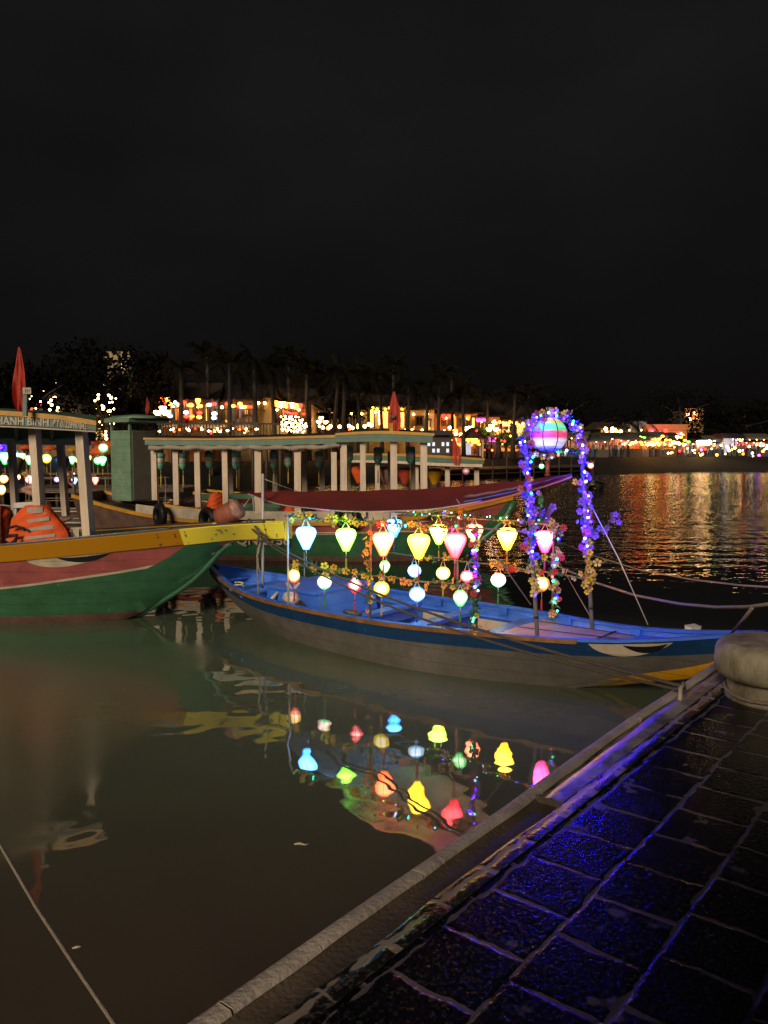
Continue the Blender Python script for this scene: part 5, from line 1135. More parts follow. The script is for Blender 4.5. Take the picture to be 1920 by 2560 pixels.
# ---------------------------------------------------------------- people (one continuous body each)
def person_mesh(nm, pose):
    J = {'hip': (0, 0, .92), 'waist': (0, 0, 1.08), 'chest': (0, .0, 1.30), 'neck': (0, 0, 1.47), 'head': (0, -.02, 1.60), 'top': (0, -.015, 1.70),
         'shl': (-.17, 0, 1.42), 'ell': (-.23, .02, 1.14), 'hal': (-.22, -.08, .90), 'shr': (.17, 0, 1.42), 'elr': (.23, .02, 1.14), 'har': (.22, -.08, .90),
         'kl': (-.10, -.02, .50), 'al': (-.11, .03, .08), 'tl': (-.12, -.13, .04), 'kr': (.10, -.02, .50), 'ar': (.11, .03, .08), 'tr': (.12, -.13, .04)}
    if pose == 'walk':
        J.update(kl=(-.10, -.20, .52), al=(-.10, -.14, .10), tl=(-.10, -.29, .07), kr=(.10, .08, .50), ar=(.10, .34, .14), tr=(.11, .26, .04), hal=(-.2, .18, .95), har=(.2, -.24, 1.0))
    if pose == 'sit':
        dz = -.50
        for k in ('hip', 'waist', 'chest', 'neck', 'head', 'top', 'shl', 'ell', 'hal', 'shr', 'elr', 'har'): x, y, z = J[k]; J[k] = (x, y, z + dz)
        J.update(kl=(-.13, -.42, .50), al=(-.13, -.42, .08), tl=(-.13, -.56, .04), kr=(.13, -.42, .50), ar=(.13, -.42, .08), tr=(.13, -.56, .04), hal=(-.12, -.34, .56), har=(.12, -.34, .56))
    if pose == 'row':
        J.update(hal=(-.10, -.42, 1.12), ell=(-.24, -.16, 1.18), har=(.10, -.44, 1.22), elr=(.24, -.16, 1.20), head=(0, -.06, 1.60), top=(0, -.06, 1.70))
    names = list(J); E = [('hip', 'waist'), ('waist', 'chest'), ('chest', 'neck'), ('neck', 'head'), ('head', 'top'), ('chest', 'shl'), ('shl', 'ell'), ('ell', 'hal'), ('chest', 'shr'), ('shr', 'elr'), ('elr', 'har'),
                          ('hip', 'kl'), ('kl', 'al'), ('al', 'tl'), ('hip', 'kr'), ('kr', 'ar'), ('ar', 'tr')]
    rad = dict(hip=.15, waist=.125, chest=.15, neck=.055, head=.10, top=.07, shl=.07, ell=.045, hal=.038, shr=.07, elr=.045, har=.038, kl=.07, al=.045, tl=.035, kr=.07, ar=.045, tr=.035)
    me = bpy.data.meshes.new(nm); me.from_pydata([J[k] for k in names], [(names.index(a), names.index(b)) for a, b in E], [])
    o = bpy.data.objects.new(nm, me); COL.objects.link(o); md = o.modifiers.new('skin', 'SKIN')
    for i, k in enumerate(names): me.skin_vertices[0].data[i].radius = (rad[k], rad[k] * (.8 if k in ('hip', 'waist', 'chest') else 1)); me.skin_vertices[0].data[i].use_root = (k == 'hip')
    sd = o.modifiers.new('sub', 'SUBSURF'); sd.levels = 1; sd.render_levels = 1
    dg = bpy.context.evaluated_depsgraph_get(); r = bpy.data.meshes.new_from_object(o.evaluated_get(dg)); bpy.data.objects.remove(o)
    cz = -.5 if pose == 'sit' else 0
    mi = []
    for p in r.polygons:
        c = p.center; z = c.z - cz
        if z > 1.62 or (z > 1.52 and c.y > .03): mi.append(0)          # hair
        elif z > 1.45 or (abs(c.x) > .15 and z < 1.16 and z > .8 and pose != 'sit') or (pose == 'sit' and c.y < -.28 and abs(c.x) < .19 and .53 < c.z < .66): mi.append(1)
        elif z > .98: mi.append(2)
        elif c.z < .07: mi.append(0)
        else: mi.append(3)
    return r, mi
PM = {}
for k in ('stand', 'walk', 'sit', 'row'): PM[k] = person_mesh('person_' + k, k)
M['hair'] = mat('hair', (.015, .012, .01), .6); M['skin'] = mat('skin', (.36, .19, .12), .55)
CL = {k: mat('cloth_' + k, c, .8, var=.25) for k, c in dict(white=(.55, .52, .5), red=(.4, .03, .03), blue=(.05, .09, .25), grey=(.14, .14, .15), black=(.015, .015, .018), pink=(.55, .2, .26), olive=(.14, .15, .06), orange=(.5, .16, .05), tan=(.35, .25, .14)).items()}
PC = {}
def person(pose, top, legs, loc, rz, label, group=None):
    key = (pose, top, legs)
    if key not in PC:
        r, mi = PM[pose]; me = r.copy(); me.materials.clear()
        for m_ in (M['hair'], M['skin'], CL[top], CL[legs]): me.materials.append(m_)
        me.polygons.foreach_set('material_index', mi); me.polygons.foreach_set('use_smooth', [True] * len(mi)); me.update(); PC[key] = me
    o = bpy.data.objects.new('person', PC[key]); COL.objects.link(o); o.location = loc; o.rotation_euler = (0, 0, rz)
    return tag(o, label, 'person', group)
# ---------------------------------------------------------------- lantern sampans on the left, half hidden by the near boat
def small_sampan(c, rz, L_, mname, label, posts=True, rim='dull_white'):
    hd = Vector((math.cos(rz), math.sin(rz), 0)); O = Vector((c[0], c[1], 0)) - hd * L_ / 2
    g = spl([0, L_ * .25, L_ * .5, L_ * .75, L_], [.62, .42, .38, .42, .70]); b = spl([0, L_ * .25, L_ * .5, L_ * .75, L_], [.16, .62, .72, .58, .06])
    k = spl([0, L_ * .2, L_ * .5, L_ * .8, L_], [.38, -.05, -.12, -.05, .5])
    h = Hull(O, hd, L_, b, g, k, lambda u: max(.01, b(u) * .62), .85); t = thing('sampan', label, 'boat', h.c(L_ / 2))
    h.skin([lambda u: g(u) - .12], [mname, 'grey_hull'], 'hull', t, 30, 2); h.rail(rim, 'gunwale', t, .06, .04, .05, L_ - .05, .01, .02, 30)
    h.inside('dark_wood', 'inner_planking', t, lambda u: max(.16, k(u) + .05), .2, L_ - .4, 20); h.sheet('dark_wood', 'bottom_boards', t, lambda u: max(.16, k(u) + .06), .3, L_ - .6, 16)
    for f in (.3, .5, .68):
        mb = MB(); w_ = h.half(L_ * f, g(L_ * f) - .1); mb.beam(h.c(L_ * f, g(L_ * f) - .1, -w_), h.c(L_ * f, g(L_ * f) - .1, w_), .2, .04); mb.build('thwart', M['dull_white'], t)
    if posts:
        for s_ in (1, -1):
            for f in (.22, .5, .78):
                mb = MB(); q = h.pt(L_ * f, g(L_ * f), s_, .03); mb.tube([q, Vector((q.x, q.y, 1.75))], .018, 6); mb.build('pole', M['bamboo'], t)
            for z in (1.72, 1.05):
                mb = MB(); mb.tube([Vector((*h.pt(L_ * f, g(L_ * f), s_, .03).xy, z)) for f in (.2, .35, .5, .65, .8)], .012, 5); mb.build('rail', M['bamboo'], t)
    return h, t
SL = {'green': S((.05, 1.0, .2), (.2, 1.0, .35), st=3.6), 'yellow': S((1.0, .75, .0), (1.0, .85, .05), st=3.2), 'red': S((1.0, .08, .03), (1.0, .2, .1), st=4.5), 'white': S((1.0, .5, .35), (1.0, .7, .55), st=4.5),
      'blue': S((.05, .35, 1.0), (.2, .6, 1.0), st=4.5), 'violet': S((.45, .2, 1.0), (.6, .4, 1.0), st=3.6), 'orange': S((1.0, .3, .02), (1.0, .45, .08), st=4.2), 'rose': S((1.0, .2, .2), (1.0, .45, .45), st=4.5)}
small_sampan((-9.0, 25.0), .05, 7.0, 'dark_wood', 'dark sampan hung with a row of green and yellow lanterns, behind the white posts')
small_sampan((-11.6, 29.5), -.06, 7.5, 'maroon_paint', 'sampan farthest back at the left, hung with small bright lanterns')
small_sampan((-8.0, 21.0), -.02, 6.5, 'dark_wood', 'dark sampan with a pale rim between the left boat and the stern cabin', posts=False)
ll = [(11, 1131, 26, 'green', 'onion'), (73, 1139, 20, 'green', 'onion'), (116, 1136, 23, 'yellow', 'round'), (180, 1141, 17, 'green', 'onion'), (193, 1147, 10, 'yellow', 'round'), (219, 1138, 17, 'yellow', 'onion'), (244, 1144, 18, 'green', 'round'), (256, 1141, 20, 'green', 'onion'), (30, 1130, 12, 'blue', 'round'), (43, 1132, 12, 'blue', 'round'), (55, 1133, 15, 'yellow', 'onion')]
names = {'green': 'green', 'yellow': 'yellow', 'blue': 'blue', 'red': 'red', 'white': 'warm white', 'violet': 'violet', 'orange': 'orange', 'rose': 'rose'}
for i, (x, y, wpx, c, sh) in enumerate(ll):
    d = 24.9; lantern(P(x, y, d), wpx / FPX * d * 1.05, sh, SL[c], 't_gold' if wpx > 15 else None, 'lit %s lantern in the upper row seen between the left boat posts' % names[c], 'upper row of lanterns at the left', P(x, y - 7, d), ribs=False, tl=.22)
l2 = [(9, 1188, 21, 'orange', 'round'), (37, 1189, 12, 'orange', 'oval'), (46, 1187, 10, 'orange', 'oval'), (75, 1189, 22, 'rose', 'round'), (108, 1189, 17, 'white', 'onion'), (142, 1193, 13, 'violet', 'round'), (155, 1194, 11, 'green', 'round'), (186, 1194, 15, 'blue', 'onion'), (222, 1192, 10, 'violet', 'round'), (238, 1192, 17, 'red', 'onion'), (3, 1213, 20, 'orange', 'oval')]
for i, (x, y, wpx, c, sh) in enumerate(l2):
    d = 28.4; lantern(P(x, y, d), wpx / FPX * d * 1.05, sh, SL[c], None, 'lit %s lantern in the lower row seen between the left boat posts' % names[c], 'lower row of lanterns at the left', P(x, y - 6, d), ribs=False)
garland('blue light cluster with leaves hanging at the upper left edge by the green lantern', [P(0, 1118, 24.6), P(16, 1120, 24.6)], [('purple_petal', 6)], 10, [('led_blue', 5)], .1, .06, bulbr=.03, seed=31)
garland('string of warm bulbs and blossoms between the two lantern rows at the left', [P(0, 1178, 26), P(90, 1180, 26), P(180, 1186, 26), P(250, 1190, 26)], [('orange_petal', 18), ('cream_petal', 10)], 20, [('led_red', 3), ('led_white', 2)], .1, .07, bulbr=.02, seed=32)
dull_lantern(P(151, 1140, 20.5), 1.6, 'large unlit dark blue cloth lantern between the left boat posts', None, 't_blue', 'navy_paint')
dull_lantern(P(38, 1143, 21.0), 1.5, 'large unlit olive cloth lantern at the left edge', None, 't_gold', 'olive_cloth') if False else None
M['olive_cloth'] = mat('olive_cloth', (.20, .15, .05), .7)
dull_lantern(P(38, 1143, 21.0), 1.5, 'large unlit olive cloth lantern at the left edge', None, 't_gold', 'olive_cloth')
def umbrella(c, R_, h_, mname, label, base, n=8, group=None):
    t = thing('umbrella', label, 'umbrella', Vector((c.x, c.y, base)), group); mb = MB()
    prof = [(R_ * f, -h_ * f ** 1.7) for f in (.02, .3, .6, .85, 1.0)]; mb.lathe(prof, c, n); mb.lathe([(r * .98, z - .03) for r, z in prof], c, n); mb.build('canopy', M[mname], t)
    mb = MB(); mb.tube([Vector((c.x, c.y, base)), c], .03, 6); mb.build('pole', M['bamboo'], t); return t
for x, y, wpx, d, mn, l in ((65, 1111, 36, 38, 'vest_orange', 'salmon red umbrella left of the first white post'), (125, 1113, 36, 38, 'vest_orange', 'salmon red umbrella right of the first white post'), (184, 1115, 40, 38, 'yellow_paint', 'amber umbrella left of the second white post'),
                             (232, 1098, 44, 40, 'flag_red', 'dark red umbrella right of the second white post'), (268, 1100, 95, 40, 'vest_orange', 'big orange umbrella behind the stern cabin')):
    umbrella(P(x, y, d), wpx / FPX * d / 2, wpx / FPX * d * (.28 if wpx < 90 else .36), mn, l, .8)
lantern(P(258, 1110, 39), .45, 'round', SL['green'], None, 'green lantern hung in front of the big orange umbrella', None, P(258, 1100, 39), ribs=False)
deckb = thing('floating_deck', 'dark wooden floating deck carrying the umbrellas at the left', 'deck', (-16, 39, 0))
mb = MB(); mb.box((-17, 39.5, .7), (15, 4, .18)); mb.build('planking', M['dark_wood'], deckb)
for x in range(6): mb = MB(); mb.tube([(-23.5 + x * 2.6, 38, -.5), (-23.5 + x * 2.6, 38, .7)], .09, 6); mb.build('pile', M['dark_wood'], deckb)
person('sit', 'pink', 'grey', P(168, 1247, 27.0) * 1.0, .6, 'person in a pink top sitting in the lantern sampan right of the first post')
person('sit', 'black', 'black', P(112, 1249, 26.8), -.4, 'person in black sitting behind the first white post')
rope('prow_board', [P(55, 1223, 22), P(75, 1219, 22), P(92, 1217, 22)], [.04, .09, .10], 'pale pink pointed prow seen left of the first white post', 'fender_pale', 8, cat='prow')
rope('prow_board', [P(55, 1224, 21.9), P(75, 1231, 21.9), P(92, 1236, 21.9)], [.04, .09, .10], 'lower pale pink pointed prow seen left of the first white post', 'fender_pale', 8, cat='prow')
# red covered boat seen through the long tour boat
RB, rb = small_sampan((-3.4, 25.0), .0, 6.5, 'dark_wood', 'sampan with a dark red arched cover, seen through the white posts', posts=False)
mb = MB(); mb.grid([[RB.c(u, .4 + .95 * math.sin(PI * q / 10) * math.sin(PI * (u - .6) / 5.2) ** .4, .85 * math.cos(PI * q / 10)) for q in range(11)] for u in [.75 + i * .3 for i in range(17)]]); mb.build('cover', M['maroon_paint'], rb)
# rower beyond the arch
RW, rw = small_sampan((14.35, 54.0), 1.25, 4.6, 'black_paint', 'small dark rowing sampan out on the river beyond the far arch post', posts=False, rim='deck_dark')
person('row', 'black', 'black', P(1481, 1214, 53.5), 2.6, 'dark silhouette of a person standing and rowing beyond the far arch post')
rope('oar', [P(1471, 1190, 53.3), P(1500, 1218, 53.0)], .035, 'dark oar held by the standing rower', 'dark_wood', 6, cat='oar')
lantern(P(1477, 1158, 53.5), .42, 'round', S((1.0, .05, .02), (1.0, .35, .08), st=4), None, 'single red lamp at the head of the dark rower', None, P(1477, 1150, 53.5), ribs=False)
lantern(P(1354, 1160, 50.0), .34, 'round', SL['green'], None, 'green lit lantern left of the pink mooring post', None, P(1354, 1152, 50), ribs=False)

# ---------------------------------------------------------------- far bank
GZ = 1.75
shore = [(-160, 36), (-40, 42), (-14, 47), (-6, 60), (3, 70), (10, 76), (22, 86), (34, 95), (60, 101), (110, 107), (260, 130)]
sx = spl([p[0] for p in shore], [p[1] for p in shore])
M['bank_earth'] = mat('bank_earth', (.008, .007, .006), .9, var=.6, scale=.8, bump=.5, bscale=3)
M['embankment'] = mat('embankment', (.06, .05, .045), .8, var=.5, scale=1.2, bump=.4, bscale=4)
mb = MB(); xs = [-160 + i * 3 for i in range(141)]
mb.grid([[Vector((x, sx(x) - 1.2, -.6)), Vector((x, sx(x) - .4 + .4 * math.sin(x * .7), .55)), Vector((x, sx(x) + .8 + .3 * math.sin(x * .4), 1.1)), Vector((x, sx(x) + 1.6, GZ)), Vector((x, sx(x) + 60, GZ)), Vector((x, 800, GZ + 1))] for x in xs])
tag(mb.build('far_bank', M['bank_earth']), 'dark earth bank and promenade across the river', 'bank', kind='structure')
for k, c in dict(wall_ochre=(.48, .31, .10), wall_cream=(.40, .31, .17), wall_white=(.24, .25, .27), wall_orange=(.46, .20, .06), wall_pink=(.40, .18, .19), wall_brown=(.20, .12, .06)).items(): M[k] = mat(k, c, .8, var=.25, scale=.5, bump=.1, bscale=6)
M['roof_tile'] = mat('roof_tile', (.04, .026, .02), .8, var=.4, scale=2, bump=.4, bscale=5, stretch=(3, 1, 1)); M['shutter'] = mat('shutter', (.07, .055, .04), .7)
M['pane_warm'] = glow('pane_warm', (1.0, .48, .13), 1.33); M['pane_gold'] = glow('pane_gold', (1.0, .62, .16), 1.67); M['pane_orange'] = glow('pane_orange', (1.0, .30, .05), 1.10); M['pane_blue'] = glow('pane_blue', (.25, .6, .8), 0.23)
M['pane_pink'] = glow('pane_pink', (1.0, .2, .35), 0.42); M['pane_dim'] = glow('pane_dim', (.9, .6, .2), .25); M['pane_red'] = glow('pane_red', (1.0, .12, .04), 0.50); M['pane_dark'] = mat('pane_dark', (.02, .02, .022), .2); M['pane_cool'] = glow('pane_cool', (.7, .8, 1.0), 0.59)
GLW = {k: glow('far_glow_' + k, c, s_) for k, (c, s_) in dict(red=((1.0, .02, .012), 12), yellow=((1.0, .46, .03), 12), white=((1.0, .74, .40), 18), cool=((.5, .8, 1.0), 8), orange=((1.0, .13, .012), 9), green=((.16, 1.0, .07), 8), violet=((.20, .05, 1.0), 16), pink=((1.0, .05, .35), 8), warm=((1.0, .60, .20), 24), eave=((1.0, .50, .12), 34)).items()}
def house(x0, x1, d, y_eave, y_ridge, wall, label, wins=(), doors=(), balcony=None, depth=7, name='house', roof='roof_tile', over=.6, top='gable', rail_m='dark_wood', lamps=True):
    a, b_ = P(x0, y_eave, d), P(x1, y_eave, d); z1 = a.z; W_ = b_.x - a.x; cx = (a.x + b_.x) / 2; t = thing(name, label, 'house', (cx, d, GZ))
    mb = MB(); mb.box((cx, d + depth / 2, (GZ + z1) / 2 - .1), (W_, depth, z1 - GZ + .2)); mb.build('wall', M[wall], t)
    zr = P(x0, y_ridge, d + depth / 2).z
    if top == 'gable':
        mb = MB(); e = over
        A = [Vector((a.x - e, d - e, z1 - .15)), Vector((b_.x + e, d - e, z1 - .15)), Vector((b_.x + e * .3, d + depth / 2, zr)), Vector((a.x - e * .3, d + depth / 2, zr))]
        B = [Vector((a.x - e, d + depth + e, z1 - .15)), Vector((b_.x + e, d + depth + e, z1 - .15))]
        mb.prism(A, (0, 0, .14)); mb.prism([A[3], A[2], B[1], B[0]], (0, 0, .14)); mb.face([A[0], A[3], B[0]]); mb.face([A[1], B[1], A[2]]); mb.build('roof', M[roof], t)
    else:
        mb = MB(); mb.box((cx, d + depth / 2, z1 + .12), (W_ + .5, depth + .5, .3)); mb.box((cx, d - .05, z1 + .5), (W_, .2, .5)); mb.build('parapet', M[wall], t)
    for (wx0, wx1, wy0, wy1, pane) in wins:
        p, q = P(wx0, wy0, d), P(wx1, wy1, d); ww, hh = q.x - p.x, p.z - q.z; c = Vector(((p.x + q.x) / 2, d, (p.z + q.z) / 2))
        mb = MB()
        for s_ in (-1, 1): mb.box(c + Vector((s_ * ww / 2, -.06, 0)), (.12, .18, hh)); mb.box(c + Vector((0, -.06, s_ * (hh / 2 + .05))), (ww + .3, .2, .12))
        nb_ = max(1, int(ww / .8))
        for i in range(1, nb_ + 1): mb.box(c + Vector((-ww / 2 + ww * i / (nb_ + 1), -.05, 0)), (.06, .09, hh - .08))
        fr = mb.build('window', M['shutter'], t); mb = MB(); mb.box(c + Vector((0, -.012, 0)), (ww - .04, .02, hh - .04)); mb.build('pane', M[pane], fr)
    for (wx0, wx1, wy0, wy1, pane) in doors:
        p, q = P(wx0, wy0, d), P(wx1, wy1, d); ww, hh = q.x - p.x, p.z - q.z; c = Vector(((p.x + q.x) / 2, d, (p.z + q.z) / 2))
        mb = MB(); mb.box(c + Vector((0, -.05, hh / 2 + .05)), (ww + .3, .16, .15))
        for s_ in (-1, 1): mb.box(c + Vector((s_ * ww / 2, -.05, 0)), (.15, .16, hh))
        fr = mb.build('door', M['shutter'], t); mb = MB(); mb.box(c + Vector((0, -.012, 0)), (ww - .04, .02, hh)); mb.build('opening', M[pane], fr)
    if lamps:
        n_ = max(2, int(W_ / 1.5))
        for i in range(n_):
            mb = MB(); mb.ball((a.x + W_ * (i + .5) / n_, d - .42, z1 - .55), .11, 6); mb.build('eave_lamp', GLW['eave'], t)
    if balcony:
        bx0, bx1, by, rh = balcony; p, q = P(bx0, by, d - 1.2), P(bx1, by, d - 1.2)
        mb = MB(); mb.box(((p.x + q.x) / 2, d - .65, p.z - .1), (q.x - p.x, 1.3, .2)); bl = mb.build('balcony', M['dark_wood'], t)
        mb = MB(); n_ = max(4, int((q.x - p.x) / .28))
        for i in range(n_ + 1): mb.box((p.x + (q.x - p.x) * i / n_, d - 1.25, p.z + rh / 2), (.07, .07, rh))
        mb.box(((p.x + q.x) / 2, d - 1.25, p.z + rh), (q.x - p.x, .1, .09)); mb.build('railing', M[rail_m], bl)
        m_ = max(2, int((q.x - p.x) / 2.6))
        for i in range(m_ + 1): mb = MB(); mb.box((p.x + (q.x - p.x) * i / m_, d - 1.22, (p.z + z1) / 2), (.16, .16, z1 - p.z)); mb.box((p.x + (q.x - p.x) * i / m_, d - 1.22, (p.z + GZ) / 2), (.16, .16, p.z - GZ)); mb.build('column', M['dark_wood'], bl)
    return t
hs = house
hs(405, 530, 58, 1000, 962, 'wall_orange', 'two storey orange lit house with a lantern hung gallery, leftmost on the far bank', [(492, 506, 1006, 1048, 'pane_dark'), (420, 432, 1004, 1045, 'pane_warm')], [(436, 452, 1004, 1050, 'pane_orange'), (458, 466, 1004, 1050, 'pane_warm'), (470, 486, 1006, 1050, 'pane_orange'), (512, 524, 1010, 1052, 'pane_gold')], (404, 532, 1052, .9), top='gable')
hs(530, 640, 59, 1000, 968, 'wall_cream', 'pale house with blue shuttered doors under a black eave', [(610, 622, 1012, 1036, 'pane_dim')], [(536, 548, 1002, 1052, 'pane_blue'), (552, 560, 1012, 1052, 'pane_dark'), (578, 590, 1012, 1050, 'pane_blue'), (596, 606, 1014, 1044, 'pane_cool')], (530, 642, 1055, .9))
hs(640, 672, 60, 990, 966, 'wall_cream', 'narrow pale gabled house between the black eave and the lantern row', [(650, 658, 1006, 1024, 'pane_dark')], [], None, depth=5)
hs(668, 776, 64, 1008, 975, 'wall_brown', 'brown restaurant house with a row of lanterns under a sloping eave', [(700, 712, 1014, 1040, 'pane_dim')], [(672, 690, 1012, 1046, 'pane_warm'), (716, 728, 1016, 1040, 'pane_orange'), (690, 770, 1062, 1085, 'pane_dim')], (668, 776, 1046, .8))
hs(768, 860, 74, 1018, 985, 'wall_cream', 'cream house with a white balustrade and tall dark doors', [(772, 778, 1030, 1052, 'pane_dark')], [(872 - 0 - 70, 820, 1030, 1062, 'pane_dark'), (826, 836, 1030, 1062, 'pane_dim')], (770, 862, 1064, 1.0), rail_m='plastic_white')
hs(866, 918, 74.5, 1020, 986, 'wall_cream', 'cream house with brown double doors behind the middle palms', [], [(872, 894, 1026, 1066, 'shutter'), (898, 906, 1028, 1064, 'pane_dim')], (866, 920, 1066, 1.0), rail_m='plastic_white')
hs(914, 1014, 75, 1016, 990, 'wall_ochre', 'golden lit house with strings of white bulbs at its doors', [], [(924, 936, 1022, 1068, 'pane_gold'), (950, 972, 1028, 1070, 'pane_warm'), (996, 1012, 1030, 1066, 'pane_gold')], None)
hs(1016, 1086, 78, 1022, 996, 'wall_cream', 'pale yellow house with one square paned window', [(1040, 1057, 1042, 1062, 'pane_dark')], [(1066, 1076, 1050, 1085, 'pane_dim')], None)
hs(1088, 1194, 80, 1032, 1002, 'wall_orange', 'orange red house with narrow dark shutters beside a lit doorway', [(1108, 1114, 1046, 1062, 'pane_dark'), (1121, 1127, 1046, 1064, 'pane_dark'), (1146, 1152, 1048, 1064, 'pane_dark'), (1165, 1176, 1048, 1064, 'pane_dark')], [(1126, 1142, 1040, 1076, 'pane_orange'), (1178, 1188, 1044, 1074, 'pane_gold'), (1100, 1122, 1096, 1118, 'pane_warm'), (1130, 1190, 1094, 1116, 'pane_warm')], None, top='gable')
hs(1188, 1250, 82, 1040, 1000, 'wall_pink', 'house with pink lit shop doors beside the arch', [], [(1188, 1196, 1052, 1076, 'pane_pink'), (1199, 1204, 1052, 1078, 'pane_gold'), (1208, 1222, 1056, 1078, 'pane_dim'), (1200, 1246, 1090, 1104, 'pane_pink')], None)
hs(1234, 1330, 84, 1046, 1016, 'wall_brown', 'long shop house with coloured door panels behind the arch', [], [(1238, 1246, 1056, 1084, 'pane_orange'), (1254, 1262, 1058, 1084, 'pane_pink'), (1269, 1275, 1058, 1078, 'pane_gold'), (1281, 1285, 1058, 1080, 'pane_blue'), (1290, 1316, 1060, 1086, 'pane_warm'), (1240, 1310, 1112, 1128, 'pane_orange')], None)
hs(1502, 1556, 112, 1070, 1058, 'wall_ochre', 'small lit pavilion house right of the arch', [], [(1510, 1522, 1074, 1098, 'pane_warm'), (1534, 1546, 1074, 1098, 'pane_gold')], None, top='gable', over=.8)
hs(1556, 1616, 114, 1066, 1060, 'wall_white', 'pale grey blue block with one yellow window', [(1583, 1592, 1084, 1096, 'pane_dim')], [], None, top='flat')
hs(1614, 1718, 113, 1074, 1068, 'wall_orange', 'orange hotel front lined with red lantern columns', [], [(1618, 1624, 1078, 1104, 'pane_orange'), (1634, 1644, 1080, 1102, 'pane_warm'), (1656, 1664, 1082, 1104, 'pane_orange'), (1676, 1690, 1084, 1100, 'pane_warm')], None, top='flat')
hs(1718, 1930, 128, 1098, 1084, 'wall_brown', 'dark low row of houses at the right end of the far bank', [(1738, 1750, 1104, 1112, 'pane_dim'), (1826, 1846, 1104, 1112, 'pane_dim'), (1880, 1896, 1106, 1114, 'pane_cool')], [], None, depth=10, lamps=False)
hs(268, 336, 74, 900, 890, 'wall_cream', 'tall house with a lit upper window seen through the dark tree', [(299, 322, 908, 924, 'pane_gold'), (280, 288, 925, 942, 'pane_dim'), (322, 330, 915, 945, 'pane_dim')], [(296, 300, 912, 940, 'pane_warm')], None, top='flat', lamps=False)
hs(-60, 270, 66, 1010, 985, 'wall_brown', 'dark long house hidden behind the trees at the left', [(40, 60, 1020, 1034, 'pane_dim'), (250, 266, 1078, 1096, 'pane_gold')], [(226, 280, 1066, 1100, 'pane_dim')], None, depth=8, lamps=False)
hs(1712, 1760, 170, 1030, 1020, 'wall_brown', 'dark tower like building with a small orange lit roof terrace', [(1719, 1744, 1033, 1037, 'pane_orange'), (1719, 1727, 1044, 1050, 'pane_orange'), (1735, 1741, 1044, 1050, 'pane_orange')], [], None, top='flat', lamps=False)

# lanterns and bulbs over there: one mesh per colour, one object per lamp
def lamp_proto(nm, prof_or_r, m_, tas=False):
    mb = MB()
    if prof_or_r == 'ball': mb.ball((0, 0, 0), 1, 8, sq=1)
    elif prof_or_r == 'flat': mb.ball((0, 0, 0), 1, 8, sq=.62)
    else: mb.lathe([(r, z + 1.0) for r, z in SHAPES['onion']], (0, 0, 0), 10)
    me = bpy.data.meshes.new(nm); me.from_pydata(mb.v, [], mb.f); me.materials.append(m_); me.polygons.foreach_set('use_smooth', [True] * len(me.polygons)); return me
LM = {}
def far_lamp(x, y, d, r, col, label, group, shape='flat', name='lantern', cat='lantern'):
    k = (col, shape)
    if k not in LM: LM[k] = lamp_proto('far_%s_%s' % (col, shape), shape, GLW[col])
    o = bpy.data.objects.new(name, LM[k]); COL.objects.link(o); o.location = P(x, y, d); o.scale = (r, r, r); return tag(o, label, cat, group)
g1 = 'lanterns of the orange lit gallery'
for x, y, c in ((400, 1005, 'red'), (406, 998, 'orange'), (412, 1009, 'red'), (419, 1000, 'yellow'), (425, 1010, 'yellow'), (437, 1006, 'cool'), (449, 1012, 'cool'), (460, 1006, 'red'), (472, 1013, 'orange'), (478, 1013, 'yellow'), (495, 1003, 'yellow'), (500, 1015, 'yellow'), (523, 1012, 'cool'), (534, 1010, 'red'), (465, 1031, 'cool'), (466, 1041, 'red'), (499, 1032, 'red'), (498, 1043, 'yellow'), (536, 1034, 'warm'), (535, 1045, 'cool'), (425, 1040, 'cool'), (480, 1041, 'orange')):
    far_lamp(x, y, 56.5, .19, c, '%s lantern hanging in front of the orange lit gallery house' % {'cool': 'white', 'warm': 'golden'}.get(c, c), g1, 'onion' if y < 1005 else 'flat')
for x, y, c in ((568, 1010, 'red'), (583, 1015, 'yellow'), (596, 1016, 'red'), (600, 1009, 'yellow'), (604, 1017, 'white'), (611, 1018, 'yellow'), (623, 1017, 'red')):
    far_lamp(x, y, 57.5, .17, c, '%s lantern hanging under the black eave of the pale house' % c, 'lanterns under the black eave', 'flat')
for i, c in enumerate(['pink', 'yellow', 'yellow', 'white', 'yellow', 'orange', 'yellow', 'yellow', 'white', 'yellow', 'yellow', 'red', 'white', 'yellow', 'yellow', 'red']):
    x = 648 + i * 6.8; far_lamp(x, 1004 + i * .75 + (i % 3), 62.5, .20, c, '%s lantern in the row under the sloping restaurant eave' % c, 'lanterns in the row under the restaurant eave', 'onion')
for x, y in ((712, 1029), (718, 1031), (725, 1033), (731, 1034), (739, 1034), (759, 1035)): far_lamp(x, y, 62, .13, 'red', 'small red lantern on the restaurant balcony', 'small red lanterns on the restaurant balcony')
rr = random.Random(33)
for i in range(95):
    x = rr.choice([rr.uniform(404, 700), rr.uniform(640, 1010), rr.uniform(1010, 1320)]); y = rr.uniform(1052, 1086) if x < 640 else rr.uniform(1066, 1084) if x < 1080 else rr.uniform(1075, 1128)
    far_lamp(x, y, 55.5 if x < 640 else 66 if x < 1010 else 74, rr.uniform(.05, .11), rr.choice(['warm', 'orange', 'yellow', 'warm', 'orange', 'red']), 'small amber bulb among the tables along the far promenade', 'small amber bulbs along the far promenade', 'ball', 'light_bulb', 'bulb')
M['awning_cloth'] = mat('awning_cloth', (.55, .42, .26), .8, var=.25)
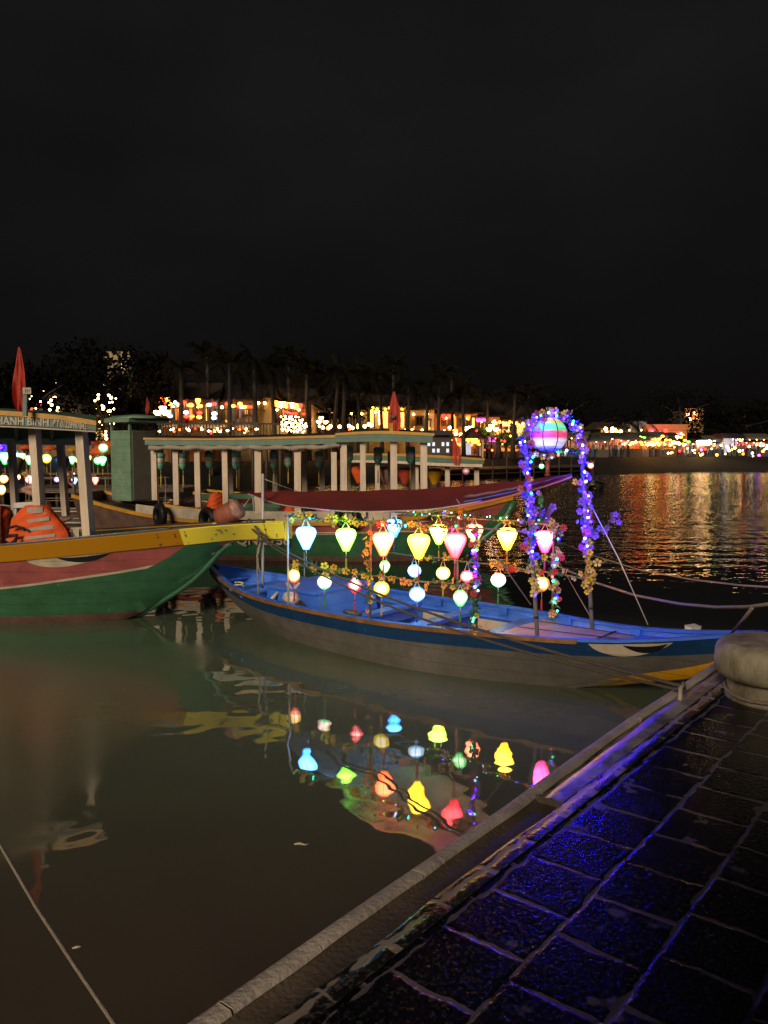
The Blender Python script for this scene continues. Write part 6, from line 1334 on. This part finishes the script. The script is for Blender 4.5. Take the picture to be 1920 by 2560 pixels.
for i, x in enumerate((432, 466, 500, 540, 578, 612)):
    q = P(x, 1064 + (i % 2) * 2, 55.2); t = thing('parasol', 'flat pale parasol over the riverside terrace tables', 'umbrella', Vector((q.x, q.y, 3.45)), 'flat parasols on the riverside terrace')
    mb = MB(); mb.lathe([(1.15, -.12), (.6, .08), (.02, .2)], q, 8); mb.build('canopy', M['awning_cloth'], t); mb = MB(); mb.tube([Vector((q.x, q.y, 3.45)), q], .03, 5); mb.build('pole', M['dark_wood'], t)
    far_lamp(x + 3, 1070 + (i % 2) * 2, 55.0, .09, 'warm', 'warm lamp under a flat parasol on the riverside terrace', 'lamps under the terrace parasols', 'ball', 'lamp', 'lamp')
rr = random.Random(21); g3 = 'bulbs strung over the restaurant terrace'
for row, (y, n, x0, x1) in enumerate(((1041, 6, 700, 752), (1048, 7, 702, 762), (1054, 9, 702, 766), (1060, 9, 700, 768), (1066, 9, 702, 764), (1072, 8, 700, 762), (1078, 6, 704, 760))):
    for i in range(n): far_lamp(x0 + (x1 - x0) * (i + rr.uniform(.2, .8)) / n, y + rr.uniform(-2, 2) + i * .6, 60 + row * -.4, rr.uniform(.045, .08), 'warm', 'warm white bulb strung over the tiered restaurant terrace', g3, 'ball', 'light_bulb', 'bulb')
for x, y in ((777, 1064), (800, 1065), (807, 1069), (821, 1070), (826, 1066), (849, 1067), (873, 1065), (881, 1070), (896, 1068), (897, 1063), (912, 1066), (922, 1061), (928, 1063)):
    far_lamp(x, y, 68, .15, 'warm', 'round white garden lamp along the promenade behind the boat roof', 'round garden lamps along the promenade', 'ball', 'garden_lamp', 'lamp')
for x, ys in ((951, (1030, 1037, 1044, 1051, 1058)), (993, (1029, 1036, 1043, 1050, 1057))):
    for y in ys: far_lamp(x, y, 74, .17, 'warm', 'white bulb in the vertical string beside the golden doors', 'bulbs in vertical strings at the golden house', 'ball', 'light_bulb', 'bulb')
for i in range(8): far_lamp(932 + i * 10.5, 1020 + (i % 2) * 3, 74, .12, 'yellow', 'yellow bulb along the eave of the golden house', 'bulbs along the golden house eave', 'ball', 'light_bulb', 'bulb')
for x, y, c in ((1092, 1082, 'white'), (1092, 1089, 'white'), (1090, 1099, 'red'), (1107, 1099, 'orange'), (1112, 1090, 'warm'), (1117, 1088, 'yellow'), (1116, 1080, 'white'), (1126, 1069, 'white'), (1126, 1079, 'orange'), (1138, 1079, 'yellow'), (1139, 1085, 'white'), (1148, 1101, 'red'), (1153, 1088, 'warm'), (1165, 1070, 'white'), (1167, 1076, 'warm'), (1164, 1083, 'orange'), (1179, 1085, 'yellow'), (1172, 1099, 'yellow'), (1181, 1099, 'yellow'), (1188, 1101, 'yellow'), (1110, 1042, 'red'), (1123, 1041, 'red'), (1131, 1042, 'orange'), (1171, 1044, 'orange'), (1195, 1106, 'orange')):
    far_lamp(x, y, 77, rr.uniform(.18, .25), c, '%s paper lantern hung between the palms before the orange red house' % {'warm': 'golden'}.get(c, c), 'paper lanterns before the orange red house', 'onion' if c != 'white' else 'flat')
for i in range(18): far_lamp(1190 + i * 3.0 if i < 10 else 1232 + (i - 10) * 8.5, 1049 + (i % 3) * 1.5 + (6 if i >= 10 else 0), 80, .13, 'pink' if i < 10 else 'yellow', ('pink' if i < 10 else 'yellow') + ' bulb along the eave of the shop houses behind the arch', 'bulbs along the shop eaves behind the arch', 'ball', 'light_bulb', 'bulb')
mb = MB(); mb.lathe([(.32, 0), (.06, .3), (.01, .32)], (0, 0, 0), 8); cone = bpy.data.meshes.new('cone_shade'); cone.from_pydata(mb.v, [], mb.f); cone.materials.append(glow('cone_glow', (1.0, .55, .25), 1.6))
for x in (1208, 1242, 1250, 1263, 1270, 1298):
    for y in (1066, 1080, 1091): 
        if rr.random() < .8:
            o = bpy.data.objects.new('hanging_lamp', cone); COL.objects.link(o); o.location = P(x + rr.uniform(-3, 3), y + rr.uniform(-2, 2), 81); tag(o, 'small cone shaped lamp shade hanging before the shop houses', 'lamp', 'cone shaped lamp shades by the shop houses')
mb = MB(); mb.box((0, 0, 0), (1, .12, .35)); o = mb.build('neon_sign', glow('neon_magenta', (1.0, .1, .9), 3)); o.location = P(1234, 1100, 80); o.scale = (1.9, 1, 1); tag(o, 'magenta neon strip over the shop front left of the arch', 'sign')
for i in range(14):
    x = 20 + (i * 61.7) % 250; y = 955 + (i * 37) % 110
    far_lamp(x, y, 60, .13, rr.choice(['warm', 'warm', 'white', 'red', 'yellow']), 'bulb glinting through the dark tree at the left', 'bulbs behind the tree at the left', 'ball', 'light_bulb', 'bulb')
for i in range(55):
    x = rr.choice([rr.uniform(85, 145), rr.uniform(235, 290), rr.uniform(235, 285)]); y = rr.uniform(978, 1035) if x < 150 else rr.choice([rr.uniform(985, 1040), rr.uniform(1045, 1098)])
    far_lamp(x, y, rr.choice([47.5, 48.5, 59]), rr.uniform(.045, .09), 'warm', 'bulb glinting through the dark tree at the left', 'bulbs behind the tree at the left', 'ball', 'light_bulb', 'bulb')
for x, y in ((98, 1009), (40, 1023), (79, 1024), (222, 1004), (200, 1005), (300, 1040)): far_lamp(x, y, 57, .2, 'red', 'red lantern among the dark trees at the left', 'red lanterns among the trees at the left')
# right hand lights
for i in range(36):
    x = 1396 + i * 9.3; y = 1098 + 6 * math.sin(i * 1.3) + rr.uniform(-4, 4) - (8 if i in (2, 5) else 0)
    if x > 1725: continue
    far_lamp(x, y, 97, rr.uniform(.17, .27), rr.choice(['warm', 'yellow', 'orange', 'green', 'yellow', 'white']), 'round paper lantern strung over the promenade right of the arch', 'paper lanterns strung over the promenade', 'flat')
for i in range(34):
    x = 1560 + i * 4.6; far_lamp(x, 1109 + rr.uniform(-3, 3), 95, rr.uniform(.18, .26), rr.choice(['red', 'orange', 'warm', 'warm', 'yellow', 'red']), 'red or amber lantern in the dense row over the night market', 'lanterns in the dense night market row', 'flat')
for x in (1626, 1664):
    for y in (1076, 1082, 1087, 1092, 1097): far_lamp(x, y, 111, .28, 'orange' if y % 2 else 'red', 'lantern in a vertical column on the orange hotel front', 'lanterns in columns on the orange hotel', 'flat')
for i in range(16): far_lamp(1630 + i * 5.2, 1080 + i * .5 + rr.uniform(-1.5, 1.5), 111, .22, rr.choice(['red', 'orange', 'orange', 'violet']), 'small lantern along the top of the orange hotel', 'lanterns along the top of the orange hotel', 'flat')
for x, y in ((1514, 1072), (1530, 1071), (1538, 1074), (1552, 1079), (1530, 1079)): far_lamp(x, y, 110, .24, 'warm', 'white lamp on the small lit pavilion', 'lamps on the small lit pavilion', 'ball', 'lamp', 'lamp')
for i in range(10): far_lamp(1719 + (i % 5) * 6, 1034 + (i // 5) * 12 + rr.uniform(-2, 2), 168, .34, 'orange' if i % 3 else 'warm', 'orange bulb on the dark tower roof terrace', 'bulbs on the tower roof terrace', 'ball', 'light_bulb', 'bulb')
for x, y, c, r_ in ((1861, 1106, 'red', .4), (1890, 1104, 'white', .3), (1820, 1114, 'cool', .3), (1903, 1098, 'warm', .3), (1786, 1106, 'cool', .25), (1773, 1104, 'white', .22), (1890, 1090, 'white', .22), (1875, 1122, 'violet', .35), (1899, 1113, 'warm', .4), (1852, 1100, 'white', .2), (1915, 1122, 'cool', .35), (1842, 1128, 'violet', .3), (1668, 1104, 'violet', .3), (1690, 1106, 'violet', .3)):
    far_lamp(x, y, 105, r_, c, '%s light scattered above the market at the right end' % {'cool': 'cold white', 'warm': 'golden'}.get(c, c), 'lights scattered at the right end', 'ball', 'light_bulb', 'bulb')
# street lamps with clustered globes
def street_lamp(globes, d, base_x, label):
    t = thing('street_lamp', label, 'street lamp', (P(base_x, 1100, d).x, d, GZ), 'globe street lamps along the far promenade'); bx = P(base_x, 1100, d).x
    zt = min(P(x, y, d).z for x, y, r in globes) - .1; mb = MB(); mb.tube([(bx, d, GZ), (bx, d, zt)], .07, 7)
    for x, y, r in globes: g_ = P(x, y, d); mb.tube([(bx, d, zt - .3), ((bx + g_.x) / 2, d, zt - .1), (g_.x, d, g_.z - r * .6)], .035, 5)
    mb.build('post', M['tape'], t)
    for x, y, r in globes: mb = MB(); mb.lathe([(.02, -r * .75), (r * .55, -r * .6), (r * .93, -r * .1), (r, r * .28), (r * .85, r * .42), (.02, r * .45)], P(x, y, d), 12); mb.build('globe', GLW['warm'], t)
street_lamp([(394, 1031, .26), (407, 1020, .24), (415, 1031, .28)], 52, 404, 'three globe street lamp before the orange lit gallery')
street_lamp([(797, 1054, .22), (803, 1045, .20), (814, 1055, .21)], 66, 803, 'three globe street lamp between the cream houses')
street_lamp([(1223, 1073, .28), (1240, 1073, .26), (1227, 1064, .2), (1231, 1064, .2)], 78, 1228, 'four globe street lamp left of the arch')
street_lamp([(1176, 1069, .27), (1184, 1076, .27), (1167, 1076, .22)], 76, 1175, 'three globe street lamp before the orange red house')
street_lamp([(1752, 1106, .55), (1768, 1106, .55), (1760, 1106, .5)], 100, 1760, 'bright white street lamp cluster over the right bank')
street_lamp([(1898, 1116, .5), (1910, 1116, .5)], 104, 1904, 'two globe street lamp near the right edge')

# night market stalls and people
def stall(aw, gl_, nm):
    t = thing('market_stall', 'x', 'market stall', (0, 0, 0), 'market stalls along the far promenade')
    mb = MB()
    for x in (-1.3, 1.3):
        for y in (-.9, .9): mb.box((x, y, 1.15), (.08, .08, 2.3))
    for y in (-.9, .9): mb.box((0, y, 2.2), (2.68, .06, .06))
    for x in (-1.3, 1.3): mb.box((x, 0, 2.17), (.06, 1.86, .06))
    mb.build('frame', M['dark_wood'], t)
    mb = MB(); mb.prism([(-1.5, -1.2, 2.15), (1.5, -1.2, 2.15), (1.5, 1.1, 2.65), (-1.5, 1.1, 2.65)], (0, 0, .06)); mb.grid([[(-1.5 + 3 * i / 12, -1.2, 2.15), (-1.5 + 3 * i / 12, -1.24, 1.95 + .06 * (i % 2))] for i in range(13)]); mb.build('awning', M[aw], t)
    mb = MB(); mb.box((0, -.6, .5), (2.6, .7, 1.0)); mb.build('counter', M['shutter'], t)
    mb = MB()
    for i in range(9): mb.box((-1.1 + i * .27, -.6 + .1 * (i % 2), 1.09), (.18, .2, .18 + .05 * (i % 3)))
    mb.build('goods', M['yellow_paint'], t)
    mb = MB(); mb.box((0, .85, 1.3), (2.5, .04, 1.6)); mb.build('lit_backdrop', gl_, t)
    mb = MB(); [mb.ball((x, -.3, 1.98), .065, 6) for x in (-.9, 0, .9)]; mb.build('lamps', GLW['warm'], t)
    return t
M['awning_green'] = mat('awning_green', (.03, .045, .035), .8); M['awning_red'] = mat('awning_red', (.10, .015, .012), .8); M['awning_pale'] = mat('awning_pale', (.10, .085, .065), .8); M['awning_blue'] = mat('awning_blue', (.012, .018, .04), .8)
st = [stall('awning_green', glow('backdrop_amber', (1.0, .5, .16), .30), 'a'), stall('awning_red', glow('backdrop_white', (.9, .7, .45), .18), 'b'), stall('awning_pale', glow('backdrop_rose', (1.0, .35, .3), .22), 'c'), stall('awning_blue', glow('backdrop_cool', (.55, .7, 1.0), .22), 'd')]
sl = ['green awning', 'dark red awning', 'pale awning', 'dark blue awning']; used = set()
for i in range(33):
    x = 1320 + i * 18.6 + rr.uniform(-7, 7); k = [0, 2, 1, 0, 3, 2, 1, 2][i % 8]; d = sx(P(x, 1120, 96).x) + rr.choice([4.0, 5.2, 7.5, 9.0])
    if 1700 < x < 1775 and i % 2: continue
    loc = Vector((P(x, 1120, d).x, d, GZ)); L_ = 'lit night market stall with a %s on the far promenade' % sl[k]; sc = (rr.uniform(.75, 1.1), 1, rr.uniform(.8, 1.18))
    if k not in used: st[k].location = loc; st[k]['label'] = L_; used.add(k); st[k].rotation_euler = (0, 0, .12)
    else: dup(st[k], loc, .12 + rr.uniform(-.5, .5), L_, scale=sc)
for i in range(110):
    x = 1325 + rr.random() ** .95 * 605; y = rr.uniform(1106, 1137) + (4 if x > 1720 else 0); far_lamp(x, y, 98, rr.uniform(.08, .17), rr.choice(['warm', 'warm', 'white', 'orange', 'cool', 'yellow', 'red', 'warm', 'violet', 'green']), 'small bulb among the night market stalls', 'small bulbs among the night market stalls', 'ball', 'light_bulb', 'bulb')
cols = ['white', 'grey', 'black', 'red', 'blue', 'tan', 'olive', 'pink']
for i in range(46):
    x = 1440 + i * 10.6 + rr.uniform(-4, 4); d = sx(P(x, 1120, 96).x) + 2.2 + rr.uniform(0, 1.4); a, b_ = rr.choice(cols), rr.choice(['black', 'blue', 'grey'])
    person(rr.choice(['stand', 'walk', 'stand']), a, b_, Vector((P(x, 1120, d).x, d, GZ)), rr.uniform(0, 6), 'person in a %s top and %s trousers in front of the night market stalls' % (a, b_), 'people in front of the night market')
for i in range(12):
    x = 1195 + rr.uniform(0, 130) if i > 4 else 1100 + i * 22; d = sx(P(x, 1120, 78).x) + 2.4; a, b_ = rr.choice(cols), rr.choice(['black', 'blue', 'grey'])
    person(rr.choice(['stand', 'walk']), a, b_, Vector((P(x, 1120, d).x, d, GZ)), rr.uniform(0, 6), 'person in a %s top and %s trousers on the promenade before the shop houses' % (a, b_), 'people before the shop houses')
# pavilions, wall and landing stage on the bank
pv = thing('pavilion', 'small open lit pavilion with a tiled hip roof on the promenade', 'pavilion', P(1183, 1125, 75) * 1)
c = P(1180, 1125, 75); c.z = GZ
mb = MB()
for a in (-1, 1):
    for b_ in (-1, 1): mb = MB(); mb.box(c + Vector((a * .9, b_ * .9, 1.0)), (.15, .15, 2.0)); mb.build('post', M['dull_white'], pv)
mb = MB(); mb.lathe([(1.9, 1.95), (.4, 2.9), (.03, 3.0)], c, 4, rot=Matrix.Rotation(PI / 4, 3, 'Z')); mb.build('roof', M['roof_tile'], pv)
mb = MB(); mb.box(c + Vector((-.4, .5, .95)), (.7, .05, 1.1)); mb.build('lit_panel', M['pane_cool'], pv)
kiosk = thing('kiosk', 'dark roofed kiosk with lit panes behind the second tour boat', 'kiosk', P(1095, 1125, 68)); c = P(1095, 1125, 68); c.z = GZ
mb = MB(); mb.box(c + Vector((0, 0, 2.3)), (2.4, 1.6, .4)); mb.build('roof', M['tape'], kiosk); mb = MB(); mb.box(c + Vector((0, .2, 1.05)), (2.1, 1.0, 2.1)); mb.build('wall', M['shutter'], kiosk)
mb = MB()
for i in range(5):
    for j in range(2):
        if (i + j) % 3: mb.box(c + Vector((-.8 + i * .4, -.32, .8 + j * .55)), (.22, .03, .32))
mb.build('lit_panes', M['pane_cool'], kiosk)
lst = thing('landing_stage', 'dark timber landing stage on thin posts along the far bank', 'jetty', (12, 66, 0))
mb = MB()
for i in range(13):
    mb = MB(); x = 4 + i * 1.5; y = sx(x) - 3 + .0 * i; mb.tube([(x, y, -.5), (x, y, 1.6 + .5 * (i % 2))], .07, 6); mb.build('post', M['dark_wood'], lst)
mb = MB()
for z in (.85, .45): mb.tube([(x, sx(x) - 3.05, z) for x in [4 + i * 1.5 for i in range(13)]], .06, 6)
mb.grid([[(x, sx(x) - 3, .9), (x, sx(x) - .2, 1.05)] for x in [4 + i * 1.5 for i in range(13)]]); mb.build('deck', M['dark_wood'], lst)
ds = thing('terrace', 'dark wooden riverside terrace with railings below the orange lit gallery', 'terrace', (-11, 53, 0))
mb = MB(); A_, B_ = P(392, 1088, 52), P(700, 1092, 52); mb.box(((A_.x + B_.x) / 2, 53.5, 3.35), (B_.x - A_.x, 3.5, .18))
mb.build('deck', M['dark_wood'], ds)
mb = MB()
for i in range(40): x = A_.x + (B_.x - A_.x) * i / 39; mb.box((x, 51.8, 3.85), (.06, .06, .9)); 
for i in range(10): x = A_.x + (B_.x - A_.x) * i / 9; mb.tube([(x, 52, 0), (x, 52, 3.3)], .12, 6)
mb.box(((A_.x + B_.x) / 2, 51.8, 4.3), (B_.x - A_.x, .1, .1)); mb.build('railing', M['dark_wood'], ds)
for i in range(11):
    far_lamp(404 + i * 24 + rr.uniform(-6, 6), 1076 + rr.uniform(-3, 3), 53.5, .12, rr.choice(['warm', 'orange', 'orange', 'white']), 'low table lamp on the dark riverside terrace', 'table lamps on the riverside terrace', 'flat', 'table_lamp', 'lamp')

# ---------------------------------------------------------------- palms and trees
def palm_crown(nm, seed, n=17, L_=2.9):
    rr = random.Random(seed); mb = MB()
    for k in range(n):
        az = 2 * PI * k / n + rr.uniform(-.2, .2); el = rr.uniform(-.35, 1.1); ln = L_ * rr.uniform(.75, 1.1); pts = []
        for i in range(9):
            t = i / 8; r = ln * t * math.cos(el) * (1 - .18 * t); z = ln * t * math.sin(el) - ln * .62 * t * t * (1.1 - .3 * el)
            pts.append(Vector((r * math.cos(az), r * math.sin(az), z)))
        mb.tube(pts, [.035 * (1 - i / 9) + .006 for i in range(9)], 4)
        side = Vector((-math.sin(az), math.cos(az), 0))
        for i in range(26):
            t = .12 + .86 * i / 25; q = along(pts, t); tng = (along(pts, min(1, t + .04)) - along(pts, max(0, t - .04))).normalized(); ll_ = .62 * math.sin(PI * (t * .85 + .1)) + .08
            for s_ in (-1, 1):
                tip = q + side * s_ * ll_ * .62 + tng * ll_ * .45 + Vector((0, 0, -ll_ * rr.uniform(.35, .75))); mid = (q + tip) / 2 + Vector((0, 0, .04))
                mb.face([q, mid + tng * .035, tip, mid - tng * .035])
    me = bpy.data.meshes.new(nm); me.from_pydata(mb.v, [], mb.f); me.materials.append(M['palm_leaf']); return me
PCR = [palm_crown('palm_crown_%d' % i, 40 + i) for i in range(3)]
def palm(x, ybase, ytop, d, k, label):
    b_ = P(x, ybase, d); b_.z = GZ; tp = P(x + R.uniform(-7, 7), ytop - 16, d); t = thing('palm_tree', label, 'palm tree', b_, 'palms along the far promenade')
    mb = MB(); mb.tube([b_, b_.lerp(tp, .35) + Vector((R.uniform(-.2, .2), 0, 0)), b_.lerp(tp, .7), tp], [.24, .17, .14, .13], 8); mb.build('trunk', M['palm_trunk'], t)
    o = link_part('crown', PCR[k % 3], t, tp, (0, 0, R.uniform(0, 6)), R.uniform(.92, 1.2)); return t
pl = [(455, 940, 54), (574, 925, 54), (642, 915, 54), (682, 935, 55), (765, 950, 62), (838, 930, 64), (864, 955, 64), (955, 965, 68), (1022, 970, 70), (1066, 985, 70), (1098, 960, 70), (1160, 985, 73), (1284, 1000, 77), (520, 905, 58), (900, 935, 66), (1215, 1010, 79), (1320, 1005, 80), (1130, 950, 76), (720, 905, 64), (985, 930, 74)]
for i, (x, y, d) in enumerate(pl): palm(x, 1100, y, d, i, 'dark palm with a thin bare trunk in the row on the far promenade')
for i, (x, y, d) in enumerate(((1568, 1072, 106), (1599, 1066, 107))): palm(x, 1120, y, d, i, ['slim palm before the pale block, left of the pair', 'slim palm before the pale block, right of the pair'][i])
def tree(c, rad, h_, n, label, seed, leaf=.34, mname='leaf_dark', clumps=16, name='tree'):
    rr = random.Random(seed); b_ = Vector((c[0], c[1], GZ)); t = thing(name, label, 'tree', b_)
    cz = GZ + h_ - rad[2]; mb = MB(); cen = [Vector((c[0] + rr.gauss(0, .45) * rad[0], c[1] + rr.gauss(0, .4) * rad[1], cz + rr.uniform(-.75, .8) * rad[2])) for _ in range(clumps)]
    mb.tube([b_, b_ + Vector((.1, 0, h_ * .25)), Vector((c[0], c[1], cz))], [.35, .27, .16], 8)
    for q in cen[:9]: mb.tube([Vector((c[0], c[1], cz - rad[2] * .5)), (q + Vector((c[0], c[1], cz))) / 2 + Vector((0, 0, -.2)), q], [.13, .08, .03], 5)
    mb.build('trunk', M['palm_trunk'], t); mb = MB()
    for i in range(n):
        v_ = Vector((rr.gauss(0, 1), rr.gauss(0, 1), rr.gauss(0, 1))).normalized() * rr.random() ** .45; q = rr.choice(cen) + Vector((v_.x * .46 * rad[0], v_.y * .46 * rad[1], v_.z * .40 * rad[2]))
        a = Vector((rr.gauss(0, 1), rr.gauss(0, 1), rr.gauss(0, 1))).normalized(); b2 = a.cross(Vector((rr.gauss(0, 1), rr.gauss(0, 1), rr.gauss(0, 1)))).normalized(); l = leaf * rr.uniform(.6, 1.3)
        mb.face([q, q + a * l * .5 + b2 * l * .3, q + a * l, q + a * l * .5 - b2 * l * .3])
    mb.build('crown', M[mname], t); return t
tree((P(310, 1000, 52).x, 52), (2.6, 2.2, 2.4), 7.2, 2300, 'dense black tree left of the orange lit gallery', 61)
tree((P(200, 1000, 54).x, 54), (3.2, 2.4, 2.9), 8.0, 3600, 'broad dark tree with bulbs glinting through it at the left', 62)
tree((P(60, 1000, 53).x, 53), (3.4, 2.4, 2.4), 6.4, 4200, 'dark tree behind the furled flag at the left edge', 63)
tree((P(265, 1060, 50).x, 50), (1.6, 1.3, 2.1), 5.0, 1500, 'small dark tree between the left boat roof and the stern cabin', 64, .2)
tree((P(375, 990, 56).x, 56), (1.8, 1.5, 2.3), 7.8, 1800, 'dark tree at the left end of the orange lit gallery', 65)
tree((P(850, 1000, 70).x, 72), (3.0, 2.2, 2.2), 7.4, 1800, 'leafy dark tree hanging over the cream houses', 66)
for i, (x, y, rx, h_) in enumerate(((1245, 1100, 1.5, 2.9), (1280, 1104, 1.7, 2.7), (1208, 1100, 1.0, 3.6), (1310, 1108, 1.2, 2.4))):
    tree((P(x, y, 79).x, 79), (rx, 1.0, .8), h_, 700, ['bright green shrub under the magenta neon strip', 'wide green shrub left of the arch', 'upright green shrub beside the street lamp', 'low green shrub behind the arch'][i], 70 + i, .22, 'shrub_leaf' if 'shrub_leaf' in M else 'leaf_dark', 8, 'shrub')
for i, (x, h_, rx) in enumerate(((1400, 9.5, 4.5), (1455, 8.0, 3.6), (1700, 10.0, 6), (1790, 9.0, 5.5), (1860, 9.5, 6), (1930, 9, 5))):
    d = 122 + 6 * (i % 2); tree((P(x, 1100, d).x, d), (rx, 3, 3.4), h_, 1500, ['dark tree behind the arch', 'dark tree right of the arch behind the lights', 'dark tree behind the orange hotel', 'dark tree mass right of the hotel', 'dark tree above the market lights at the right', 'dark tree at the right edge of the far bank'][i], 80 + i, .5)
